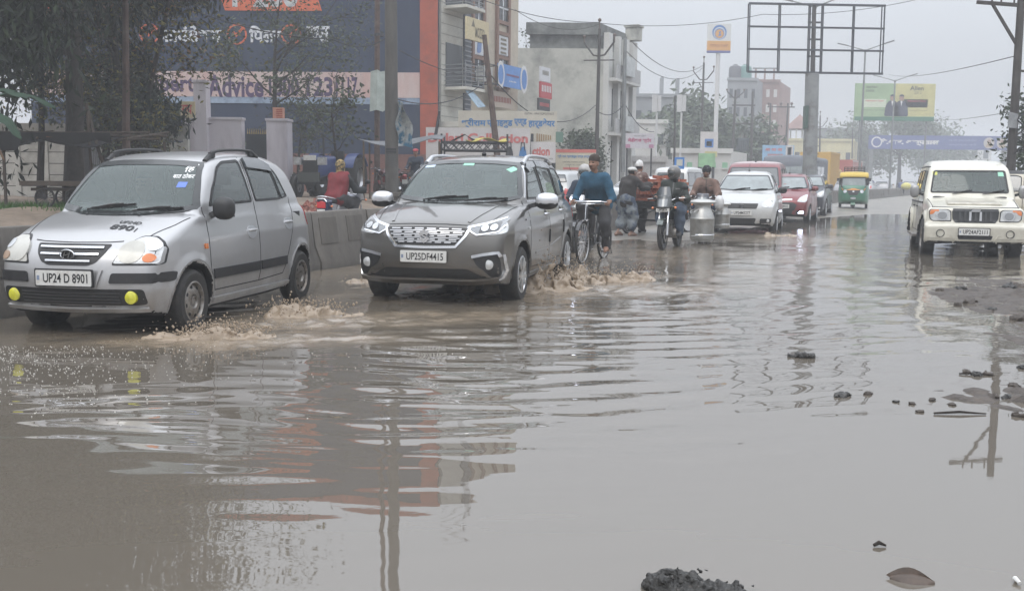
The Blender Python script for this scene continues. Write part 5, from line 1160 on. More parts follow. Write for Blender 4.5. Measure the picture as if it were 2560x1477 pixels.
def tree(name,label,x,y,H,tr,mats,seed,first=2.0,nl=4000,size=.09,clump=.45,depth=3,spread=.6,lean=(0,0),mix=(1,),bare=0.,L=None,up=.15,long=2.,blobs=(),droop=.3,cat='tree',z=None,nlimb=5):
 rs=np.random.RandomState(seed);g=gz(x,y) if z is None else z;root=thing(name,label,cat,(x,y,g-.1));b=MB();tips=[]
 top=Vector((lean[0],lean[1],H*.62));b.tube([(0,0,0),tuple(top*.3+Vector((.05,0,0))),tuple(top*.65),tuple(top)],[tr*1.25,tr,tr*.8,tr*.55],M_BARK,12,False)
 for k in range(nlimb):
  t=(first+(H*.62-first)*k/max(1,nlimb-1))/(H*.62);a=rs.uniform(0,6.28);limb(b,rs,top*t,(math.cos(a),math.sin(a),.7),(L or H*.28)*rs.uniform(.8,1.15),tr*.42,M_BARK,depth-1,tips,spread,up)
 limb(b,rs,top,(rs.normal(0,.2),rs.normal(0,.2),1),H*.25,tr*.5,M_BARK,depth-1,tips,spread,up)
 b.build('trunk',root)
 if nl:
  T=np.array([t[0] for t in tips]);keep=rs.uniform(size=len(T))>bare;T=T[keep] if keep.any() else T
  for c,r_,n in blobs:T=np.concatenate([T,np.array(c)+rs.normal(size=(n,3))*np.array(r_)*.55])
  w=rs.uniform(.3,1.6,len(T));idx=rs.choice(len(T),nl,p=w/w.sum());C=T[idx]+rs.normal(size=(nl,3))*clump*np.array((1,1,.75));V=leaves(rs,C,size,droop,long)
  mi=rs.choice(len(mats),len(T),p=np.array(mix)/sum(mix))[idx];fl=rs.uniform(size=nl)<.2;mi[fl]=rs.choice(len(mats),fl.sum(),p=np.array(mix)/sum(mix))
  link_mesh('crown',mesh_from(V,np.arange(nl*4).reshape(-1,4),list(mats),mi,False),root)
 return root
def tv(v,Y):return vx(v,Y),Y
# the dark mass at the upper left
x,y=tv(30,21);tree('dark_tree','big dark evergreen at the far left edge',x-1.2,y,10.5,.26,(L_DK,L_MD),1,2.6,26000,.095,.65,3,.7,(.4,0),(3,1),L=3.0,blobs=[((.9,-.2,5.2),(1.2,1,2.2),40),((.6,-.2,7.5),(1.7,1.4,1.5),40),((.9,0,4.1),(.8,.8,.9),25)],droop=.9,long=3.0)
x,y=tv(178,24);tree('bare_tree','tall sparsely leaved tree with a straight trunk behind the bamboo awning',x,y,11.5,.20,(L_OL,L_YL,L_BR),2,3.6,6500,.075,.6,4,.75,(.25,0),(4,1.2,.8),.15,L=1.9,nlimb=8)
x,y=tv(300,27);tree('drooping_tree','slender dark tree with hanging foliage left of the blue wall letters',x,y,11.5,.10,(L_DK,L_OL),3,3.4,9000,.08,.5,3,.5,(-.1,0),(3,2),L=1.5,droop=1.2,long=3.2,nlimb=9)
x,y=tv(250,28.5);tree('twiggy_tree','twiggy tree with yellow leaves behind the dark brown pole',x,y,11,.10,(L_YL,L_OL,L_BR),4,3.0,9000,.08,.65,4,.8,(.6,0),(1.6,2,1),.1,L=1.9,nlimb=8)
x,y=tv(95,27);tree('leafy_tree','dense olive tree behind the left stall',x,y,10,.08,(L_DK,L_OL,L_YL),14,3.4,13000,.085,.65,3,.7,(.3,0),(3,2,.35),L=2.8,nlimb=7)
x,y=tv(300,27.5);tree('yellow_leaf_tree','thin tree with scattered yellowing leaves before the blue wall',x,y,11.5,.07,(L_YL,L_OL,L_MD),5,5.0,700,.085,.5,3,.8,(1.9,0),(2,1.5,1),.2,L=2.4,nlimb=7)
x,y=tv(350,28);tree('round_bush_tree','rounded olive-green bushy tree right of the dark brown pole',x-1.0,y,4.9,.10,(L_GR,L_OL,L_YL),6,1.2,11000,.065,.30,3,.8,(0,0),(3,2,1.6),L=1.3,nlimb=9,blobs=[((.0,0,3.0),(1.05,.9,1.0),60)])
x,y=tv(425,28.5);tree('dark_bush','dark drooping bush beside the small cream sign',x-1.0,y,3.9,.08,(L_DK,L_MD),16,1.2,4200,.08,.28,2,.6,(.1,0),(3,1),L=.9,nlimb=8,droop=1.0,long=3.)
x,y=tv(676,36.5);tree('young_tree','young grey-green tree in front of the phone number on the blue wall',x,y,8.3,.10,(L_GR,L_GR,L_OL),7,3.4,4600,.075,.38,3,.7,(.1,0),(3,2,1),L=1.9,nlimb=8)
x,y=tv(838,33);tree('sapling','spindly sapling with big pale leaves behind the red-vested rider',x,y,4.6,.05,(L_GR,L_OL),8,1.6,520,.11,.20,2,.4,(-.25,0),(3,1),L=.8,nlimb=7,long=1.5)
x,y=tv(725,37.5);tree('low_bush','thin leafless bush at the foot of the blue wall',x,y,4.0,.06,(L_GR,L_OL),9,.8,1100,.08,.4,3,.8,(.3,0),(2,2),.1,L=1.2,nlimb=6)
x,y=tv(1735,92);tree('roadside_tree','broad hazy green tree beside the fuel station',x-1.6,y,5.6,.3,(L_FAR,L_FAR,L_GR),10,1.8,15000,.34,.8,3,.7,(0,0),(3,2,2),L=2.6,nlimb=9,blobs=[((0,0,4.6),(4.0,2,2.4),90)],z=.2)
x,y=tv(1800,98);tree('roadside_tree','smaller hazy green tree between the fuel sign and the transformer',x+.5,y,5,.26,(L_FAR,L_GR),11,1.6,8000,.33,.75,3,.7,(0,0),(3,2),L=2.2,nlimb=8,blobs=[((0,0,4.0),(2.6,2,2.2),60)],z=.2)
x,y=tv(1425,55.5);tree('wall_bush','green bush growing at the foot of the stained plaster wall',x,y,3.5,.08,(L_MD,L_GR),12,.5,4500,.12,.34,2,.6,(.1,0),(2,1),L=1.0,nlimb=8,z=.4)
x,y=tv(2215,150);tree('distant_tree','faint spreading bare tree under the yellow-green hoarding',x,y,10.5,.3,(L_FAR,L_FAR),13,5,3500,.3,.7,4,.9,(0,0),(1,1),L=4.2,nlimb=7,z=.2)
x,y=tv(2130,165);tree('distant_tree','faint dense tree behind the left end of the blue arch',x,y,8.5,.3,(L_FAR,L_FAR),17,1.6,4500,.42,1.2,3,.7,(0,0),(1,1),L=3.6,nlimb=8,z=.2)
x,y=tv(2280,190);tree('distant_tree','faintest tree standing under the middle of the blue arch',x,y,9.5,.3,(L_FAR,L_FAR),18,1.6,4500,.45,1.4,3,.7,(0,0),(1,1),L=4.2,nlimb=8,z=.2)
x,y=tv(1285,60);tree('roof_bush','sparse twigs showing between the beige and the plaster buildings',x+.6,y+3,9.6,.1,(L_GR,L_MD),19,5,900,.11,.35,3,.8,(0,0),(1,1),L=1.6,nlimb=6,z=.3)
x,y=tv(2560,30);tree('edge_tree','green tree peeping in behind the dark pole at the right edge',x+.45,y,4.4,.1,(L_GR,L_MD),20,1.0,3600,.09,.3,3,.7,(0,0),(1,1),L=1.1,nlimb=8,z=.15)
def banana():
 x,y=tv(-5,17.5);g=gz(x,y);root=thing('banana_plant','banana plant with torn drooping leaves at the left edge','plant',(x-.55,y,g-.35));b=MB();b.tube([(0,0,0),(.02,0,1.2),(.06,0,2.4)],[.12,.10,.06],mat('banana_stem',(.10,.10,.05),.7,var=.3,vscale=8),10);b.build('stem',root)
 G=mat('banana_leaf',(.016,.042,.022),.8,var=.35,vscale=3);D=mat('dry_banana_leaf',(.17,.10,.055),.8,var=.3,vscale=6);rs=np.random.RandomState(4)
 for k,(a,L_,m,up) in enumerate(((.2,1.6,G,.9),(-.35,1.4,G,.3),(1.2,1.5,G,1.2),(2.6,1.4,G,.7),(-1.2,1.3,G,.6),(.3,1.0,D,-.6),(.05,1.1,D,-.9))):
  rows=[];p=Vector((.06,0,2.35));d=Vector((math.cos(a),math.sin(a),up)).normalized()
  for i in range(9):
   t=i/8;w=.19*math.sin(math.pi*(.08+.9*t))*(1 if m is G else .7);sd=d.cross(Vector((0,0,1))).normalized();rows.append([p+sd*w+Vector((0,0,-.06*(i % 2))),p+Vector((0,0,.03)),p-sd*w+Vector((0,0,-.05*((i+1) % 2)))]);p=p+d*L_/8;d=(d+Vector((0,0,-.20))).normalized()
  lb=MB();lb.sheet(rows,m,.004);lb.build('leaf',root)
banana()
def grass_patch():
 rs=np.random.RandomState(6);n=2600;vs=[];
 cx,cy=vx(95,20.5),20.6;X=cx+rs.normal(size=n)*1.3;Y=cy+rs.normal(size=n)*.5;Z=GZ(X,Y);h=rs.uniform(.04,.16,n);a=rs.uniform(0,6.28,n)
 p=np.stack([X,Y,Z-.01],1);e=np.stack([np.cos(a),np.sin(a),0*a],1)*.012;t=p+np.stack([rs.normal(size=n)*.04,rs.normal(size=n)*.04,h],1);V=np.stack([p-e,p+e,t],1).reshape(-1,3)
 o=link_mesh('grass',mesh_from(V,np.arange(n*3).reshape(-1,3),leafm('grass_green',(.06,.13,.03)),None,False));tag(o,'short green grass on the earth beside the handcart','grass',kind='stuff')
grass_patch()
def silver_hatchback(loc,head):
 P=paint('silver_paint',(.42,.42,.425),.5,.3,.35)
 low=spline([(.13,.235),(.03,.33),(-.005,.46),(.012,.60),(.05,.70),(.13,.785),(.32,.885),(.58,.965),(.82,1.02),(1.1,1.03),(2.2,1.05),(3.0,1.07),(3.40,1.05),(3.50,.93),(3.545,.72),(3.565,.55),(3.55,.36),(3.45,.25),(2.6,.2),(1.7,.2),(.6,.2)],5)
 up=spline([(.70,.90),(.80,1.005),(1.02,1.20),(1.26,1.395),(1.42,1.475),(1.65,1.525),(2.1,1.555),(2.6,1.545),(2.95,1.505),(3.17,1.43),(3.29,1.29),(3.385,1.10),(3.44,.9),(2.5,.8),(1.4,.8)],5)
 c=Car('silver_hatchback','silver five-door hatchback leading the traffic, splashing brown water with its wheels',loc,head,3.565,low,up,
   plan=[(0,.60),(.06,.655),(.2,.705),(.5,.745),(.9,.757),(1.8,.762),(2.9,.757),(3.3,.73),(3.5,.68),(3.57,.62)],
   dw=[(.18,.07),(.3,.025),(.42,.0),(.62,0),(.8,.012),(.95,.045),(1.05,.085),(1.12,.13)],
   upw=[(.8,.72),(1.0,.705),(1.1,.685),(1.3,.625),(1.45,.565),(1.52,.52),(1.6,.46)],uptap=[(.8,.05),(1.3,.0),(2.6,.0),(3.4,.07)],
   wheels=dict(u=(.70,3.08),r=.272,t=.665,arch=.325),pmat=P,bowf=.26,bowr=.16,crown=.10,hcrown=.07,h=.02,flare=.018,z=-.05)
 ws=[(-.655,1.035),(-.56,1.01),(-.3,.985),(0,.98),(.3,.985),(.56,1.01),(.655,1.035),(.66,1.06),(.60,1.25),(.535,1.41),(.51,1.435),(.3,1.452),(0,1.458),(-.3,1.452),(-.51,1.435),(-.535,1.41),(-.60,1.25),(-.66,1.06)]
 w=c.window('windscreen',ws,'front',G_CAR,.045)
 for sd in ('left','right'):
  c.window('side_window',rnd([(1.13,1.055),(1.26,1.22),(1.46,1.40),(1.60,1.452),(1.965,1.475),(1.995,1.075)],[.03,.02,.05,.05,.04,.04]),sd,G_SIDE,.022,M_RUB)
  c.window('side_window',rnd([(2.075,1.08),(2.055,1.475),(2.42,1.463),(2.60,1.44),(2.72,1.09)],[.03,.03,.05,.05,.04]),sd,G_SIDE,.022,M_RUB)
  c.window('quarter_window',rnd([(2.745,1.095),(2.63,1.43),(2.76,1.37),(2.93,1.115)],[.02,.03,.06,.03]),sd,G_SIDE,.018,M_RUB)
  c.lines('shut_line',[([(1.02,1.05),(.995,.85),(1.0,.5),(1.08,.33)],sd),([(1.08,.33),(2.0,.33),(2.02,.5),(2.03,1.06)],sd),([(2.0,.33),(2.58,.35),(2.72,.56),(2.86,.78),(2.95,1.0),(2.97,1.11)],sd),([(2.03,1.06),(2.02,1.5)],sd)],.009,sd,M_SEAM)
  c.strip('side_moulding',[(1.04,.475),(2.0,.475)],.085,sd,M_BLACK,.014)
  c.strip('side_moulding',[(2.035,.475),(2.66,.48)],.085,sd,M_BLACK,.014)
  c.strip('sill_moulding',[(1.02,.25),(2.74,.25)],.035,sd,P,.02)
  for u,z in ((1.86,.80),(2.77,.845)):
   c.patch('handle_bezel',[(u+.10*math.cos(t),z+.062*math.sin(t)) for t in np.linspace(0,2*math.pi,18)[:-1]],sd,M_SILVER,.006,.04)
   c.handle(u,z+.02,P,.15,sd,recess=False)
  c.patch('side_repeater',rnd([(.90,.70),(.90,.745),(.955,.745),(.955,.70)],.012),sd,M_AMBER,.012,.03)
  c.patch('rain_visor',[(2.06,1.48),(2.06,1.40),(2.10,1.395),(2.5,1.375),(2.62,1.36),(2.60,1.43),(2.42,1.478)],sd,mat('smoked_visor',(.05,.058,.065),.15,coat=1.),.03,.05,.028)
  for a in (.70,3.08):c.strip('arch_lip',[(a+.338*math.cos(t),.272+.338*math.sin(t)) for t in np.linspace(R(-6),R(186),26)],.034,sd,P,.006,.05,.02)
 # front
 c.patch('bonnet_gap',[(-.40,.80),(-.3,.793),(0,.789),(.3,.793),(.40,.80),(.40,.794),(.3,.787),(0,.783),(-.3,.787),(-.40,.794)],'front',M_SEAM,.002,.04)
 c.lines('bonnet_line',[([(.13,.44),(.33,.56),(.6,.645),(.80,.675)],'top'),([(.13,-.44),(.33,-.56),(.6,-.645),(.80,-.675)],'top')],.009,'top',M_SEAM)
 g=c.patch('grille',rnd([(-.335,.775),(.335,.775),(.30,.70),(.245,.635),(.18,.61),(-.18,.61),(-.245,.635),(-.30,.70)],.02),'front',M_BLACK,.004,.04)
 for z,hw in ((.745,.285),(.695,.26),(.645,.20)):c.strip('grille_bar',[(-hw,z),(hw,z)],.013,'front',M_CHROME,.016,parent=g)
 q,n=c.hit(0,.695,'front');b=MB();M=frame_M((q.x+.02,0,.695),(0,1,0));n_=24
 ring=[(.062*math.cos(2*math.pi*k/n_),.036*math.sin(2*math.pi*k/n_)) for k in range(n_)]
 b.tube([M @ Vector((x,y,.004)) for x,y in ring+ring[:1]],.007,M_CHROME,6,False)
 b.prism([(x*.9,y*.9) for x,y in ring],-.01,.0,M_BLACK,M)
 for x in (-.022,.022):b.beam(M @ Vector((x-.010,-.024,.006)),M @ Vector((x+.010,.024,.006)),.011,.008,M_CHROME,(1,0,0))
 b.beam(M @ Vector((-.022,-.006,.006)),M @ Vector((.022,.006,.006)),.009,.008,M_CHROME,(1,0,0));b.build('badge',g)
 for sg in (1,-1):
  f=(lambda p:p) if sg>0 else mirror_poly
  hl=c.patch('headlight',f(rnd([(.385,.628),(.42,.70),(.475,.79),(.52,.822),(.62,.82),(.685,.785),(.705,.74),(.705,.628)],[.02,.02,.03,.03,.03,.04,.03,.02])),'front',M_HAZY if sg<0 else M_LENS,.012,.04,lab='clear headlamp lens with an amber bulb' if sg>0 else 'yellowed headlamp lens')
  c.patch('lamp_bezel',f(rnd([(.372,.615),(.41,.705),(.468,.80),(.515,.835),(.625,.833),(.695,.795),(.718,.745),(.718,.615)],.02)),'front',M_BLACK,.004,.04,parent=hl)
  c.patch('main_reflector',f([(.505+.098*math.cos(t),.712+.084*math.sin(t)) for t in np.linspace(0,2*math.pi,20)[:-1]]),'front',M_HAZY,.017,.04,parent=hl)
  c.patch('turn_signal',f([(.645+.045*math.cos(t),.668+.032*math.sin(t)) for t in np.linspace(0,2*math.pi,14)[:-1]]),'front',M_AMBER if sg>0 else mat('dull_amber',(.3,.2,.13),.3),.018,.03,parent=hl)
  c.patch('side_reflector',f([(.655+.04*math.cos(t),.755+.035*math.sin(t)) for t in np.linspace(0,2*math.pi,14)[:-1]]),'front',M_REFL,.017,.03,parent=hl)
  c.patch('bumper_strip',f(rnd([(.36,.475),(.38,.555),(.742,.555),(.742,.475)],.02)),'front',M_BLACK,.012,.05)
  q,n=c.hit(sg*.53,.37,'front')
  fl=MB();Mx=Matrix.Translation((q.x+.012,sg*.53,.365)) @ Matrix.Rotation(R(90),4,'Y')
  fl.lathe([(.05,-.03),(.052,.004),(.045,.008),(.001,.012)],mat('yellow_lens',(.62,.60,.05),.25,coat=.8,var=.2,vscale=30),20,Mx);fl.build('fog_lamp',c.root)
 it=c.patch('lower_grille',rnd([(-.63,.43),(.63,.43),(.645,.31),(.56,.30),(-.56,.30),(-.645,.31)],.03),'front',M_BLACK,.004,.05)
 c.lines('grille_slat',[([(-.44,z),(.44,z)],'front') for z in (.325,.35,.375,.4)],.008,'front',mat('slat_grey',(.05,.05,.052),.5),.012,parent=it)
 c.strip('bumper_lip',[(-.64,.272),(0,.265),(.64,.272)],.03,'front',P,.025)
 for sg in (1,-1):c.strip('bumper_edge',[(sg*.30,.58),(sg*.255,.45),(sg*.24,.44)],.02,'front',P,.018)
 c.plate('UP24 D 8901',.0,.515,bold=.015,off=.035)
 q,n=c.hit(.58,.30,'top')
 c.decal_text('UP24D',.062,.19,(.50,.29),'top',M_INK,rot=R(4));c.decal_text('890',.095,.2,(.385,.28),'top',M_INK,rot=R(4),bold=.03);c.strip('lettering',[(.345,.41),(.41,.405)],.008,'top',M_INK,.004)
 wt=mat('white_sticker',(.75,.76,.75),.6)
 c.decal_text('बात ठोकर',.045,.2,(.42,1.315),'front',wt,off=.006,parent=w);c.decal_text('िह',.06,.09,(.44,1.375),'front',wt,off=.006,parent=w,rot=R(10));c.decal_text('ॐ',.045,.1,(.445,1.415),'front',wt,off=.006,parent=w)
 c.patch('sticker',[(.40,1.215),(.40,1.262),(.485,1.262),(.485,1.215)],'front',mat('blue_sticker',(.12,.2,.55),.5),.006,.05,.002,parent=w)
 c.wiper((-.30,1.005),(.13,1.06));c.wiper((.17,1.0),(.56,1.035));
 for y in (-.24,.26):q,n=c.hit(.68,y,'top');b=MB();b.ball(q+n*.006,(.014,.014,.012),M_BLACK);b.build('washer_jet',c.root)
 for sd in (1,-1):
  c.rail(1.42,2.52,.50,M_BLACK,side=sd,h=.055)
 c.mirror(1.15,.82,1.04,M_BLACK,(.085,.10,.10))
 c.window('rear_window',rnd([(-.55,1.12),(-.5,1.38),(.5,1.38),(.55,1.12)],.05),'rear',G_SIDE,.03)
 for sd in ('left','right'):c.patch('tail_lamp',rnd([(3.40,.80),(3.35,.9),(3.34,1.05),(3.40,1.02),(3.47,.83)],.02),sd,M_REDL,.008)
 c.seats([(1.75,((-.36,.5),(.36,.5))),(2.65,((0,1.2),))],.34,M_SEAT,(.98,1.0,.62));c.floor(.85,3.2,.69,.3,.96)
 c.finish();c.wheel_set('steel',tw=.165,rim=.172);c.root.scale=(1,1,1.035)
 return c
def grey_mpv(loc,head):
 P=paint('grey_paint',(.105,.10,.092),.55,.28,.45,coat=1.)
 low=spline([(.16,.275),(.05,.345),(.0,.42),(-.005,.58),(.015,.72),(.07,.84),(.20,.915),(.5,1.005),(.85,1.075),(1.15,1.10),(2.4,1.09),(3.6,1.11),(4.2,1.10),(4.32,.95),(4.385,.72),(4.395,.5),(4.36,.33),(4.2,.25),(3.2,.25),(2.0,.25),(.7,.26)],5)
 up=spline([(.85,.95),(1.0,1.075),(1.35,1.30),(1.66,1.485),(1.86,1.57),(2.15,1.625),(2.6,1.65),(3.2,1.65),(3.75,1.61),(4.02,1.53),(4.17,1.38),(4.30,1.12),(4.32,.95),(3.0,.85),(1.5,.85)],5)
 c=Car('grey_people_carrier','dark grey seven-seat family car with silver roof rails, wading behind the silver hatchback',loc,head,4.395,low,up,
   plan=[(0,.68),(.07,.74),(.22,.80),(.5,.845),(1.0,.865),(2.2,.8675),(3.4,.865),(4.0,.845),(4.25,.80),(4.4,.73)],
   dw=[(.18,.07),(.3,.03),(.42,.012),(.6,.005),(.78,0),(.92,.018),(1.0,.045),(1.1,.09),(1.2,.15)],
   upw=[(.8,.80),(1.0,.795),(1.12,.775),(1.35,.705),(1.5,.65),(1.6,.595),(1.7,.52)],uptap=[(.9,.06),(1.5,.01),(2.6,0),(3.6,.015),(4.3,.09)],
   wheels=dict(u=(.83,3.57),r=.308,t=.755,arch=.365),pmat=P,bowf=.24,bowr=.14,crown=.11,hcrown=.08,h=.024,flare=.015,z=-.035)
 ws=[(-.725,1.125),(-.62,1.10),(-.3,1.075),(0,1.07),(.3,1.075),(.62,1.10),(.725,1.125),(.735,1.16),(.665,1.37),(.605,1.51),(.58,1.535),(.3,1.56),(0,1.567),(-.3,1.56),(-.58,1.535),(-.605,1.51),(-.665,1.37),(-.735,1.16)]
 w=c.window('windscreen',ws,'front',G_CAR,.04)
 vis=mat('smoked_visor',(.05,.058,.065),.15,coat=1.)
 for sd in ('left','right'):
  c.window('side_window',rnd([(1.44,1.12),(1.58,1.27),(1.83,1.46),(2.0,1.515),(2.26,1.53),(2.27,1.115)],[.03,.03,.05,.05,.03,.03]),sd,G_SIDE,.02,M_RUB)
  c.window('side_window',rnd([(2.37,1.115),(2.37,1.535),(2.95,1.535),(3.12,1.52),(3.17,1.13)],[.03,.03,.05,.05,.04]),sd,G_SIDE,.02,M_RUB)
  c.window('quarter_window',rnd([(3.25,1.135),(3.21,1.51),(3.62,1.49),(3.92,1.40),(4.06,1.19),(4.02,1.16)],[.03,.04,.08,.08,.05,.04]),sd,G_SIDE,.02,M_RUB)
  c.lines('shut_line',[([(1.24,1.1),(1.22,.8),(1.25,.5),(1.33,.35)],sd),([(1.33,.35),(2.26,.35),(2.3,.6),(2.31,1.1)],sd),([(2.26,.35),(3.06,.36),(3.17,.6),(3.3,.85),(3.3,1.1)],sd),([(2.31,1.1),(2.31,1.56)],sd)],.008,sd,M_SEAM)
  c.strip('chrome_waistline',[(1.40,1.095),(2.3,1.095),(3.3,1.112),(4.0,1.145)],.017,sd,M_CHROME,.01)
  c.strip('window_trim',[(1.36,1.13),(1.52,1.285),(1.78,1.485),(1.98,1.55)],.014,sd,M_CHROME,.008)
  c.strip('crease_line',[(1.0,.90),(2.0,.90),(3.2,.93),(4.15,.98)],.02,sd,P,.009,skirt=.012)
  c.strip('crease_line',[(1.5,.50),(2.4,.53),(3.05,.60)],.02,sd,P,.008,skirt=.012)
  c.strip('sill_moulding',[(1.25,.27),(3.12,.27)],.05,sd,mat('sill_grey',(.2,.2,.2),.4,.5),.012)
  c.handle(2.12,.935,M_CHROME,.19,sd,recess=True);c.handle(3.10,.955,M_CHROME,.19,sd,recess=True)
  c.patch('door_guard',[(2.275,.58),(2.275,.74),(2.295,.74),(2.295,.58)],sd,M_BLACK,.014,.04);c.patch('door_guard',[(3.20,.66),(3.20,.82),(3.22,.82),(3.22,.66)],sd,M_BLACK,.014,.04)
  c.patch('rain_visor',[(1.80,1.475),(1.98,1.54),(2.28,1.555),(2.28,1.495),(2.0,1.475),(1.86,1.42)],sd,vis,.028,.05,.028);c.patch('rain_visor',[(2.34,1.56),(2.95,1.56),(3.14,1.545),(3.15,1.475),(2.95,1.485),(2.34,1.50)],sd,vis,.028,.05,.028)
  c.patch('tail_lamp',rnd([(4.05,1.0),(4.14,1.13),(4.27,1.02),(4.33,.80),(4.22,.82)],.02),sd,M_REDL,.01)
  c.patch('side_repeater',rnd([(1.1,.79),(1.1,.82),(1.16,.82),(1.16,.79)],.01),sd,M_LENS,.008,.03)
  c.patch('headlight_wrap',rnd([(.12,.76),(.17,.86),(.45,.92),(.30,.80)],.02),sd,M_LENS,.008,.04)
  for a in (.83,3.57):c.strip('arch_lip',[(a+.378*math.cos(t),.308+.378*math.sin(t)) for t in np.linspace(R(-4),R(184),26)],.034,sd,P,.006,.05,.02)
 # grille: rows of chrome dashes in a chrome bowl
 gl=mat('grille_black',(.015,.015,.016),.35)
 g=c.patch('grille',rnd([(-.43,.835),(0,.848),(.43,.835),(.40,.76),(.315,.665),(-.315,.665),(-.40,.76)],.025),'front',gl,.006,.04)
 for r_,(z,hw) in enumerate([(.818,.395),(.783,.39),(.748,.365),(.713,.335),(.685,.30)]):
  obs=[];n=6;pit=2*hw/n
  for k in range(n):
   y0=-hw+pit*k+(.02 if r_ % 2 else .0);obs.append(([(y0+.012,z+.006*(1-abs(y0)/.4)),(y0+pit-.022,z+.006*(1-abs(y0+pit)/.4))],'front'))
  c.lines('chrome_dashes',obs,.013,'front',mat('dull_chrome',(.42,.42,.43),.3,.7),.016,parent=g)
 c.lines('grille_bar',[([(-hw,z),(0,z+.008),(hw,z)],'front') for z,hw in ((.8,.405),(.765,.39),(.73,.365),(.697,.335))],.007,'front',M_SILVER,.012,parent=g)
 c.strip('grille_surround',[(-.455,.83),(-.42,.755),(-.325,.645),(0,.638),(.325,.645),(.42,.755),(.455,.83)],.024,'front',M_CHROME,.018,parent=g)
 q,n=c.hit(0,.75,'front');b=MB();M=frame_M((q.x+.035,0,.752),(0,1,0));sI=[(.055,.035),(.0,.072),(-.055,.035),(-.055,.015),(.012,-.01),(-.005,-.022),(-.03,-.008),(-.055,-.03),(0,-.072),(.055,-.035),(.055,-.012),(-.012,.012),(.005,.022),(.03,.008)]
 b.prism(sI,-.012,.012,M_CHROME,M);b.build('badge',g)
 for sg in (1,-1):
  f=(lambda p:p) if sg>0 else mirror_poly
  hl=c.patch('headlight',f(rnd([(.44,.835),(.60,.865),(.755,.925),(.79,.93),(.765,.845),(.735,.80),(.54,.77),(.47,.79)],.015)),'front',mat('lamp_grey',(.2,.21,.22),.12,.3,coat=1.),.012,.035)
  c.strip('lamp_brow',[(sg*.43,.835),(sg*.60,.872),(sg*.76,.93)],.022,'front',M_CHROME,.016,parent=hl)
  c.strip('lamp_edge',[(sg*.44,.815),(sg*.53,.765),(sg*.735,.795),(sg*.78,.86)],.013,'front',M_CHROME,.014,parent=hl)
  c.patch('lamp_inner',f(rnd([(.545,.785),(.56,.845),(.74,.895),(.745,.82),(.72,.805)],.015)),'front',mat('lamp_bowl',(.06,.06,.062),.15,.6,coat=1.),.015,.035,parent=hl)
  for yy in (.60,.685):c.patch('projector',f([(yy+.036*math.cos(t),.825+.02*(yy-.55)*4+.03*math.sin(t)) for t in np.linspace(0,2*math.pi,16)[:-1]]),'front',M_REFL,.019,.03,parent=hl)
  fr=c.patch('fog_recess',f(rnd([(.50,.54),(.745,.575),(.77,.50),(.775,.36),(.70,.30),(.62,.40),(.54,.46)],.02)),'front',M_BLACK,.006,.04)
  c.strip('fog_trim',[(sg*.49,.545),(sg*.60,.568),(sg*.745,.588),(sg*.765,.545)],.03,'front',M_CHROME,.02,parent=fr)
  c.strip('fog_trim',[(sg*.79,.57),(sg*.80,.40),(sg*.775,.32),(sg*.72,.295)],.014,'front',M_CHROME,.014,parent=fr)
  q,n=c.hit(sg*.665,.46,'front');fl=MB();fl.lathe([(.05,-.03),(.05,.002),(.04,.006),(.001,.012)],M_LENS,20,Matrix.Translation((q.x+.008,sg*.665,.465)) @ Matrix.Rotation(R(90),4,'Y'));fl.build('fog_lamp',fr)
  c.strip('bumper_edge',[(sg*.47,.44),(sg*.60,.40),(sg*.70,.30)],.03,'front',P,.02)
 it=c.patch('lower_grille',rnd([(-.44,.42),(.44,.42),(.60,.335),(.56,.315),(-.56,.315),(-.60,.335)],.03),'front',M_BLACK,.005,.05)
 c.strip('skid_lip',[(-.74,.315),(-.5,.29),(0,.295),(.5,.29),(.74,.315)],.045,'front',P,.035)
 c.plate('UP25DF4415',.0,.545,bold=.012,frame=False,off=.04)
 c.lines('bonnet_line',[([(.14,.52),(.3,.62),(.7,.70),(1.02,.745)],'top'),([(.14,-.52),(.3,-.62),(.7,-.70),(1.02,-.745)],'top')],.008,'top',M_SEAM)
 c.patch('bonnet_gap',[(-.44,.866),(-.2,.878),(.2,.878),(.44,.866),(.44,.860),(.2,.871),(-.2,.871),(-.44,.860)],'front',M_SEAM,.002,.04)
 for sg in (1,-1):c.strip('bonnet_crease',[(.22,sg*.42),(.6,sg*.50),(.98,sg*.56)],.03,'top',P,.007,skirt=.015)
 c.wiper((-.36,1.085),(.16,1.135));c.wiper((.16,1.08),(.60,1.115))
 wt=mat('white_sticker',(.75,.76,.75),.6);gt=mat('green_sticker',(.3,.6,.45),.6)
 c.patch('sticker',[(-.56,1.47),(-.55,1.515),(-.43,1.525),(-.44,1.48)],'front',mat('pale_blue_sticker',(.5,.6,.75),.5),.006,.06,.002,parent=w)
 c.patch('sticker',[(-.08,1.50),(-.08,1.53),(.05,1.53),(.05,1.50)],'front',gt,.006,.06,.002,parent=w);c.patch('sticker',[(.32,1.525),(.32,1.55),(.5,1.545),(.5,1.52)],'front',wt,.006,.06,.002,parent=w);c.patch('sticker',[(.46,1.455),(.53,1.49),(.60,1.455),(.53,1.42)],'front',gt,.006,.05,.002,parent=w)
 mc=mat('mirror_silver',(.6,.61,.63),.25,.6,coat=.8)
 for sd in (1,-1):c.mirror(1.42,1.0,1.10,mc,(.09,.135,.095),black=M_BLACK,side=sd);c.rail(1.88,3.5,.60,M_SILVER,mat('rail_foot',(.3,.3,.31),.4,.5),side=sd,h=.06,r=.02)
 q,n=c.hit(2.35,0,'top');b=MB();b.ball(q+Vector((0,0,.015)),(.04,.03,.025),M_BLACK);b.tube([q+Vector((0,0,.02)),q+Vector((-.12,0,.17))],.005,M_BLACK,6);b.build('aerial',c.root)
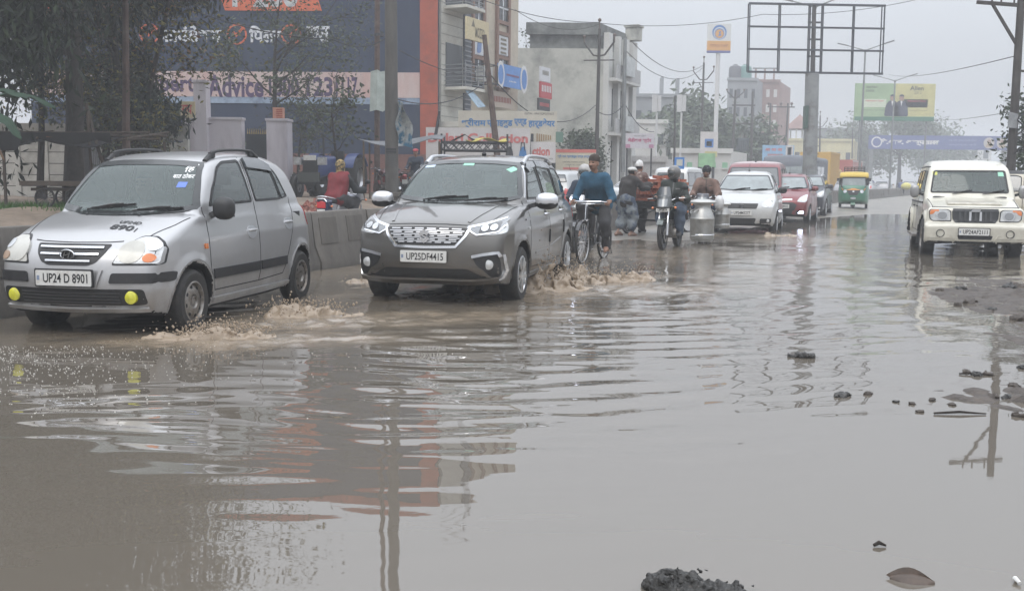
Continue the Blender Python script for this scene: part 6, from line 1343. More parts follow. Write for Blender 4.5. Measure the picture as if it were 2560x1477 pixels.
 c.window('rear_window',rnd([(-.62,1.15),(-.55,1.48),(.55,1.48),(.62,1.15)],.05),'rear',G_SIDE,.03)
 c.seats([(2.05,((-.38,.52),(.38,.52))),(3.0,((0,1.3),))],.38,M_SEATB,(1.15,1.07,.70));c.floor(1.0,4.0,.76,.33,1.0)
 c.finish();c.wheel_set('alloy',mat('alloy',(.6,.61,.62),.3,.8,dirt=(.2,.17,.13),dscale=8),tw=.19,rim=.205)
 c.root.scale=(1,1,1.0);return c
def cream_jeep(loc,head,full=True,name='cream_jeep',label='cream square-bodied jeep with a black slatted grille, nearest vehicle on the right'):
 P=paint('cream_paint',(.58,.56,.48),.0,.35,.5,coat=.7)
 low=[(.10,.29),(.0,.33),(-.01,.62),(.04,.66),(.10,.68),(.115,.90),(.17,.955),(.7,1.05),(1.10,1.10),(1.25,1.12),(4.0,1.12),(4.06,.9),(4.08,.42),(4.0,.36),(.9,.36),(.5,.34)]
 up=[(1.08,1.0),(1.12,1.10),(1.44,1.62),(1.52,1.70),(1.75,1.76),(2.2,1.82),(3.2,1.84),(3.85,1.80),(3.97,1.70),(4.05,1.1),(4.05,.9),(1.2,.9)]
 low=rnd(low,.05,3);up=rnd(up,.09,4)
 c=Car(name,label,loc,head,4.08,low,up,
   plan=[(0,.80),(.05,.83),(.12,.84),(.2,.80),(.25,.76),(1.0,.79),(1.3,.82),(2.0,.84),(3.9,.84),(4.08,.80)],
   dw=[(.2,.03),(.35,.0),(.6,0),(.9,.01),(1.0,.02),(1.1,.05),(1.2,.1)],
   upw=[(.9,.81),(1.15,.80),(1.4,.755),(1.65,.70),(1.75,.67),(1.9,.58)],uptap=[(1.0,.02),(2,0),(4,.03)],
   wheels=dict(u=(.76,3.44),r=.36,t=.73,arch=.43),pmat=P,bowf=.07,bowr=.05,crown=.06,hcrown=.03,h=.026,round_=.045,upround=.07,flare=.07,cat='jeep',z=-.06)
 w=c.window('windscreen',rnd([(-.685,1.185),(.685,1.185),(.625,1.61),(-.625,1.61)],.05),'front',G_CAR,.03,M_RUB)
 for sd in ('left','right'):
  for a,b2 in (((1.42,1.36),0),):
   c.window('side_window',rnd([(1.32,1.19),(1.60,1.60),(2.16,1.62),(2.16,1.19)],.04),sd,G_SIDE,.02,M_RUB)
  c.window('side_window',rnd([(2.25,1.19),(2.25,1.62),(2.95,1.62),(2.95,1.19)],.04),sd,G_SIDE,.02,M_RUB)
  c.window('side_window',rnd([(3.04,1.19),(3.04,1.62),(3.80,1.60),(3.85,1.19)],.05),sd,G_SIDE,.02,M_RUB)
  c.lines('shut_line',[([(1.22,1.12),(1.2,.45)],sd),([(1.2,.45),(2.18,.45),(2.2,1.66)],sd),([(2.2,.45),(2.95,.45),(3.0,1.66)],sd)],.012,sd,M_SEAM)
  c.strip('side_moulding',[(1.25,1.0),(4.0,1.0)],.03,sd,M_BLACK,.012);c.strip('gutter',[(1.62,1.675),(2.2,1.69),(3.85,1.685)],.02,sd,M_BLACK,.010)
  c.handle(2.08,.92,M_BLACK,.13,sd,recess=False);c.handle(2.88,.92,M_BLACK,.13,sd,recess=False)
  for a in (.76,3.44):c.strip('arch_trim',[(a+.455*math.cos(t),.36+.455*math.sin(t)) for t in np.linspace(R(8),R(172),14)],.075,sd,P,.03,.06,.03)
 for sd in (1,-1):
  b=MB();b.box((c.xf-2.25,sd*.86,.36),(1.5,.16,.04),M_STEEL);b.beam((c.xf-1.7,sd*.6,.36),(c.xf-1.7,sd*.86,.35),.05,.04,M_BLACK);b.beam((c.xf-2.8,sd*.6,.36),(c.xf-2.8,sd*.86,.35),.05,.04,M_BLACK);b.build('side_step',c.root)
  b=MB();b.prism([(-.12,-.3),(.12,-.3),(.1,.08),(-.1,.08)],-.006,.006,M_BLACK,Matrix.Translation((c.xf-1.25,sd*.77,.5)) @ Matrix.Rotation(R(90),4,'Z') @ Matrix.Rotation(R(90),4,'X'));b.build('mud_flap',c.root)
 # face
 dk=mat('grille_charcoal',(.03,.032,.035),.45)
 g=c.patch('grille',rnd([(-.385,.87),(-.36,.90),(.36,.90),(.385,.87),(.375,.74),(.33,.665),(-.33,.665),(-.375,.74)],.02),'front',dk,.012,.04)
 for k in range(7):
  y=(k-3)*.085
  c.strip('grille_slat',[(y,.70),(y,.862)],.036 if k in (2,4) else .03,'front',M_SILVER if k in (2,4) else mat('slat_dark',(.055,.058,.062),.4),.03,parent=g)
 c.strip('grille_header',[(-.37,.885),(.37,.885)],.035,'front',dk,.03,parent=g)
 q,n=c.hit(0,.88,'front');b=MB();M=frame_M((q.x+.05,0,.882),(0,1,0));b.prism(rnd([(-.08,-.018),(.06,-.018),(.085,.02),(-.055,.02)],.01),-.015,.008,M_SILVER,M);b.build('badge',g)
 for sg in (1,-1):
  f=(lambda p:p) if sg>0 else mirror_poly
  hl=c.patch('headlight',f(rnd([(.405,.70),(.415,.86),(.46,.885),(.60,.89),(.73,.885),(.755,.86),(.74,.74),(.70,.70)],.02)),'front',M_LENS,.015,.04)
  c.patch('main_reflector',f([(.545+.095*math.cos(t),.785+.083*math.sin(t)) for t in np.linspace(0,2*math.pi,20)[:-1]]),'front',M_REFL,.022,.04,parent=hl)
  c.patch('reflector_ring',f([(.545+.078*math.cos(t),.785+.068*math.sin(t)) for t in np.linspace(0,2*math.pi,20)[:-1]]),'front',mat('lamp_glassy',(.3,.31,.32),.1,.5,coat=1.),.025,.04,parent=hl)
  c.patch('turn_signal',f(rnd([(.60,.865),(.60,.885),(.73,.88),(.75,.855),(.745,.80),(.69,.82),(.66,.86)],.01)),'front',M_AMBER,.021,.04,parent=hl)
  c.patch('lamp_bezel',f(rnd([(.39,.685),(.40,.872),(.45,.90),(.74,.90),(.77,.87),(.755,.73),(.70,.685)],.02)),'front',M_SEAM,.004,.04,parent=hl)
  q,n=c.hit(sg*.57,.47,'front');b=MB();b.lathe([(.072,-.01),(.072,.006),(.06,.008),(.055,-.03),(.001,-.035)],M_BLACK,22,Matrix.Translation((q.x+.004,sg*.57,.475)) @ Matrix.Rotation(R(90),4,'Y'));b.build('fog_recess',c.root)
 c.patch('lower_grille',rnd([(-.29,.445),(.29,.445),(.27,.375),(-.27,.375)],.02),'front',M_BLACK,.004,.05)
 for sg in (1,-1):c.strip('bumper_crease',[(sg*.38,.45),(sg*.33,.36),(sg*.36,.32)],.02,'front',P,.015)
 c.strip('bumper_crease',[(-.8,.40),(-.36,.40)],.015,'front',P,.012);c.strip('bumper_crease',[(.8,.40),(.36,.40)],.015,'front',P,.012)
 c.plate('UP24AF2111',-.02,.51,bold=.015,frame=True)
 c.patch('bonnet_gap',[(-.72,.945),(.72,.945),(.72,.935),(-.72,.935)],'front',M_SEAM,.003,.05)
 c.lines('bonnet_line',[([(.2,.70),(1.08,.735)],'top'),([(.2,-.70),(1.08,-.735)],'top')],.012,'top',M_SEAM)
 b=MB();V,Q=surface(lambda P_:smax(np.maximum(np.abs(P_[:,0])-.38,np.abs(P_[:,2])-.03),np.abs(P_[:,1])-.46,.05),(-.5,-.6,-.1),(.5,.6,.1),.04);q,n=c.hit(.68,0,'top');o=link_mesh('bonnet_scoop',mesh_from(V,Q,P),c.root,(q.x,0,q.z-.018));o.rotation_euler=(0,R(6),0)
 c.wiper((-.30,1.155),(.04,1.235));c.wiper((.22,1.155),(.60,1.235))
 c.patch('sticker',[(-.64,1.52),(-.64,1.585),(-.56,1.585),(-.56,1.52)],'front',mat('yellow_sticker',(.55,.55,.12),.5),.006,.06,.002,parent=w);c.patch('sticker',[(.50,1.50),(.49,1.60),(.58,1.60),(.60,1.50)],'front',mat('green_sticker',(.3,.6,.45),.6),.006,.06,.002,parent=w)
 for sd in (1,-1):
  o=c.mirror(1.36,.945,1.21,mat('mirror_grey',(.3,.3,.3),.3,.5),(.05,.085,.125),side=sd)
 c.seats([(1.95,((-.36,.5),(.36,.5))),(2.8,((0,1.3),))],.5,M_SEAT,(1.3,1.16,.68));c.floor(1.15,3.9,.77,.45,1.1)
 # the bumper's skirt is dark rubber
 c.strip('bumper_skirt',[(-.78,.315),(0,.305),(.78,.315)],.05,'front',M_BLACK,.006)
 c.finish();c.wheel_set('steel',M_STEEL,tw=.21,rim=.2)
 return c
SHAPES={
 'hatch':dict(low=[(.14,.24),(.03,.32),(.0,.46),(.01,.64),(.06,.76),(.20,.87),(.5,.98),(.78,1.06),(1.1,1.08),(2.4,1.08),(3.3,1.12),(3.55,1.05),(3.66,.8),(3.715,.55),(3.68,.34),(3.5,.25),(2.2,.22),(.7,.22)],
               up=[(.66,.95),(.80,1.06),(1.12,1.30),(1.40,1.49),(1.60,1.57),(2.0,1.615),(2.6,1.61),(3.05,1.555),(3.3,1.44),(3.5,1.15),(3.55,.95),(2,.85)],L=3.715,W=1.68,H=1.62,wu=(.72,3.08),r=.29),
 'sedan':dict(low=[(.14,.24),(.03,.32),(.0,.46),(.02,.62),(.10,.72),(.4,.82),(.8,.92),(1.15,.97),(2.4,1.0),(3.5,1.06),(4.1,1.08),(4.32,1.0),(4.40,.75),(4.42,.5),(4.36,.32),(4.1,.25),(2.2,.22),(.7,.22)],
               up=[(1.0,.9),(1.18,.97),(1.6,1.24),(1.95,1.42),(2.25,1.475),(2.7,1.485),(3.15,1.44),(3.6,1.26),(3.95,1.09),(4.05,.95),(2,.85)],L=4.42,W=1.735,H=1.485,wu=(.86,3.46),r=.30),
 'suv':dict(low=[(.12,.30),(.02,.38),(.0,.55),(.0,.80),(.05,.93),(.22,1.0),(.6,1.06),(1.0,1.12),(1.2,1.13),(2.4,1.12),(3.6,1.15),(3.86,1.1),(3.96,.85),(3.99,.6),(3.96,.4),(3.8,.32),(2.2,.28),(.7,.28)],
             up=[(.9,1.0),(1.02,1.12),(1.32,1.36),(1.58,1.53),(1.8,1.60),(2.3,1.635),(3.0,1.63),(3.5,1.58),(3.72,1.45),(3.85,1.2),(3.9,1.0),(2,.9)],L=3.995,W=1.79,H=1.64,wu=(.82,3.32),r=.335),
 'van':dict(low=[(.08,.28),(.0,.36),(-.01,.7),(.03,.92),(.10,1.02),(.3,1.06),(1.2,1.08),(3.6,1.08),(3.78,1.0),(3.8,.6),(3.78,.35),(3.6,.28),(.6,.25)],
             up=[(.0,.95),(.07,1.05),(.45,1.55),(.60,1.75),(.8,1.86),(1.3,1.92),(2.4,1.94),(3.4,1.90),(3.65,1.8),(3.76,1.4),(3.79,.95),(2,.9)],L=3.8,W=1.56,H=1.94,wu=(.75,3.0),r=.29)}
def traffic_car(name,label,loc,head,shape,col,h=.036,metal=.3,plate=None,lamp=None,grille='bar',glassm=None,rails=False,drl=False,lowtrim=False,cat='car',group=None,z=-.03,detail=2,scale=1.,pm=None,roofcol=None):
 S=SHAPES[shape];W=S['W']/2;L=S['L'];H=S['H']
 P=pm or paint(name+'_paint',col,metal,.36,.4)
 box=shape=='van'
 c=Car(name,label,loc,head,L,spline(S['low'],4),spline(S['up'],4),
   plan=[(0,W*.80),(.07,W*.87),(.25,W*.94),(.6,W*.98),(1.1,W),(L-.9,W),(L-.35,W*.95),(L,W*.86)] if not box else [(0,W*.93),(.1,W*.97),(.4,W),(L-.2,W),(L,W*.95)],
   dw=[(.2,.07),(.32,.02),(.6,0),(.85,.01),(1.0,.05),(1.12,.12)] if not box else [(.2,.03),(.4,0),(1.0,0),(1.1,.03),(1.3,.1)],
   upw=[(.9,W-.07),(1.08,W-.085),(1.3,W-.16),(H-.14,W-.25),(H-.02,W-.36),(H+.1,W-.5)] if not box else [(.9,W-.005),(1.1,W-.01),(1.5,W-.05),(H-.12,W-.10),(H,W-.2)],
   uptap=[(.8,.05),(1.4,0),(L-1.2,0),(L,.08)] if not box else [(0,.03),(.5,0),(4,0)],
   wheels=dict(u=S['wu'],r=S['r'],t=W-.10,arch=S['r']+.055),pmat=P,bowf=.2 if not box else .1,bowr=.12,crown=.1,hcrown=.06,h=h,flare=.015,cat=cat,z=z)
 if group:c.root['group']=group
 zs=dict(hatch=(1.10,1.50),sedan=(1.0,1.41),suv=(1.16,1.54),van=(1.12,1.72))[shape];zb,zt=zs
 gm=glassm or G_HAZY
 wb,wt=W-.13,W-.30
 if box:wb,wt=W-.07,W-.15
 c.window('windscreen',rnd([(-wb,zb+.03),(-wb*.5,zb),(wb*.5,zb),(wb,zb+.03),(wt,zt),(-wt,zt)],.05),'front',gm,.03,cut=gm!=G_HAZY and gm!=G_DARK)
 c.window('rear_window',rnd([(-wb*.85,zb+.1),(wb*.85,zb+.1),(wt*.9,zt-.05),(-wt*.9,zt-.05)],.05),'rear',G_DARK,.03,cut=False)
 sw=dict(hatch=[(1.12,1.95,1.10,1.50),(2.03,2.85,1.11,1.50)],sedan=[(1.55,2.4,1.02,1.38),(2.48,3.25,1.03,1.37)],suv=[(1.32,2.15,1.15,1.53),(2.23,3.1,1.16,1.53)],van=[(.55,1.3,1.12,1.66),(1.38,2.4,1.12,1.70),(2.48,3.6,1.12,1.70)])[shape]
 for sd in ('left','right'):
  for i,(a,b,z0,z1) in enumerate(sw):
   lead=.42 if i==0 and not box else (.2 if i==0 else 0);trail=.22 if i==len(sw)-1 and not box else 0
   c.window('side_window',rnd([(a,z0),(a+lead,z1-.04),(a+lead+.12,z1),(b-trail,z1),(b,z0)],.04),sd,gm if gm==G_SIDE else G_DARK,.02,M_RUB,cut=False)
  c.lines('shut_line',[([(sw[0][0]-.05,sw[0][2]),(sw[0][0]-.06,.4)],sd),([(sw[0][0]-.06,.36),(sw[0][1]+.04,.36),(sw[0][1]+.04,sw[0][3])],sd),([(sw[0][1]+.04,.36),(sw[1][1]-.25,.38),(sw[1][1]+.05,.8)],sd)],.012,sd,M_SEAM)
  c.handle(sw[0][1]-.12,.9,P,.16,sd,recess=False);c.handle(sw[1][1]-.12,.92,P,.16,sd,recess=False)
  if lowtrim:c.strip('lower_cladding',[(S['wu'][0]+.42,.36),(S['wu'][1]-.42,.36)],.14,sd,M_BLACK,.02)
 if detail:
  zh=dict(hatch=.76,sedan=.70,suv=.84,van=.78)[shape]
  if grille=='bar':g=c.patch('grille',rnd([(-.40,zh+.03),(.40,zh+.03),(.36,zh-.10),(-.36,zh-.10)],.03),'front',M_BLACK,.006,.06)
  elif grille=='hex':g=c.patch('grille',rnd([(-.36,zh-.08),(-.48,zh-.16),(-.40,zh-.34),(.40,zh-.34),(.48,zh-.16),(.36,zh-.08)],.03),'front',M_BLACK,.006,.06);c.strip('chrome_bar',[(-.32,zh+.01),(0,zh-.005),(.32,zh+.01)],.045,'front',M_CHROME,.012)
  else:g=c.patch('grille',rnd([(-.45,zh+.04),(.45,zh+.04),(.45,zh-.12),(-.45,zh-.12)],.03),'front',M_BLACK,.006,.06);c.strip('chrome_bar',[(-.45,zh-.02),(.45,zh-.02)],.05,'front',M_CHROME,.014,parent=g)
  if grille=='bar' and detail>2:
   for k in range(3):c.strip('grille_bar',[(-.37,zh+.005-.033*k),(.37,zh+.005-.033*k)],.008,'front',mat('slat_grey',(.05,.05,.052),.5),.012,parent=g)
   q,n=c.hit(0,zh-.03,'front');b=MB();M=frame_M((q.x+.03,0,zh-.03),(0,1,0));b.prism([(a*1.0,d*.85) for a,d in [(.055,.035),(.0,.072),(-.055,.035),(-.055,.015),(.012,-.01),(-.005,-.022),(-.03,-.008),(-.055,-.03),(0,-.072),(.055,-.035),(.055,-.012),(-.012,.012),(.005,.022),(.03,.008)]],-.012,.012,M_CHROME,M);b.build('badge',g)
  c.patch('lower_grille',rnd([(-.36,.43),(.36,.43),(.32,.30),(-.32,.30)],.04),'front',M_BLACK,.006,.06)
  for sg in (1,-1):
   f=(lambda p:p) if sg>0 else mirror_poly
   hl=c.patch('headlight',f(rnd([(W-.37,zh-.05),(W-.30,zh+.07),(W-.16,zh+.16),(W-.085,zh+.17),(W-.075,zh-.02),(W-.13,zh-.08)],.03)),'front',M_LENS,.01,.05)
   c.patch('main_reflector',f([(W-.185+.062*math.cos(t),zh+.015+.062*math.sin(t)) for t in np.linspace(0,2*math.pi,16)[:-1]]),'front',M_REFL,.015,.04,parent=hl)
   if detail>2:c.patch('turn_signal',f([(W-.125+.03*math.cos(t),zh+.11+.035*math.sin(t)) for t in np.linspace(0,2*math.pi,12)[:-1]]),'front',M_HAZY,.016,.04,parent=hl)
   fr=c.patch('fog_recess',f(rnd([(W-.39,.42),(W-.12,.42),(W-.13,.32),(W-.40,.30)],.03)),'front',M_BLACK,.006,.05)
   q,n=c.hit(sg*(W-.20),.37,'front');b=MB();b.lathe([(.04,-.03),(.04,.002),(.001,.01)],LED if (drl and sg>0) else M_LENS,14,Matrix.Translation((q.x+.01,sg*(W-.20),.37)) @ Matrix.Rotation(R(90),4,'Y'))
   if drl and sg>0:b.box((q.x+.012,sg*(W-.24),.372),(.03,.17,.06),LED)
   b.build('fog_lamp',fr)
   c.patch('tail_lamp',f(rnd([(W-.30,.85),(W-.28,1.1),(W-.16,1.05),(W-.15,.85)],.03)),'rear',M_REDL,.01,.06)
  c.wiper((-.32,zb),(.12,zb+.06));c.wiper((.16,zb),(.55,zb+.04))
  if plate:c.plate(plate,0,.56 if shape!='sedan' else .5,bold=.015,frame=False)
  q,n=c.hit(1.9 if not box else 1.0,0,'top');b=MB();b.ball(q+Vector((0,0,.015)),(.04,.03,.025),M_BLACK);b.tube([q,q+Vector((-.10,0,.2))],.005,M_BLACK,6);b.build('aerial',c.root)
 for sd in (1,-1):c.mirror(sw[0][0]+.08,W+.07,sw[0][2]+.02,M_BLACK if detail>2 else P,(.08,.11,.085),side=sd)
 if rails:
  for sd in (1,-1):c.rail(1.75,3.3,.58,M_SILVER,M_SILVER,side=sd,h=.06,r=.022)
 ex=None
 if roofcol:
  def ex(mats,fm,u,C,N):
   mats=mats+[roofcol];fm[(C[:,2]>H-.085)]=len(mats)-1;return mats,fm
 c.finish(ex);c.wheel_set('alloy' if detail>1 else 'steel',M_SILVER if detail>1 else None,tw=.18)
 return c
LED=mat('led_white',(.75,.8,1.0),.3,emit=9.)
def auto_rickshaw(loc,head):
 hd=R(head);root=thing('auto_rickshaw','green and yellow three-wheeled taxi with a black roof rack','auto rickshaw',(loc[0],loc[1],0),math.atan2(-math.cos(hd),-math.sin(hd)))
 G=paint('rickshaw_green',(.028,.15,.085),0,.4,.45);Y=paint('rickshaw_yellow',(.52,.36,.03),0,.45,.1,.2);O=mat('rickshaw_orange',(.62,.24,.04),.45)
 # x forward, nose at +1.3
 side=Table2(spline([(1.28,.45),(1.33,.7),(1.28,.98),(1.18,1.16),(.6,1.18),(-1.1,1.0),(-1.25,.9),(-1.25,.35),(.7,.33),(.95,.38)],4))
 def lowf(P):
  x,y,z=P.T;w=np.interp(x,[-1.3,-1.1,-.2,.5,.9,1.15,1.35],[.60,.65,.66,.64,.60,.50,.34])
  return smax(side(x+.25*y*y*(x>.4),z),np.abs(y)-w-.02*np.clip(1-np.abs(z-.75)/.4,0,1),.08)
 V,Q=surface(lowf,(-1.4,-.8,.2),(1.45,.8,1.3),.045);o=link_mesh('body',mesh_from(V,Q,G),root);bv=BVHTree.FromPolygons([tuple(v) for v in V],[tuple(q) for q in Q])
 cs=Table2(spline([(1.0,1.50),(1.02,1.62),(.86,1.74),(.4,1.79),(-.9,1.76),(-1.22,1.66),(-1.25,1.50),(-.6,1.52),(.5,1.54)],4))
 V,Q=surface(lambda P:smax(cs(P[:,0]+.12*P[:,1]**2,P[:,2]+.08*P[:,1]**2),np.abs(P[:,1])-.63,.12),(-1.4,-.8,1.3),(1.2,.8,1.95),.04);link_mesh('canopy',mesh_from(V,Q,Y),root)
 b=MB();b.sheet([[(-1.2,s_*.62,z) for z in (.95,1.56)] for s_ in (-1,-.5,0,.5,1)],mat('black_hood_cloth',(.03,.03,.03),.8),Vector((.03,0,0)));b.build('back_panel',root)
 ws=MB();ws.sheet([[(1.13-.0*y*y,y*.5,1.12),(1.02,y*.47,1.50)] for y in (-1,-.5,0,.5,1)],G_HAZY,Vector((.02,0,0)));w=ws.build('windscreen',root)
 f=MB();P4=[(1.15,-.52,1.1),(1.03,-.49,1.52),(1.03,.49,1.52),(1.15,.52,1.1)];f.tube(P4+P4[:1],.025,M_BLACK,6);f.build('windscreen_frame',w)
 b=MB()
 for sg in (1,-1):
  b.tube([(1.02,sg*.52,1.12),(.9,sg*.58,1.58)],.025,M_BLACK,6);b.tube([(-.15,sg*.63,1.1),(-.2,sg*.62,1.6)],.022,M_BLACK,6);b.tube([(-1.15,sg*.62,.95),(-1.15,sg*.62,1.6)],.022,M_BLACK,6)
 b.build('canopy_post',root)
 def face(name,poly,m,off=.015,par=None):
  vs=[]
  for y,z in poly:
   h=bv.ray_cast(Vector((3,y,z)),Vector((-1,0,0)));q=h[0] or bv.find_nearest(Vector((1.25,y,z)))[0];vs.append((q.x+off,y,z))
  b=MB();n=len(vs);c0=Vector((sum(v[0] for v in vs)/n,sum(v[1] for v in vs)/n,sum(v[2] for v in vs)/n));h=bv.ray_cast(Vector((3,c0.y,c0.z)),Vector((-1,0,0)));c0.x=(h[0].x if h[0] else c0.x)+off
  b.add(vs+[c0]+[(v[0]-.04,v[1],v[2]) for v in vs],[(i,(i+1) % n,n) for i in range(n)]+[(i,n+1+i,n+1+(i+1) % n,(i+1) % n) for i in range(n)],m);return b.build(name,par or root)
 face('cowl_band',rnd([(-.52,1.10),(.52,1.10),(.50,1.0),(.2,.96),(-.2,.96),(-.50,1.0)],.03),O,.02)
 nose=face('nose_panel',rnd([(-.30,.97),(.30,.97),(.17,.74),(-.17,.74)],.03),M_BLACK,.025)
 face('badge',[(.05*math.cos(t),.9+.035*math.sin(t)) for t in np.linspace(0,6.28,12)[:-1]],M_SILVER,.04,nose)
 face('badge',[(.12*math.cos(t),.60+.05*math.sin(t)) for t in np.linspace(0,6.28,14)[:-1]],M_SILVER,.03)
 for sg in (1,-1):
  face('headlight',[(sg*.36+.075*math.cos(t),.90+.075*math.sin(t)) for t in np.linspace(0,6.28,16)[:-1]],M_REFL,.03)
  face('turn_signal',[(sg*.46+.03*math.cos(t),.98+.03*math.sin(t)) for t in np.linspace(0,6.28,10)[:-1]],M_AMBER,.02)
  b=MB();b.box((.98,sg*.68,1.42),(.05,.10,.13),M_BLACK);b.tube([(.98,sg*.52,1.5),(.98,sg*.68,1.46)],.01,M_BLACK,6);b.build('mirror',root)
 Mx=Matrix(((1,0,0,0),(0,0,1,0),(0,-1,0,0),(0,0,0,1)))
 first=None
 for x,y in ((1.08,0),(-.85,.58),(-.85,-.58)):
  b=MB();b.lathe([(.11,-.05),(.19,-.06),(.22,-.03),(.22,.03),(.19,.06),(.11,.05)],M_TYRE,24,Mx);o=b.build('wheel',root,(x,y,.22));b=MB();b.lathe([(.11,.05),(.10,.03),(.03,.05),(.001,.06)],M_STEEL,18,Mx);b.build('rim',o)
 b=MB();b.tube([(1.08,-.08,.22),(1.1,-.08,.45)],.02,M_BLACK,6);b.tube([(1.08,.08,.22),(1.1,.08,.45)],.02,M_BLACK,6);b.build('fork',root)
 mg=MB();mg.sheet([[(1.08+.27*math.cos(t),y,.22+.27*math.sin(t)) for y in (-.1,0,.1)] for t in np.linspace(R(20),R(150),8)],G,.012);mg.build('mudguard',root)
 b=MB()
 x0,x1,yw,z0=.55,-.95,.44,1.80
 for z in (z0+.03,z0+.11,z0+.19):
  for p,q in (((x0,-yw,z),(x0,yw,z)),((x0,yw,z),(x1,yw,z)),((x1,yw,z),(x1,-yw,z)),((x1,-yw,z),(x0,-yw,z))):b.tube([p,q],.011,M_BLACK,6)
 for y in np.linspace(-yw,yw,7):b.tube([(x0,y,z0),(x0,y,z0+.19)],.009,M_BLACK,6);b.tube([(x1,y,z0-.04),(x1,y,z0+.19)],.009,M_BLACK,6);b.tube([(x0,y,z0+.03),(x1,y,z0+.03)],.008,M_BLACK,6)
 for x in np.linspace(x1,x0,5):
  for sg in (1,-1):b.tube([(x,sg*yw,z0-.06),(x,sg*yw,z0+.19)],.009,M_BLACK,6)
 b.build('roof_rack',root)
 b=MB();V,Q=surface(lambda P:smin(smax(np.abs(P[:,2]-.75)-.07,np.maximum(np.abs(P[:,0]+.75)-.25,np.abs(P[:,1])-.55),.05),smax(np.abs(P[:,0]+1.05)-.07,np.maximum(np.abs(P[:,2]-1.0)-.3,np.abs(P[:,1])-.55),.05),.04),(-1.3,-.7,.5),(-.3,.7,1.5),.06);link_mesh('seat',mesh_from(V,Q,M_SEAT),root)
 return root
def box_lorry(name,label,loc,head,L,W,z0,z1,m,cabm,lettering_=None,cat='truck',bus=False):
 hd=R(head);root=thing(name,label,cat,(loc[0],loc[1],0),math.atan2(-math.cos(hd),-math.sin(hd)))
 f=rnd([(-L/2,-W/2),(L/2,-W/2),(L/2,W/2),(-L/2,W/2)],.08)
 if bus:
  sd=Table2(rnd([(L/2,.35),(L/2+.02,1.1),(L/2-.05,z1-.5),(L/2-.35,z1),(-L/2,z1),(-L/2,.35)],.25,4))
  V,Q=surface(lambda P:smax(sd(P[:,0]+.06*P[:,1]**2,P[:,2]+.04*P[:,1]**2),np.abs(P[:,1])-W/2,.2),(-L/2-.2,-W/2-.2,.1),(L/2+.2,W/2+.2,z1+.2),.09);body=link_mesh('body',mesh_from(V,Q,m),root)
  b=MB();b.sheet([[(L/2+.01-.05*y*y*.6,y*(W/2-.14),1.15),(L/2-.0-.06*y*y,y*(W/2-.14),z1-.75),(L/2-.2-.06*y*y,y*(W/2-.2),z1-.3)] for y in np.linspace(-1,1,7)],G_HAZY,Vector((.05,0,0)));b.build('windscreen',root)
  for sg in (1,-1):
   for k in range(int(L/1.2)-1):b=MB();x=L/2-1.1-k*1.2;b.box((x,sg*(W/2+.003),z1-.95),(1.05,.02,.75),G_DARK);b.build('window',root)
   b=MB();b.ball((L/2-.02,sg*(W/2-.3),.75),(.05,.14,.1),M_REFL);b.build('headlight',root);b=MB();b.box((L/2+.08,sg*(W/2+.18),z1-1.1),(.08,.16,.35),M_BLACK);b.tube([(L/2-.1,sg*(W/2-.1),z1-.6),(L/2+.08,sg*(W/2+.18),z1-.9)],.02,M_BLACK,6);b.build('mirror',root)
  b=MB();b.box((L/2+.0,0,.5),(.12,W*.94,.2),M_BLACK);b.build('bumper',root)
 else:
  b=MB();b.prism(rnd([(-L/2,-W/2),(L/2-1.9,-W/2),(L/2-1.9,W/2),(-L/2,W/2)],.05),z0,z1,m);box=b.build('cargo_box',root)
  b=MB();n=8
  for k in range(n):
   x=-L/2+(L-1.9)*(k+.5)/n
   for sg in (1,-1):b.box((x,sg*(W/2+.01),(z0+z1)/2),(.07,.03,(z1-z0)*.96),cabm)
  for z in (z0+.1,z1-.1):
   for sg in (1,-1):b.box(((-1.9)/2,sg*(W/2+.012),z),(L-1.9,.034,.09),cabm)
  b.build('box_rib',box)
  b=MB();V,Q=surface(lambda P:smax(np.maximum(np.abs(P[:,0]-L/2+.95)-.85,np.abs(P[:,2]-1.35)-.95),np.abs(P[:,1])-W*.46,.2),(L/2-2.1,-W,.1),(L/2+.2,W,2.6),.08);link_mesh('cab',mesh_from(V,Q,cabm),root)
  b=MB();b.box((L/2-.09,0,1.75),(.04,W*.8,.7),G_HAZY);b.build('windscreen',root);b=MB();b.box((L/2-.05,0,.6),(.14,W*.9,.25),M_BLACK);b.build('bumper',root)
  for sg in (1,-1):b=MB();b.ball((L/2-.08,sg*W*.36,.95),(.05,.12,.1),M_REFL);b.build('headlight',root)
  if lettering_:
   t,sz,wd_,x=lettering_
   for sg in (1,):b=MB();globals()['lettering'](b,t,sz,wd_,mat('lorry_ink',(.35,.1,.04),.6),frame_M((x,W/2+.03,(z0+z1)/2+.3),(-1,0,0)),.004,.03);b.build('lettering',box)
 Mx=Matrix(((1,0,0,0),(0,0,1,0),(0,-1,0,0),(0,0,0,1)))
 for x in (L/2-1.2,-L/2+1.4):
  for sg in (1,-1):b=MB();b.lathe([(.001,.12),(.2,.13),(.26,.15),(.45,.14),(.48,.1),(.48,-.1),(.001,-.1)],M_TYRE,20,Mx);b.build('wheel',root,(x,sg*(W/2-.15),.48),0 if sg>0 else math.pi)
 return root
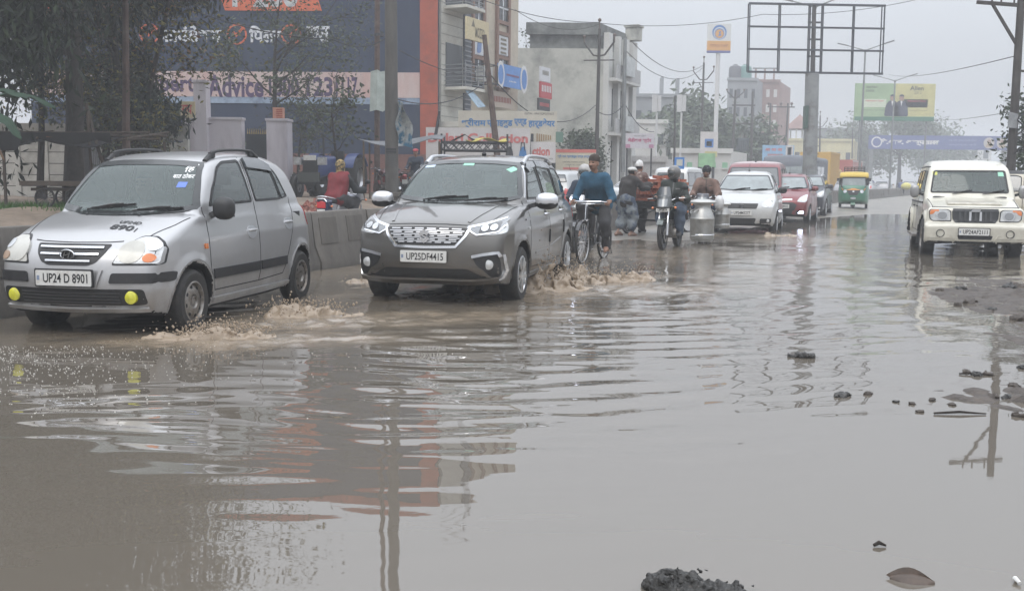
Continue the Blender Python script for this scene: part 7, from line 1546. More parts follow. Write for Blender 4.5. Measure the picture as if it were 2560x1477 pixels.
# ================================================================== two-wheelers
MXY=Matrix(((1,0,0,0),(0,0,1,0),(0,-1,0,0),(0,0,0,1)))
def heading(head):hd=R(head);return math.atan2(-math.cos(hd),-math.sin(hd))
def bike_wheel(root,x,r,tw,spokes,rimm,name='wheel',disc=False,alloy=False):
 b=MB();rt=tw/2
 b.lathe([(r-rt-rt*math.cos(a)*1.0,rt*math.sin(a)) for a in np.linspace(-2.3,2.3,9)][::1] if False else [(r-rt*.9+rt*.9*math.cos(a),rt*math.sin(a)) for a in np.linspace(-2.4,2.4,9)],M_TYRE,32,MXY)
 o=b.build(name,root,(x,0,r));d=MB()
 ri=r-rt*1.75
 d.lathe([(ri+.012,-rt*.6),(ri-.004,-rt*.5),(ri-.012,0),(ri-.004,rt*.5),(ri+.012,rt*.6)],rimm,32,MXY)
 d.lathe([(.001,-.05),(.025,-.05),(.022,0),(.025,.05),(.001,.05)],rimm,12,MXY)
 if alloy:
  for k in range(5):
   a=2*math.pi*k/5
   for da in (-.16,.16):d.beam((.03*math.cos(a),0,.03*math.sin(a)),(ri*math.cos(a+da),0,ri*math.sin(a+da)),.022,.03,rimm,(0,1,0))
 else:
  for k in range(spokes):
   a=2*math.pi*k/spokes;s=.035 if k % 2 else -.035;a2=a+(.35 if k % 4<2 else -.35)
   d.tube([(.022*math.cos(a2),s,.022*math.sin(a2)),(ri*math.cos(a),0,ri*math.sin(a))],.0022,M_SILVER,4,False)
 d.build('rim',o)
 if disc:b=MB();b.lathe([(.13,.06),(.13,.064),(.08,.064),(.08,.06)],M_STEEL,24,MXY);b.build('brake_disc',o)
 return o
def arc_guard(root,x,z,r,w,a0,a1,m,name='mudguard',n=12):
 b=MB();b.sheet([[(x+(r-.012*(abs(j)))*math.cos(t),j*w/2,z+(r-.012*abs(j))*math.sin(t)) for j in (-1,-.5,0,.5,1)] for t in np.linspace(R(a0),R(a1),n)],m,.006);return b.build(name,root)
def sdf_part(root,name,f,lo,hi,h,m):
 V,Q=surface(f,lo,hi,h);return link_mesh(name,mesh_from(V,Q,m),root)
def ell(P,c,r):
 q=np.sqrt((((P-np.array(c))/np.array(r))**2).sum(1));return (q-1)*min(r)
def motorcycle(name,label,loc,head,tank=(.03,.03,.032),accent=(.4,.4,.42),style='commuter',lean=0.,steer=0.,plate=None,led=False,visor=False,mirrors=(1,-1),mirrm=None,z=-.03,rear=False):
 root=thing(name,label,'motorcycle',(loc[0],loc[1],z),heading(head));root.rotation_euler.x=R(lean)
 T=mat(name+'_tank',tank,.25,.3,1.);A=mat(name+'_accent',accent,.3,.4,.8);K=M_BLACK
 r=.30;xf,xr=.64,-.62
 fw=bike_wheel(root,xf,r,.085,0,mat('bike_alloy',(.05,.05,.052),.4,.5),'front_wheel',True,True);bike_wheel(root,xr,r,.10,0,MATS['bike_alloy'],'rear_wheel',False,True)
 arc_guard(root,xf,r,r+.035,.12,40,150,T if style!='classic' else A,'front_mudguard');arc_guard(root,xr,r,r+.06,.15,25,150,K,'rear_mudguard')
 b=MB()
 for s in (1,-1):b.tube([(xf,s*.085,r),(xf-.06,s*.085,r+.22)],.026,M_SILVER,10);b.tube([(xf-.06,s*.085,r+.22),(xf-.20,s*.085,.86)],.019,M_CHROME,10)
 b.box((xf-.17,0,.80),(.06,.22,.05),K);b.build('fork',root)
 b=MB()
 for p in (((xf-.22,0,.84),(xf-.45,0,.72),(-.15,0,.70),(-.70,0,.74)),((xf-.24,0,.80),(.25,0,.42),(.0,0,.26),(-.25,0,.30),(-.28,0,.66))):b.tube(p,.024,K,8)
 for s in (1,-1):b.tube([(-.22,s*.09,.34),(xr,s*.10,r)],.022,K,8);b.tube([(-.45,s*.13,.72),(xr+.05,s*.12,r+.04)],.03,mat('shock_spring',(.3,.3,.3),.4,.6),10)
 b.build('frame',root)
 b=MB();b.box((.10,0,.36),(.30,.20,.22),M_STEEL);
 for k in range(5):b.box((.16,0,.47+.025*k),(.18,.19,.012),M_STEEL)
 b.lathe([(.10,-.15),(.11,-.13),(.11,.13),(.10,.15)],M_STEEL,16,Matrix.Translation((.02,0,.33)) @ MXY);b.build('engine',root)
 b=MB();b.tube([(.22,-.06,.40),(.30,-.09,.30),(.10,-.15,.22),(-.35,-.17,.26),(-.85,-.18,.36)],[.018,.02,.025,.04,.045],M_SILVER if style!='classic' else M_CHROME,10);b.build('exhaust',root)
 sdf_part(root,'tank',lambda P:smin(ell(P,(.16,0,.83),(.27,.14,.13)),ell(P,(.02,0,.80),(.22,.11,.10)),.1),(-.3,-.25,.6),(.55,.25,1.05),.022,T)
 sdf_part(root,'seat',lambda P:smax(np.maximum(np.abs(P[:,0]+.38)-.40,np.abs(P[:,2]-.80-.06*np.clip(-P[:,0]-.35,0,1))-.045),np.abs(P[:,1])-.125+.06*np.clip(P[:,0]+.2,0,1),.05),(-.95,-.25,.65),(.2,.25,1.0),.022,mat('bike_seat',(.02,.02,.021),.6))
 sdf_part(root,'side_panel',lambda P:smax(np.maximum(np.abs(P[:,0]+.35+.3*(P[:,2]-.6))-.30,np.abs(P[:,2]-.63-.15*np.clip(-P[:,0]-.3,0,1))-.10),np.abs(P[:,1])-.11,.04),(-.9,-.2,.4),(.1,.2,.95),.024,A)
 # head
 hx=xf-.10
 if style=='classic':
  b=MB();b.lathe([(.001,-.12),(.06,-.11),(.095,-.03),(.1,.0)],K,20,Matrix.Translation((hx,0,.93)) @ Matrix.Rotation(R(90),4,'Y'));b.build('headlamp_shell',root)
  b=MB();b.lathe([(.1,-.005),(.09,.012),(.001,.02)],M_REFL,20,Matrix.Translation((hx,0,.93)) @ Matrix.Rotation(R(90),4,'Y'));b.build('headlight',root)
 else:
  fair=sdf_part(root,'headlamp_fairing',lambda P:smax(smax(np.abs(P[:,1])-.15+.12*np.abs(P[:,2]-.93),P[:,0]-hx-.06+.55*(P[:,2]-.93)+1.0*P[:,1]**2*4,.03),np.maximum(np.abs(P[:,2]-.94)-.13,-(P[:,0]-hx+.12)),.03),(hx-.25,-.25,.7),(hx+.25,.25,1.15),.018,A)
  b=MB();b.sheet([[(hx+.092-.55*(z-.93)-4*y*y,y,z) for y in np.linspace(-.095+.2*abs(min(0,z-.9)),.095-.2*abs(min(0,z-.9)),5)] for z in (.845,.9,.95,.99)],mat('bike_lens',(.17,.18,.185),.12,.3,coat=1.),Vector((.03,0,0)));b.build('headlight',fair)
  if led:b=MB();b.sheet([[(hx+.10-.55*(z-.93)-4*y*y,y,z) for y in np.linspace(-.11,.11,5)] for z in (.985,1.01,1.03)],LED,Vector((.03,0,0)));b.build('led_strip',fair)
  if visor:b=MB();b.sheet([[(hx-.02-.42*(z-1.05)-2.5*y*y,y,z) for y in np.linspace(-.14+.2*(z-1.05),.14-.2*(z-1.05),5)] for z in (1.04,1.12,1.22)],mat('smoked_visor',(.05,.058,.065),.15,coat=1.),Vector((.008,0,0)));b.build('visor',fair)
 b=MB();hz=1.0
 b.tube([(xf-.42,.36,hz-.02),(xf-.36,.22,hz+.01),(xf-.25,.07,hz-.06),(xf-.25,-.07,hz-.06),(xf-.36,-.22,hz+.01),(xf-.42,-.36,hz-.02)],.012,M_CHROME,8)
 for s in (1,-1):b.tube([(xf-.385,s*.26,hz+.0),(xf-.425,s*.385,hz-.02)],.019,K,8);b.tube([(xf-.33,s*.25,hz),(xf-.34,s*.37,hz+.0)],.006,M_SILVER,6);b.box((xf-.33,s*.22,hz+.01),(.05,.06,.05),K)
 b.build('handlebar',root)
 for s in mirrors:
  b=MB();b.tube([(xf-.34,s*.24,hz+.02),(xf-.33,s*.33,hz+.16)],.006,K,6);b.ball((xf-.33,s*.37,hz+.20),(.02,.075,.05),mirrm or K);b.build('mirror',root)
 for s in (1,-1):
  b=MB();b.tube([(hx-.08,s*.12,.82),(hx-.06,s*.2,.82)],.008,K,6);b.ball((hx-.05,s*.22,.82),(.035,.028,.026),M_AMBER);b.build('turn_signal',root)
  b=MB();b.tube([(.0,s*.1,.28),(.0,s*.26,.28)],.014,K,8);b.tube([(-.35,s*.1,.33),(-.35,s*.24,.33)],.013,K,8);b.build('footpeg',root)
  b=MB();b.tube([(-.78,s*.06,.72),(-.78,s*.16,.71)],.008,K,6);b.ball((-.78,s*.18,.71),(.03,.025,.024),M_AMBER);b.build('turn_signal',root)
 b=MB();b.ball((-.85,0,.77),(.05,.085,.055),M_REDL);b.build('tail_lamp',root)
 b=MB();b.tube([(-.5,.12,.85),(-.86,.11,.90),(-.88,0,.91),(-.86,-.11,.90),(-.5,-.12,.85)],.012,M_CHROME if rear else K,8);b.build('grab_rail',root)
 if rear:
  sdf_part(root,'tail_cowl',lambda P:smax(np.maximum(np.abs(P[:,0]+.76)-.11,np.abs(P[:,2]-.73)-.13),np.abs(P[:,1])-.14,.07),(-1,-.3,.5),(-.5,.3,.95),.02,T)
  b=MB();b.box((-.885,0,.735),(.02,.19,.12),mat('red_tail_lens',(.5,.02,.03),.25,coat=.6));b.build('tail_lens',root)
  b=MB();b.tube([(-.89,-.13,.80),(-.895,-.08,.86),(-.895,.08,.86),(-.89,.13,.80)],.014,M_CHROME,8);b.build('chrome_trim',root)
 b=MB();b.box((-.90,0,.58),(.01,.18,.14),M_PLATE);b.build('number_plate',root)
 if plate is not None:
  b=MB();M=frame_M((hx+.07,0,.78),(0,1,0));b.prism(rnd([(-.13,-.033),(.13,-.033),(.13,.033),(-.13,.033)],.01),-.006,0,M_PLATE,M);o=b.build('number_plate',root)
  t=MB();lettering(t,plate,.04,.19,M_INK,M,.002,.02);t.build('lettering',o)
 return root
def bicycle(loc,head,lean=0.,z=0.):
 root=thing('bicycle','black roadster bicycle with swept chrome handlebars under the man in blue','bicycle',(loc[0],loc[1],z),heading(head));root.rotation_euler.x=R(lean)
 K=mat('bicycle_enamel',(.018,.018,.02),.35,0,.6);r=.345;xf,xr=.60,-.56
 RM=mat('bicycle_rim',(.42,.42,.42),.35,.8,dirt=(.2,.14,.1),dscale=20)
 bike_wheel(root,xf,r,.042,32,RM,'front_wheel');bike_wheel(root,xr,r,.042,36,RM,'rear_wheel')
 arc_guard(root,xf,r,r+.025,.06,35,205,K,'front_mudguard',16);arc_guard(root,xr,r,r+.03,.065,20,200,K,'rear_mudguard',16)
 b=MB();hd_t,hd_b,bb,st=(.40,0,.92),(.45,0,.72),(-.03,0,.29),(-.22,0,.84)
 for p,q in ((hd_t,st),(hd_b,bb),(bb,st),(hd_t,hd_b)):b.tube([p,q],.016,K,8)
 for s in (1,-1):b.tube([bb,(xr,s*.06,r)],.01,K,6);b.tube([(-.215,s*.015,.80),(xr,s*.06,r)],.009,K,6)
 b.build('frame',root)
 b=MB()
 for s in (1,-1):b.tube([(.455,s*.04,.70),(.52,s*.045,.52),(xf,s*.05,r)],.011,K,8)
 b.box((.455,0,.705),(.05,.10,.03),M_CHROME);b.build('fork',root)
 b=MB();b.tube([(.39,0,.92),(.385,0,1.0)],.013,M_CHROME,8)
 b.tube([(.16,.29,.97),(.26,.285,.985),(.37,.22,1.0),(.42,.08,.995),(.42,-.08,.995),(.37,-.22,1.0),(.26,-.285,.985),(.16,-.29,.97)],.0125,M_CHROME,8)
 b.tube([(.24,.26,.955),(.36,.20,.965),(.44,.04,.96),(.44,-.04,.96),(.36,-.20,.965),(.24,-.26,.955)],.006,M_CHROME,6);b.tube([(.45,0,.96),(.50,0,.70)],.006,M_CHROME,6)
 for s in (1,-1):b.tube([(.25,s*.287,.985),(.14,s*.29,.967)],.017,M_BLACK,8)
 b.build('handlebar',root)
 sdf_part(root,'saddle',lambda P:smax(np.abs(P[:,2]-.93)-.03,np.abs(P[:,1])-.10+.22*np.clip(P[:,0]+.25,0,.3),.03)+.0*P[:,0]+np.maximum(np.abs(P[:,0]+.24)-.15,0)*.9,(-.5,-.2,.8),(.05,.2,1.05),.018,mat('saddle_leather',(.05,.03,.02),.5))
 b=MB();b.tube([st,(-.235,0,.91)],.013,M_CHROME,8);b.lathe([(.001,-.012),(.045,-.014),(.045,.0),(.001,.0)],M_SILVER,12,Matrix.Translation((-.24,0,.89)));b.build('seat_post',root)
 b=MB()
 for z_,x0,x1 in ((.76,-.33,-.80),):
  for s in (-1,-.33,.33,1):b.tube([(x0,s*.07,z_),(x1,s*.08,z_)],.006,K,6)
  for x in (x0,-.55,x1):b.tube([(x,-.08,z_),(x,.08,z_)],.006,K,6)
  for s in (1,-1):b.tube([(-.75,s*.08,z_),(xr,s*.075,r)],.006,K,6)
 b.build('carrier',root)
 b=MB();b.beam((bb[0]-.01,-.055,bb[2]+.075),(xr,-.055,r+.045),.012,.02,K);b.beam((bb[0]+.06,-.055,bb[2]),(xr,-.055,r),.012,.11,K);b.build('chain_case',root)
 b=MB();b.lathe([(.09,-.004),(.095,-.004),(.095,.004),(.09,.004)],M_CHROME,20,Matrix.Translation((bb[0],-.05,bb[2])) @ MXY);b.tube([(bb[0],-.08,bb[2]),(bb[0]+.12,-.085,bb[2]+.12)],.01,M_CHROME,6);b.tube([(bb[0],.08,bb[2]),(bb[0]-.12,.085,bb[2]-.12)],.01,M_CHROME,6);b.build('crank',root)
 for s,d in ((1,-1),(-1,1)):b=MB();b.box((bb[0]+d*.12,s*.14,bb[2]+d*.12),(.09,.10,.025),M_BLACK);b.build('pedal',root)
 b=MB()
 for s in (1,-1):b.tube([(xr,s*.09,r),(xr-.12,s*.11,.10)],.008,K,6)
 b.tube([(xr-.12,.11,.10),(xr-.12,-.11,.10)],.008,K,6);b.build('stand',root)
 return root
# ================================================================== people
SKIN=mat('skin',(.25,.14,.095),.55,var=.12,vscale=30)
SKIND=mat('dark_skin',(.13,.068,.045),.55,var=.12,vscale=30)  # a darker brown skin colour
M_EYE=mat('eye',(.03,.02,.015),.2);M_HAIR=mat('black_hair',(.012,.010,.009),.6)
def cap(P,a,b,ra,rb):
 a=np.array(a,float);b=np.array(b,float);d=b-a;L=max((d@d),1e-9)
 t=np.clip(((P-a)@d)/L,0,1);return np.linalg.norm(P-a-t[:,None]*d,axis=1)-(ra+(rb-ra)*t)
def chain(P,pts,k=.03):
 f=None
 for (a,ra),(b,rb) in zip(pts[:-1],pts[1:]):
  c=cap(P,a,b,ra,rb);f=c if f is None else smin(f,c,k)
 return f
def person(label,J,top,bottom,skin=None,loc=(0,0,0),rz=0.,look=0.,tilt=0.,h=.02,shoes=None,hat=None,hatm=None,hair=True,barefoot=False,short=False,vest=None,sleeve=None,moustache=False,group=None,scarf=None,fingers=True,collar=None,zroll=0.,lowres=False,cat='person',fold=.007,slack=0.,zipm=None):
 """J: joints in local metres, x forward, y to the person's left"""
 sk=skin or SKIN
 root=thing('person',label,cat,loc,rz,group);root.rotation_euler.x=zroll
 J={k:np.array(v,float) for k,v in J.items()}
 pel,che,nek,hc=J['pelvis'],J['chest'],J['neck'],J['head']
 lat=lambda v,y:v+np.array((0,y,0))
 shl,shr=J['sh_l'],J['sh_r']
 fl=Noise3(sum(map(ord,label)) % 1000,16,10,2)
 def torso(P,g):
  f=None
  for y in (-1,1):
   s=shl if y>0 else shr
   c=chain(P,[(lat(pel,y*.085),.115+g),(lat((pel+che)/2,y*.075),.108+g),(lat(che,y*.085),.118+g),(s*.72+nek*.28-np.array((0,0,.035)),.062+g)],.05);f=c if f is None else smin(f,c,.10)
  f=smin(f,cap(P,shl-np.array((0,.01,.02)),shr-np.array((0,-.01,.02)),.052+g,.052+g),.07)
  return smin(f,cap(P,nek-np.array((0,0,.02)),nek+(hc-nek)*.3,.055+g*.5,.05+g*.3),.05)
 def arm(P,s,g):
  return chain(P,[(J['sh_'+s]-np.array((0,0,.02)),.055+g),(J['el_'+s],.045+g),(J['wr_'+s],.032+g*.8)],.03)
 def leg(P,s,g,end=1.):
  an=J['an_'+s];kn=J['kn_'+s];e=kn+(an-kn)*end
  return chain(P,[(J['hip_'+s],.098+g),((J['hip_'+s]+kn)/2,.082+g),(kn,.062+g),((kn*.6+an*.4) if end>.45 else e,.058+g),(e,(.042 if end>.9 else .056)+g)],.03)
 def foot(P,s,g=0):
  an,to=J['an_'+s],J['toe_'+s];d=to-an;heel=an-np.array((d[0],d[1],0))*.3+np.array((0,0,-.045));mid=(an+to)/2+np.array((0,0,.0))
  return smin(smin(cap(P,heel,mid,.036+g,.038+g),cap(P,mid,to,.038+g,.028+g),.03),cap(P,an,heel,.04+g,.036+g),.03)
 def bounds(keys,m):
  A=np.array([J[k] for k in keys]);return A.min(0)-m,A.max(0)+m
 allk=list(J)
 # --- body: one surface
 yaw=look;cy_,sy_=math.cos(yaw),math.sin(yaw);ct,st_=math.cos(tilt),math.sin(tilt)
 Rm=np.array(((cy_*ct,-sy_,cy_*st_),(sy_*ct,cy_,sy_*st_),(-st_,0,ct)))     # local head -> person
 def head(P):
  q=(P-hc)@Rm
  f=ell(q,(-.008,0,.035),(.098,.078,.092));f=smin(f,ell(q,(.028,0,-.05),(.066,.056,.066)),.05)
  f=smin(f,cap(q,(.088,0,.012),(.112,0,-.028),.011,.016),.015);f=smin(f,cap(q,(.080,-.035,.034),(.080,.035,.034),.012,.012),.015)
  for s in (1,-1):f=smin(f,ell(q,(.0,s*.078,-.008),(.026,.012,.034)),.01);f=smin(f,ell(q,(.062,s*.034,-.025),(.025,.022,.022)),.02);f=smax(f,-ell(q,(.098,s*.032,.012),(.016,.016,.012)),.012)
  f=smin(f,ell(q,(.088,0,-.062),(.016,.028,.012)),.012)
  return f
 def body(P):
  f=smin(torso(P,-.038),cap(P,nek,hc+np.array((0,0,-.03)),.052,.05),.03)
  for s in 'lr':f=smin(smin(f,arm(P,s,-.014),.02),leg(P,s,-.022),.012)
  if not shoes:
   for s in 'lr':f=smin(f,foot(P,s),.02)
  for s in 'lr':
   w,hnd=J['wr_'+s],J['ha_'+s];f=smin(f,cap(P,w,hnd,.03,.036),.02)
  return f
 lo,hi=bounds(allk,.2)
 V,Q=surface(body,lo,hi,h*1.15)
 V2,Q2=surface(head,hc-.17,hc+.17,.012 if not lowres else .02)
 vs=[V,V2];fs=[Q,Q2+len(V)];n0=len(V)+len(V2)
 if fingers and not lowres:
  mb=MB()
  for s in 'lr':
   w,hnd=J['wr_'+s],J['ha_'+s];d=(hnd-w);d /= np.linalg.norm(d)+1e-9;y=1 if s=='l' else -1
   side_=np.cross(d,(0,0,1));side_ /= np.linalg.norm(side_)+1e-9;dn=np.cross(side_,d);dn=-dn if dn[2]>0 else dn
   for k,(o,L) in enumerate(((-.032,.066),(-.011,.076),(.011,.072),(.031,.058))):
    p0=hnd+side_*o+d*.016;p1=p0+d*L*.42+dn*.012;p2=p1+d*L*.12+dn*L*.38;p3=p2-d*L*.22+dn*L*.2
    mb.tube([p0,p1,p2,p3],[.0105,.0100,.0092,.0075],sk,6)
   inn=side_*(-.03 if (side_@np.array((0,y,0)))>0 else .03);p0=hnd-d*.03+inn;p1=p0+inn*.9+d*.03+dn*.01;p2=p1+d*.03-inn*.2+dn*.02
   mb.tube([p0,p1,p2],[.014,.012,.009],sk,6)
  me=mesh_from(mb.v,mb.f,sk)
  Vf=np.array(mb.v);quadf=[f for f in mb.f if len(f)==4]
  vs.append(Vf);fs.append(np.array(quadf)+n0)
 VA=np.concatenate(vs);FA=np.concatenate(fs);C=VA[FA].mean(1);fm=np.zeros(len(FA),int)
 q=(C-hc)@Rm
 for s in (1,-1):fm[(np.linalg.norm((q-np.array((.088,s*.032,.010)))/np.array((.03,.016,.009)),axis=1)<1)]=1
 fm[np.linalg.norm((q-np.array((.10,0,-.062)))/np.array((.03,.024,.004)),axis=1)<1]=2
 fm[(np.abs(q[:,2]-.043)<.006) & (np.abs(np.abs(q[:,1])-.033)<.024) & (q[:,0]>.05)]=3
 if hair and not hat=='helmet':fm[(np.linalg.norm(q,axis=1)<.2) & ((q[:,2]>.075) | ((q[:,0]<-.01) & (q[:,2]>-.03)))]=3
 if len(FA)==len(fm):pass
 link_mesh('body',mesh_from(VA,FA,[sk,M_EYE,mat('lips',(.16,.07,.06),.5),M_HAIR],fm),root)
 # --- clothes
 g1=.016+slack
 def jac(P):
  f=torso(P,g1)
  f=smin(f,chain(P,[(pel+np.array((-.0,.06,-.02)),.122+g1),(pel+np.array((0,-.06,-.02)),.122+g1)],.05),.08)
  if vest is None:
   for s in 'lr':f=smin(f,arm(P,s,g1+.004),.035)
   for s in 'lr':
    d=J['wr_'+s]-J['el_'+s];d=d/np.linalg.norm(d);f=smax(f,np.where(np.linalg.norm(P-J['wr_'+s],axis=1)<.16,(P-J['wr_'+s])@d+.01,-1),.01)
  f=smax(f,-cap(P,nek+np.array((0.01,0,.03)),hc,.055,.09),.015)
  return f+fold*fl(P)
 tk=[k for k in allk if k[:2] not in ('kn','an','to','hi')]
 lo,hi=bounds(tk,.24);V,Q=surface(jac,lo,hi,h);tm=top if isinstance(top,list) else [top]
 C=V[Q].mean(1);fm=np.zeros(len(Q),int)
 if zipm is not None:tm=tm+[zipm];fm[(np.abs(C[:,1]-.01)<.014) & (C[:,0]>np.interp(C[:,2],[pel[2],nek[2]],[pel[0],nek[0]]))]=1;fm[(np.abs(np.abs(C[:,1])-.1)<.045) & (np.abs(C[:,2]-che[2]-.02)<.007) & (C[:,0]>che[0])]=1
 link_mesh('jacket' if vest is None else 'waistcoat',mesh_from(V,Q,tm,fm),root)
 if vest is not None:
  for s in 'lr':
   V,Q=surface(lambda P:smax(arm(P,s,g1),(P-J['wr_'+s])@((J['wr_'+s]-J['el_'+s])/np.linalg.norm(J['wr_'+s]-J['el_'+s]))+.01,.01)+fold*fl(P),*bounds(['sh_'+s,'el_'+s,'wr_'+s],.12),h);link_mesh('sleeve',mesh_from(V,Q,sleeve),root)
 def trs(P):
  f=smin(cap(P,lat(pel,.06),lat(pel,-.06),.118+g1*.6,.118+g1*.6),leg(P,'l',g1*1.15+slack,.5 if short else .97),.06);f=smin(f,leg(P,'r',g1*1.15+slack,.5 if short else .97),.04)
  return f+fold*fl(P*1.2)
 lo,hi=bounds([k for k in allk if k[:2] in ('kn','an','hi')]+['pelvis'],.2);V,Q=surface(trs,lo,hi,h);link_mesh('trousers' if not short else 'rolled_trousers',mesh_from(V,Q,bottom),root)
 if shoes:
  for s in 'lr':
   V,Q=surface(lambda P:foot(P,s,.008),*bounds(['an_'+s,'toe_'+s],.14),h*.8);link_mesh('shoe',mesh_from(V,Q,shoes),root)
 hd=lambda f,hh=.014:surface(lambda P:f((P-hc)@Rm),hc-.24,hc+.26,hh if not lowres else .025)
 if hat=='beanie':
  V,Q=hd(lambda q:smax(smin(ell(q,(-.012,0,.06),(.108,.09,.10)),cap(q,(-.04,-.068,-.02),(-.04,.068,-.02),.035,.035),.05),smax(-(q[:,2]+.06),(q[:,0]-.02)-(q[:,2]-.035)*6,.02)*.5,.012)+.002*np.sin(q[:,2]*220));link_mesh('woollen_cap',mesh_from(V,Q,hatm),root)
 elif hat=='helmet':
  V,Q=hd(lambda q:smax(ell(q,(-.005,0,.02),(.145,.125,.145)),-(smax(ell(q,(.13,0,.0),(.12,.10,.055)),-q[:,0],.01)),.015),.016)
  C=(V[Q].mean(1)-hc)@Rm;o=link_mesh('helmet',mesh_from(V,Q,hatm),root)
  V,Q=hd(lambda q:smax(ell(q,(-.005,0,.02),(.139,.119,.139)),np.maximum(np.abs(q[:,2]+.0)-.065,.02-q[:,0]),.01),.016);link_mesh('visor',mesh_from(V,Q,G_DARK),o)
 elif hat=='turban':
  V,Q=hd(lambda q:smin(smax(ell(q,(-.012,0,.055),(.122,.10,.09)),-(q[:,2]-.005+.25*q[:,0]),.02),smax(ell(q,(-.02,0,.09),(.085,.08,.075)),-q[:,2],.01),.05)+.004*np.sin(q[:,2]*150+q[:,0]*60));link_mesh('wrapped_cloth_cap',mesh_from(V,Q,hatm),root)
 elif hat=='flatcap':
  V,Q=hd(lambda q:smin(smax(ell(q,(.0,0,.07),(.125,.10,.06)),-(q[:,2]-.035),.015),ell(q,(.12,0,.045),(.06,.07,.012)),.02));link_mesh('cap',mesh_from(V,Q,hatm),root)
 elif hat=='peak':
  V,Q=hd(lambda q:smax(ell(q,(-.01,0,.04),(.115,.092,.16))+.05*np.clip(q[:,2]-.1,0,1),-(q[:,2]-.03),.015)+.003*np.sin(q[:,0]*120));link_mesh('cloth_cap',mesh_from(V,Q,hatm),root)
 elif hat=='headscarf':
  nz=Noise3(3,40,8,2)
  V,Q=hd(lambda q:smax(smin(ell(q,(-.012,0,.03),(.118,.098,.118)),cap(q,(-.0,0,-.09),(-.01,0,-.14),.085,.095),.05),-smax(ell(q,(.12,0,.0),(.09,.06,.05 if look is not None else .05)),-q[:,0],.01),.012)+.004*nz(q));link_mesh('head_scarf',mesh_from(V,Q,hatm),root)
 if scarf is not None:
  nz=Noise3(4,30,8,2)
  V,Q=surface(lambda P:smax(smin(ell(P,nek+np.array((0,0,.02)),(.12,.13,.075)),smin(cap(P,shl+np.array((0,-.03,.03)),nek,.075,.09),cap(P,shr+np.array((0,.03,.03)),nek,.075,.09),.05),.05),-1-P[:,0]*0,.01)+.006*nz(P),nek-.35,nek+.3,.018);link_mesh('scarf',mesh_from(V,Q,scarf),root)
 if moustache:
  V,Q=surface(lambda P:(lambda q:smin(ell(q,(.099,.014,-.044),(.012,.022,.008)),ell(q,(.099,-.014,-.044),(.012,.022,.008)),.008))((P-hc)@Rm),hc-.16,hc+.16,.007);link_mesh('moustache',mesh_from(V,Q,M_HAIR),root)
 if collar is not None:
  V,Q=surface(lambda P:smax(np.abs(cap(P,nek+np.array((-.005,0,-.01)),nek+np.array((.012,0,.05)),.07,.068))-.007,np.abs((P-nek)@np.array((.25,0,1))-.02)-.032,.008),nek-.14,nek+.16,.012);link_mesh('collar',mesh_from(V,Q,collar),root)
 return root
def rider_pose(seat,hands,feet,lean=.12,hw=.24,reach=.0,kneeout=.16,headup=.0,footz=.33):
 """a seated rider: seat (x,z), hands (x,z), feet (x,z)"""
 sx,sz=seat;hx,hz=hands;feet=feet if isinstance(feet,dict) else dict(l=feet,r=feet)
 J=dict(pelvis=(sx,0,sz+.10),chest=(sx+lean*.75,0,sz+.43),neck=(sx+lean,0,sz+.60),head=(sx+lean+.03,0,sz+.745+headup))
 for s,y in (('l',1),('r',-1)):
  J['sh_'+s]=(sx+lean-.01,y*.178,sz+.54);J['wr_'+s]=(hx-.05,y*(hw+.03),hz+.03);J['ha_'+s]=(hx+.02,y*hw*1.1,hz+.025)
  m=(np.array(J['sh_'+s])+np.array(J['wr_'+s]))/2;d=np.linalg.norm(np.array(J['sh_'+s])-np.array(J['wr_'+s]));b=math.sqrt(max(.0,.29**2-(d/2)**2))
  J['el_'+s]=tuple(m+np.array((-.25,y*.36,-.85))*b)
  J['hip_'+s]=(sx,y*.10,sz+.07);fx,fz=feet[s];J['an_'+s]=(fx-.03,y*.17,fz+.09);J['toe_'+s]=(fx+.14,y*.19,fz+.035)
  h_,a_=np.array(J['hip_'+s]),np.array(J['an_'+s]);m=(h_+a_)/2;d=np.linalg.norm(h_-a_);b=math.sqrt(max(.01,.43**2-(d/2)**2));dr=(a_-h_)/d;pv=np.array((.8,y*kneeout,.6));pv -= dr*(pv@dr);pv /= np.linalg.norm(pv)
  J['kn_'+s]=tuple(m+pv*b)
 return J
# ================================================================== everything in its place
silver=silver_hatchback((-3.3,9.85),10.7)
grey=grey_mpv((-.40,12.5),13.5)
cream=cream_jeep((8.86,19.75),18)
white=traffic_car('white_hatchback','small white hatchback with a black mirror, behind the milkman',(6.28,26.8),18,'hatch',(.45,.455,.45),detail=3,plate='UP24M3277',h=.028,metal=.1)
van=traffic_car('red_minibus','red minibus with a dusty pale roof behind the small white hatchback',(8.5,35.0),18,'van',(.17,.03,.035),detail=1,roofcol=mat('dusty_pink_roof',(.42,.36,.36),.6),cat='minibus',glassm=G_DARK);van.root.scale=(1.2,1.2,1.05)
traffic_car('red_hatchback','dark red hatchback with one bright daytime lamp',(9.3,33.9),22,'hatch',(.16,.014,.02),plate='UP24AM8555',grille='hex',drl=True)
traffic_car('dark_suv','dark blue-grey off-roader with silver roof rails, just behind the dark red hatchback',(11.6,39.8),22,'suv',(.03,.036,.05),grille='chrome',rails=True,lowtrim=True,detail=2)
auto_rickshaw((15.65,46.2),19)
traffic_car('cream_estate','cream car with dark roof edge, cut off by the right edge of the picture',(11.9,23.0),-62,'suv',(.46,.42,.33),metal=0.,detail=1,roofcol=M_BLACK)
traffic_car('silver_estate','dusty silver estate car beyond the median, behind the cyclist',(1.75,31.5),205,'suv',(.36,.37,.37),detail=1)
traffic_car('white_saloon','white saloon car beyond the median, behind the brick load',(5.2,37.5),222,'sedan',(.58,.59,.60),detail=1)
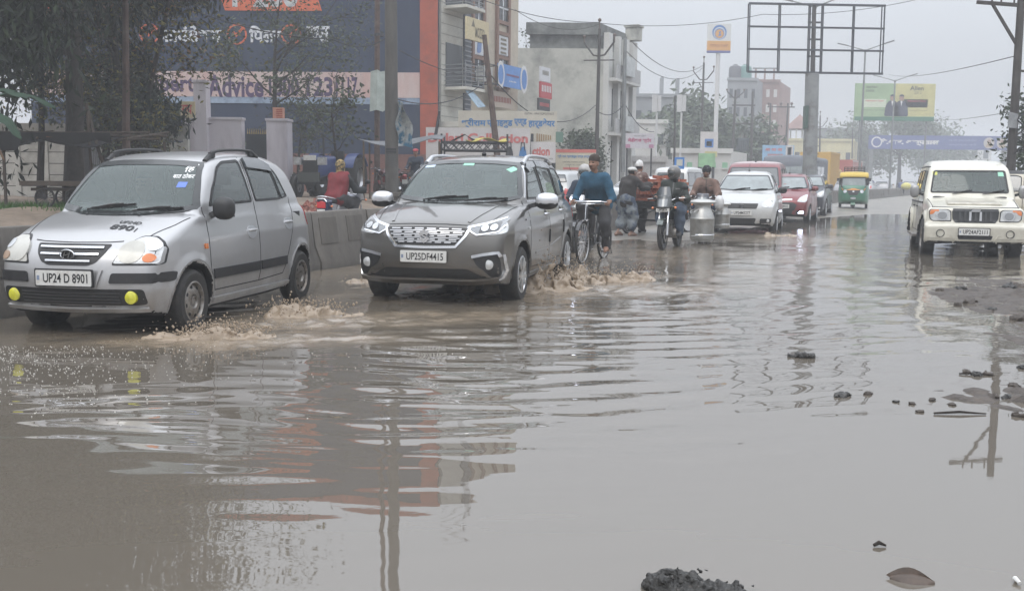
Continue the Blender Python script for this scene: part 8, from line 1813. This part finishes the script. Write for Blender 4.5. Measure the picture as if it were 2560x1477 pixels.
traffic_car('white_pickup_van','white van beyond the median, under the blue square sign',(7.3,43.5),205,'van',(.55,.55,.54),detail=1,cat='van')
far=traffic_car('far_silver_car','far silver car with a glowing red brake lamp behind the divider',(28.7,82),206,'hatch',(.4,.41,.42),detail=1,h=.06)
b=MB();b.ball((-1.84,.6,.95),(.06,.16,.13),mat('brake_lamp_lit',(1.,.06,.03),.4,emit=6.));b.build('brake_lamp',far.root)
for i,(px,Y,c,lab) in enumerate(((2128,96,(.3,.3,.32),'hazy grey car left of the far silver car'),(2208,104,(.4,.4,.4),'hazy pale car behind the second street lamp'),(2275,120,(.35,.36,.38),'hazy car beyond the divider near the thin street lamp'),(2120,72,(.06,.07,.1),'dark far car partly behind the auto rickshaw'))):
 p=at(px,462,Y);traffic_car('far_car',lab,(p.x,Y),206,'hatch' if i % 2 else 'suv',c,detail=0,h=.08)
box_lorry('yellow_lorry','yellow box lorry with ribbed sides in the haze',(23.6,77),207,6,2.2,1.0,3.5,mat('lorry_yellow',(.50,.31,.07),.6,var=.12),mat('lorry_yellow_rib',(.44,.27,.07),.6),('JAI',.55,1.6,-1.6))
box_lorry('red_white_lorry','hazy red and white lorry right of the yellow one',(31,94),207,8,2.4,1.0,3.3,mat('lorry_red',(.36,.09,.07),.6),mat('lorry_white',(.5,.48,.46),.6))
box_lorry('dark_bus','dark grey bus behind the billboard column',(16.3,58),26,8,2.3,.6,2.75,mat('bus_grey',(.10,.11,.13),.5),M_BLACK,cat='bus',bus=True)
# ---- riders
def ride(bike_kw,who,loc,head,pose,z=-.03,**kw):
 motorcycle(loc=loc,head=head,z=z,**bike_kw);return person(who,pose,loc=(loc[0],loc[1],z),rz=heading(head),**kw)
DKT=mat('charcoal_trousers',(.035,.034,.036),.85,var=.2,vscale=14);JEAN=mat('faded_jeans',(.055,.075,.11),.85,var=.25,vscale=10)
cy=(1.34,16.45);bicycle(cy,22,z=-.03)
J=rider_pose((-.26,.86),(.19,.965),dict(l=(-.15,.15),r=(.09,.41)),lean=.30,hw=.27,kneeout=.1,headup=.0)
person('moustached man in a blue fleece and brown woollen cap riding a bicycle',J,mat('blue_fleece',(.028,.085,.14),.95,var=.22,vscale=22),DKT,loc=(*cy,-.03),rz=heading(22),hat='beanie',hatm=mat('brown_wool',(.045,.034,.028),.95,var=.3,vscale=40),moustache=True,look=-.25,h=.016,slack=.0,fold=.008)
MP=rider_pose((-.34,.73),(.21,.985),(.04,.25),lean=.16)
ride(dict(name='led_motorcycle',label='white-fronted motorcycle with a bright bluish headlamp beside the grey car',accent=(.5,.5,.5),led=True,plate='UP24',mirrors=(-1,)),'motorcyclist in dark clothes and pale helmet hidden behind the cyclist',(1.3,18.75),16,MP,top=mat('navy_jacket',(.02,.03,.05),.8),bottom=DKT,hat='helmet',hatm=mat('pale_helmet',(.35,.34,.33),.4),shoes=M_BLACK,h=.024)
motorcycle('black_motorcycle','black motorcycle with a smoked visor and white plate, ridden by the helmeted man',(3.12,19.75),22,visor=True,accent=(.04,.045,.045),plate='UP24 A',tank=(.05,.065,.055),lean=2)
person('man in a dark olive jacket, jeans and grey helmet looking aside on a motorcycle',MP,mat('olive_jacket',(.026,.032,.028),.85,var=.35,vscale=9),JEAN,loc=(3.12,19.75,-.03),rz=heading(22),hat='helmet',hatm=mat('grey_helmet',(.10,.095,.09),.3,coat=.6,var=.25,vscale=7),shoes=M_BLACK,look=-.55,h=.018,slack=.008,fold=.013,collar=mat('dark_collar',(.02,.022,.02),.9),zipm=mat('grey_zip',(.1,.1,.1),.5))
mk=(4.3,22.5);motorcycle('milk_motorcycle','motorcycle carrying steel milk cans on both sides',mk,17,accent=(.05,.05,.06),mirrors=())
person('milkman in a tan jacket with a black dotted cloth round his head',rider_pose((-.34,.78),(.21,.985),(.04,.25),lean=.12),mat('tan_jacket',(.15,.095,.075),.9,var=.35,vscale=7),mat('navy_trousers',(.03,.045,.08),.85,var=.25),loc=(*mk,-.03),rz=heading(17),hat='turban',hatm=mat('dotted_cloth',(.02,.02,.024),.9,dirt=(.5,.5,.5),dscale=28,dlo=.62,dhi=.66),skin=SKIND,shoes=M_BLACK,look=-.1,h=.018,slack=.008,fold=.012,collar=mat('cream_collar',(.4,.36,.3),.85),zipm=mat('dark_zip',(.03,.025,.022),.7))
M_CAN=mat('milk_can_steel',(.40,.40,.385),.4,.75,var=.15,vscale=6,dirt=(.3,.28,.25),dscale=5)
def milk_can(label,loc,s,rz=0.):
 root=thing('milk_can',label,'milk can',loc,rz,'milk cans on the milkman\'s motorcycle');root.scale=(s,s,s);b=MB()
 b.lathe([(.001,.0),(.20,.0),(.205,.03),(.225,.05),(.225,.09),(.232,.10),(.225,.11),(.228,.42),(.234,.43),(.228,.44),(.222,.47),(.165,.60),(.15,.63),(.15,.68),(.162,.69),(.162,.70),(.001,.70)],M_CAN,40);b.build('body',root)
 b=MB();b.lathe([(.14,.66),(.17,.70),(.235,.715),(.25,.74),(.23,.765),(.12,.79),(.001,.795)],mat('can_lid',(.48,.48,.46),.45,.5,var=.1),36);b.build('lid',root)
 b=MB()
 for a in (0,math.pi):c,s_=math.cos(a),math.sin(a);b.tube([(.16*c-.07*s_,.16*s_+.07*c,.60),(.25*c-.06*s_,.25*s_+.06*c,.55),(.27*c,.27*s_,.53),(.25*c+.06*s_,.25*s_-.06*c,.55),(.16*c+.07*s_,.16*s_-.07*c,.60)],.011,M_CAN,6)
 b.tube([(.232*math.cos(t),.232*math.sin(t),.13) for t in np.linspace(-2.8,.4,14)],.010,M_CHROME,6);b.build('handle',root)
milk_can('large shiny steel milk can hanging beside the helmeted man\'s bike',(4.02,21.25,.04),1.12,.5);milk_can('smaller dull milk can hanging behind, next to the white hatchback',(4.60,22.0,.28),.72,1.)
b=MB();b.ball((4.46,21.7,.84),(.11,.10,.17),mat('clear_plastic_bag',(.5,.5,.5),.25,var=.3,vscale=9),12,8);tag(b.build('plastic_bag'),'pale plastic bag hanging on the milkman\'s handlebar','bag')
rv=(-3.5,20.9);motorcycle('blue_motorcycle','motorcycle with a red tail lamp and chrome rail seen from behind',rv,202,rear=True,tank=(.02,.03,.08),z=.03)
person('rider seen from behind in a red quilted waistcoat and patterned head scarf',rider_pose((-.34,.77),(.21,.985),(.04,.25),lean=.16,hw=.3),mat('red_quilt',(.15,.013,.018),.75,var=.2,vscale=9),DKT,loc=(*rv,.03),rz=heading(202),hat='headscarf',hatm=mat('patterned_scarf',(.30,.22,.10),.9,dirt=(.04,.04,.035),dscale=16,dlo=.5,dhi=.53,var=.4,vscale=12),shoes=M_BLACK,vest=True,sleeve=mat('black_sleeve',(.014,.016,.018),.8),h=.017,fold=.012,slack=.012)
for (px,py,Y,head,lab,tk) in ((962,478,33.5,150,'parked classic motorcycle half hidden by the thick concrete pole',(.1,.02,.02)),(1002,478,34,165,'parked motorcycle right of the thick concrete pole',(.02,.02,.03))):
 p=at(px,py,Y);motorcycle('parked_motorcycle',lab,(p.x,Y),head,style='classic',tank=tk,accent=(.3,.02,.02),z=gz(p.x,Y))
 KIDS[lab]=p
p=at(1036,478,34.5);person('man in dark clothes with a red cap beside the parked motorcycles',rider_pose((-.3,.83),(.2,.98),(.05,.25),lean=.1),mat('navy_jacket',(.02,.03,.05)),DKT,loc=(p.x,34.5,gz(p.x,34.5)),rz=heading(10),hat='flatcap',hatm=mat('red_cap',(.4,.06,.07),.8),shoes=M_BLACK,h=.034,lowres=True)
p=at(2242,478,90);motorcycle('far_motorcycle','far motorcycle riding along the divider',(p.x+.4,90),206,z=0.);person('far rider in blue carrying a yellow sack along the divider',MP,mat('far_blue',(.08,.1,.2),.8),DKT,loc=(p.x+.4,90,0),rz=heading(206),shoes=M_BLACK,h=.05,lowres=True)
b=MB();b.ball((p.x+.45,89.1,1.0),(.45,.4,.32),mat('yellow_sack',(.55,.5,.15),.7),12,8);tag(b.build('yellow_sack'),'yellow sack tied behind the far rider','sack')
# ---- the brick cart and its two men
def brick_cart():
 loc=(3.6,24.5);root=thing('brick_cart','black three-wheeled cargo cart loaded with red bricks','cart',(*loc,.0),heading(222));K=M_BLACK
 b=MB();b.box((0,0,.79),(1.55,1.02,.07),K)
 for s in (1,-1):b.beam((-.78,s*.5,.72),(.78,s*.5,.72),.05,.10,K)
 for x in (-.7,0,.7):b.beam((x,-.5,.70),(x,.5,.70),.05,.08,K)
 b.build('bed',root);b=MB()
 for x in (-.5,.5):
  for s in (1,-1):b.beam((x,s*.44,.70),(x,s*.44,.36),.06,.05,K)
 b.tube([(-.5,-.5,.36),(-.5,.5,.36)],.025,K,8);b.tube([(-.7,-.3,.72),(1.3,0,.42)],.025,K,6);b.tube([(-.7,.3,.72),(1.3,0,.42)],.025,K,6);b.beam((-.5,-.44,.4),(.5,-.44,.6),.03,.03,K);b.beam((-.5,.44,.4),(.5,.44,.6),.03,.03,K);b.build('frame',root)
 for x,y in ((-.5,.56),(-.5,-.56),(1.3,0)):
  o=bike_wheel(root,x,.36,.05,24,MATS['bicycle_rim']);o.location.y=y
 b=MB();b.tube([(1.3,-.06,.36),(1.2,-.04,.75),(1.15,0,1.0)],.02,K,6);b.tube([(1.3,.06,.36),(1.2,.04,.75),(1.15,0,1.0)],.02,K,6);b.tube([(1.05,-.3,1.02),(1.15,0,1.02),(1.05,.3,1.02)],.014,M_CHROME,6);b.build('fork',root)
 b=MB();b.box((0,0,0),(.225,.105,.068),mat('red_brick',(.31,.095,.055),.9,var=.3,vscale=5,bump=.4,dirt=(.36,.15,.09),dscale=6));br=b.build('brick',sharp=20);rs=random.Random(2);n=0;M=Matrix.Rotation(heading(222),4,'Z')
 for lay in range(8):
  w=1.0-.028*lay
  for i in range(6):
   for j in range(7 if lay<6 else 4):
    x,y=(-.60+.232*i+(.05 if lay % 2 else -.05))*w,(-.36+.112*j+(.02 if lay % 2 else -.02))*(1 if lay<6 else .85)
    if 0<i<5 and 0<j<6 and lay<4:continue          # hidden inside the stack
    if lay >= 5 and (i+j+lay) % 3==0:continue
    if lay==7 and rs.random()<.45:continue
    o=br if n==0 else br.copy()
    if n:COL.objects.link(o)
    n+=1;p=M @ Vector((x+rs.uniform(-.012,.012),y+rs.uniform(-.01,.01),0));o.location=(loc[0]+p.x,loc[1]+p.y,.862+.075*lay);r=rs.gauss(0,2.5 if lay<6 else 14)
    o.rotation_euler=(0,0 if lay<7 else R(rs.uniform(-9,9)),heading(222)+R(r)+(math.pi/2 if (lay>5 and rs.random()<.3) else 0));tag(o,'red clay brick stacked on the black cargo cart','brick','bricks stacked on the cargo cart')
brick_cart()
J=dict(pelvis=(0,0,.86),chest=(.09,.0,1.19),neck=(.15,0,1.37),head=(.21,0,1.49),sh_l=(.12,.18,1.32),sh_r=(.12,-.18,1.32),el_l=(.25,.25,1.10),wr_l=(.48,.19,1.12),ha_l=(.55,.17,1.13),el_r=(.33,-.26,1.15),wr_r=(.55,-.24,1.22),ha_r=(.63,-.23,1.24),hip_l=(0,.1,.84),hip_r=(0,-.1,.84),kn_l=(.10,.13,.46),an_l=(-.10,.13,.10),toe_l=(.06,.14,.04),kn_r=(.16,-.12,.47),an_r=(.10,-.12,.09),toe_r=(.25,-.13,.035))
person('barefoot man in a dark jersey, white cap and rolled jeans pushing the brick cart',J,mat('dark_jersey',(.028,.024,.023),.9,var=.3,vscale=12),mat('worn_pale_jeans',(.17,.19,.20),.9,dirt=(.05,.07,.11),dscale=4,dlo=.45,dhi=.55),loc=(2.62,23.45,.0),rz=heading(232),hat='flatcap',hatm=mat('white_cap',(.5,.5,.48),.8),short=True,h=.017,fold=.012,slack=.02,skin=mat('dusty_skin',(.22,.135,.10),.7))
J2={k:np.array(v) for k,v in J.items()}
for k in ('chest','neck','head','sh_l','sh_r'):J2[k]=J2[k]+np.array((-.04,0,.07))
J2['head']=J2['head']+np.array((-.03,0,.03))
person('taller man in a striped brown shawl and white paper cap behind the brick cart',J2,mat('striped_shawl',(.10,.06,.05),.9,dirt=(.36,.30,.26),dscale=9,dlo=.56,dhi=.6,stretch=(1,1,3)),DKT,loc=(3.03,24.85,.03),rz=heading(225),hat='peak',hatm=mat('white_paper_cap',(.58,.58,.57),.8),h=.02,fold=.01,slack=.015,shoes=M_BLACK)
# ---- people seen through the windows
def sitter(label,car,u,y,z,top,**kw):
 J=rider_pose((0,0),(.40,.36),(.55,-.10),lean=-.10,hw=.2,footz=-.1,kneeout=.1);M=car.root.matrix_basis;p=M @ Vector((car.xf-u,y,z));r=car.root.rotation_euler.z
 return person(label,J,top,DKT,loc=tuple(p),rz=r,h=.03,lowres=True,shoes=M_BLACK,fold=.004,**kw)
sitter('driver of the silver hatchback in a dark shirt, behind the windscreen',silver,1.72,-.34,.50,mat('dark_shirt',(.05,.05,.055),.85))
sitter('rear passenger in a beige shawl in the silver hatchback',silver,2.62,.34,.50,mat('beige_shawl',(.34,.27,.2),.9))
sitter('driver of the dark grey family car in a grey shirt',grey,2.02,-.38,.54,mat('grey_shirt',(.16,.16,.17),.85))
sitter('driver of the cream jeep in a dark sweater',cream,1.95,-.36,.68,mat('dark_shirt',(.05,.05,.055)))
# ---- tractor on the bank
def tractor():
 Y=33.;p=at(826,486,Y);root=thing('tractor','blue tractor parked on the earth bank in front of the blue wall','tractor',(p.x,Y,gz(p.x,Y)),heading(12));B=paint('tractor_blue',(.03,.06,.20),.1,.4,.6)
 V,Q=surface(lambda P:smax(np.maximum(np.abs(P[:,0]-.85)-.75,np.abs(P[:,2]-1.05+.12*np.clip(P[:,0]-.6,0,1))-.32),np.abs(P[:,1])-.28,.12),(-.2,-.5,.5),(1.9,.5,1.6),.04);hd=link_mesh('bonnet',mesh_from(V,Q,B),root)
 b=MB();b.box((1.56,0,.98),(.10,.5,.5),M_BLACK);b.build('grille',hd)
 for s in (1,-1):b=MB();b.box((1.60,s*.40,1.18),(.16,.26,.24),M_SILVER);b.lathe([(.001,.02),(.09,.02),(.09,0)],M_LENS,14,frame_M((1.685,s*.40,1.18),(0,1,0)));b.build('headlight',root)
 b=MB();b.box((.6,0,.62),(1.9,.34,.35),M_BLACK);b.box((1.35,0,.52),(.16,1.1,.14),M_BLACK);b.box((1.72,0,.68),(.12,.7,.3),mat('front_weight',(.06,.065,.06),.7));b.build('chassis',root)
 for x,y,r,w in ((1.25,.62,.38,.2),(1.25,-.62,.38,.2),(-.55,.68,.68,.36),(-.55,-.68,.68,.36)):
  b=MB();b.lathe([(r*.5,-w/2),(r*.93,-w/2),(r,-w/3),(r,w/3),(r*.93,w/2),(r*.5,w/2)],M_TYRE,28,MXY)
  for k in range(16):a=2*math.pi*k/16;b.beam((r*1.0*math.cos(a),-w*.42,r*1.0*math.sin(a)),(r*1.0*math.cos(a+.2),0,r*1.0*math.sin(a+.2)),.06,.06,M_TYRE)
  o=b.build('wheel',root,(x,y,r));b=MB();b.lathe([(r*.5,w*.4),(r*.42,w*.2),(.1,w*.25),(.001,w*.3)],M_SILVER,18,MXY);b.lathe([(r*.5,-w*.4),(r*.42,-w*.2),(.001,-w*.2)],M_SILVER,18,MXY);b.build('rim',o)
 for s in (1,-1):b=MB();b.sheet([[(-.55+.8*math.cos(t),s*(.50+.36*u),.68+.8*math.sin(t)) for u in (0,1)] for t in np.linspace(R(25),R(150),10)],B,.03);b.build('mudguard',root)
 b=MB();b.box((-.45,0,1.05),(.45,.45,.1),M_BLACK);b.box((-.68,0,1.3),(.1,.45,.5),M_BLACK);b.build('seat',root)
 b=MB();n=18;b.tube([(.05+.06*math.cos(2*math.pi*k/n),.2*math.sin(2*math.pi*k/n),1.45+.19*math.cos(2*math.pi*k/n)) for k in range(n+1)],.016,M_BLACK,6,False);b.tube([(.05,0,1.45),(.4,0,1.25)],.03,M_BLACK,6);b.build('steering_wheel',root)
 b=MB();b.tube([(1.0,.2,1.35),(1.0,.2,2.0)],.035,M_BLACK,8);b.build('exhaust_pipe',root)
 b=MB();b.box((1.635,.0,1.28),(.02,.42,.16),M_PLATE);b.build('number_plate',root)
tractor()
def heap():
 x,y=-4.25,21.6;nz=Noise3(31,5,12,3);g=gz(x,y);H=.92
 V,Q=surface(lambda P:(P[:,2]-H*np.clip(1-np.hypot(P[:,0]/1.35,P[:,1]/1.1),-.2,1)**.9-.05*nz(P))*.7,(-1.6,-1.4,-.2),(1.6,1.4,1.1),.05);rs=np.random.RandomState(8)
 m=[mat('crushed_brick',(.22,.09,.07),.9,var=.4,vscale=9,bump=.6,bscale=20),mat('pale_rubble',(.34,.24,.2),.9)]
 b=MB()
 for k in range(520):
  i=rs.randint(len(V));p=V[i];s=rs.uniform(.03,.09);b.box(p,(s*1.5,s,s*.8),m[int(rs.rand()<.18)],Matrix(np.linalg.qr(rs.normal(size=(3,3)))[0].tolist()))
 n0=len(b.v);o=b.build('rubble_heap',None,(x,y,g-.05),smooth=False);me2=mesh_from(V,Q,m);bm=bmesh.new();bm.from_mesh(o.data);bm.from_mesh(me2);bm.to_mesh(o.data);bm.free();tag(o,'heap of crushed red brick beside the red-vested rider','rubble heap')
heap()
# ---- splashes, foam and litter in the water
M_SPL=mat('muddy_splash',(.25,.20,.145),.3,var=.5,vscale=22,spec=.5);M_SPL2=mat('splash_foam',(.30,.235,.17),.4)
_nt=M_SPL.node_tree;_nz=_nt.nodes.new('ShaderNodeTexNoise');_nz.inputs['Scale'].default_value=34;_nz.inputs['Detail'].default_value=5;_rp=_nt.nodes.new('ShaderNodeValToRGB');_rp.color_ramp.elements[0].position=.40;_rp.color_ramp.elements[1].position=.62;_rp.color_ramp.elements[0].color=(.12,.12,.12,1)
_tc2=_nt.nodes.new('ShaderNodeTexCoord');_nt.links.new(_tc2.outputs['Object'],_nz.inputs[0]);_nt.links.new(_nz.outputs[0],_rp.inputs[0]);_nt.links.new(_rp.outputs[0],_nt.nodes['Principled BSDF'].inputs['Alpha'])      # torn, lacy spray
def splash(label,x,y,L,W,H,seed,ang,drops=140):
 nz=Noise3(seed,24,16,3);n2=Noise3(seed+1,6.5,12,2);c,s=math.cos(ang),math.sin(ang)
 def f(P):
  u=P[:,0]/L;v=P[:,1]/W;env=np.clip(1-u*u,0,1)*np.clip(1-np.abs(v)**1.5,0,1);q=P*np.array((1,1,.75));hgt=H*env*np.clip(.5+.55*n2(P*np.array((1,1,0))),0,1.6)
  return (P[:,2]-hgt-.062*nz(q)*np.clip(env*2.2,0,1)*np.clip(H/.2,.3,1))*.45+.02*(1-np.clip(env*8,0,1))
 V,Q=surface(f,(-L,-W,-.03),(L,W,H*1.7+.08),.012 if L<.7 else .015,1);rs=np.random.RandomState(seed);b=MB()
 if len(V):
  up=V[V[:,2]>H*.25]
  for k in range(drops):
   p=up[rs.randint(len(up))]+rs.normal(size=3)*np.array((.12,.10,.03))+np.array((0,0,abs(rs.normal())*H*.38));r=abs(rs.normal(.004,.003))+.002;b.ball(p,(r,r,r*1.3),M_SPL2,4,2)
 o=b.build('splash',None,(x,y,0),ang);bm=bmesh.new();bm.from_mesh(o.data);bm.from_mesh(mesh_from(V,Q,M_SPL));bm.to_mesh(o.data);bm.free();o.data.polygons.foreach_set('use_smooth',np.ones(len(o.data.polygons),bool));tag(o,label,'splash',kind='stuff')
def gxy(px,py):p=gp(px,py);return p.x,p.y
x,y=gxy(1290,728);splash('tall brown splash thrown up by the grey car',x+.1,y+.15,.9,.32,.27,41,.25,1500)
x,y=gxy(1450,705);splash('lower brown spray trailing behind the grey car',x+.1,y+.1,1.0,.28,.13,43,.35,900)
x,y=gxy(565,845);splash('brown splash at the front wheel of the silver hatchback',x,y+.03,.42,.15,.10,45,.2,600)
x,y=gxy(770,790);splash('brown splash behind the rear wheel of the silver hatchback',x+.05,y+.05,.5,.15,.085,47,.25,500)
x,y=gxy(450,845);splash('small muddy bow wave in front of the silver hatchback wheel',x,y,.32,.12,.04,49,.1,60)
x,y=gxy(900,706);splash('muddy bow wave at the far front wheel of the grey car',x,y,.3,.15,.05,51,.1,60)
x,y=gxy(1945,590);splash('small brown splash at the wheel of the white hatchback',x,y,.5,.2,.07,53,.3,60)
def foam():
 rs=np.random.RandomState(9);b=MB();m=mat('foam_bubble',(.5,.48,.44),.3);n=0
 for k in range(900):
  px=abs(rs.normal(0,260)) if rs.rand()<.85 else rs.uniform(0,1250);py=865+abs(rs.normal(0,62))+.0*px
  if px>1300 or rs.rand()<(px/1500)**.7*.75:continue
  p=gp(px,py);r=rs.uniform(.002,.0052)*(1.5 if rs.rand()<.06 else 1);b.lathe([(r,0),(r*.75,r*.6),(.0005,r*.85)],m,6,Matrix.Translation((p.x,p.y,.002)))
 tag(b.build('foam_bubbles'),'white foam bubbles floating on the brown water before the silver hatchback','foam',kind='stuff')
foam()
def clod(name,label,px,py,r,m,seed,cat='debris',h=.012,zo=0.,rz=0.):
 nz=Noise3(seed,9/max(r),14,4);p=gp(px,py);V,Q=surface(lambda P:ell(P,(0,0,0),r)+min(r)*.17*nz(P),[-q*1.6 for q in r],[q*1.6 for q in r],h);o=link_mesh(name,mesh_from(V,Q,m),None,(p.x,p.y,zo),rz);return tag(o,label,cat)
M_TAR=mat('wet_tar_lump',(.035,.034,.032),.45,var=.5,vscale=30,bump=1.,bscale=60,dirt=(.12,.11,.10),dscale=40,dlo=.55,dhi=.7)
clod('tar_lump','black wet tar lump in the water at the bottom edge',1715,1480,(.115,.06,.058),M_TAR,61,'lump',.006);clod('tar_lump','flatter black tar lump right of the other at the bottom edge',1805,1482,(.09,.05,.032),M_TAR,62,'lump',.006)
clod('floating_lump','dark stone breaking the water in the middle right',2008,893,(.10,.036,.026),M_TAR,63,'stone',.006,.012,-.3)
rs_=random.Random(12)
for k,(px,py,s) in enumerate(((2400,726,.10),(2450,735,.07),(2425,757,.09),(2520,720,.12),(2545,716,.09),(2550,800,.10),(2440,938,.05),(2470,936,.04),(2415,930,.035),(2105,990,.05),(2170,985,.03),(2480,995,.05),(2520,995,.045),(2545,1040,.04),(2395,762,.05),(2480,775,.06),(2350,725,.05),(2535,965,.04),(2560,920,.05),(2330,1000,.03),(2280,1010,.025),(2240,1005,.022),(2380,1012,.03),(2300,1030,.025))):
 clod('mud_clod','dark wet mud clod on the flooded verge at the right',px,py,(s,s*.7,s*.42),M_MUD if k % 3 else M_TAR,70+k,'mud clod',max(.008,s*.16),.004,rs_.uniform(0,6))['group']='mud clods along the right verge'
p=gp(2280,1452);rows=[]
for i in range(9):t=i/8;w=.034*math.sin(math.pi*(.05+.9*t));rows.append([(-.07+.14*t,-w,-.004),(-.07+.14*t,-w*.35,.006+.01*math.sin(math.pi*t)),(-.07+.14*t,w*.5,.008+.014*math.sin(math.pi*t)),(-.07+.14*t-.01,w*.7,.012+.026*math.sin(math.pi*t))])
b=MB();b.sheet(rows,mat('dead_leaf',(.06,.04,.028),.4,var=.3,vscale=30),.003);o=b.build('dead_leaf',None,(p.x,p.y,0),-.3);tag(o,'curled dead brown leaf lying in the water at the lower right','leaf')
for px,py,L,a,lab in ((2400,1036,.30,.02,'thin dark stick lying on the muddy shallows at the right'),(2200,1367,.045,.05,'short twig floating at the lower right'),(2440,938,.22,-.15,'dark stick between the mud clods near the right edge'),(2545,1455,.05,1.3,'pale flat chip standing in the mud at the bottom right corner')):
 p=gp(px,py);b=MB();b.tube([(-L/2,0,.008),(0,.01,.014),(L/2,0,.006)],[.006,.008,.004],M_BARK if a<1 else M_PLATE,6);tag(b.build('stick',None,(p.x,p.y,0),a),lab,'stick')
WAKES+=[(*gxy(1330,730),2.4,.65,1.3,.28),(*gxy(600,850),1.3,.36,1.3,.15),(*gxy(830,805),1.5,.42,1.15,.2),(*gxy(1100,745),1.4,.5,.8,.1),(*gxy(1650,690),2.2,.35,.6,.33),(*gxy(300,840),1.2,.25,.5,.05),(*gxy(1930,600),1.2,.5,.7,.3),(*gxy(1000,790),2.2,.5,.7,.15)]
flood(WAKES)
hz=MB();hz.box((70,170,8.2),(560,560,20.0),mat('x_unused',(1,1,1)))
_h=hz.build('haze');_h['kind']='stuff';_h.data.materials.clear()
_m=bpy.data.materials.new('haze');_m.use_nodes=True;_m.node_tree.nodes.clear()
_v=_m.node_tree.nodes.new('ShaderNodeVolumePrincipled');_o=_m.node_tree.nodes.new('ShaderNodeOutputMaterial');_m.node_tree.links.new(_v.outputs[0],_o.inputs['Volume'])
_v.inputs['Color'].default_value=(.84,.87,.91,1);_v.inputs['Density'].default_value=.0030;_v.inputs['Anisotropy'].default_value=.0
_h.data.materials.append(_m)
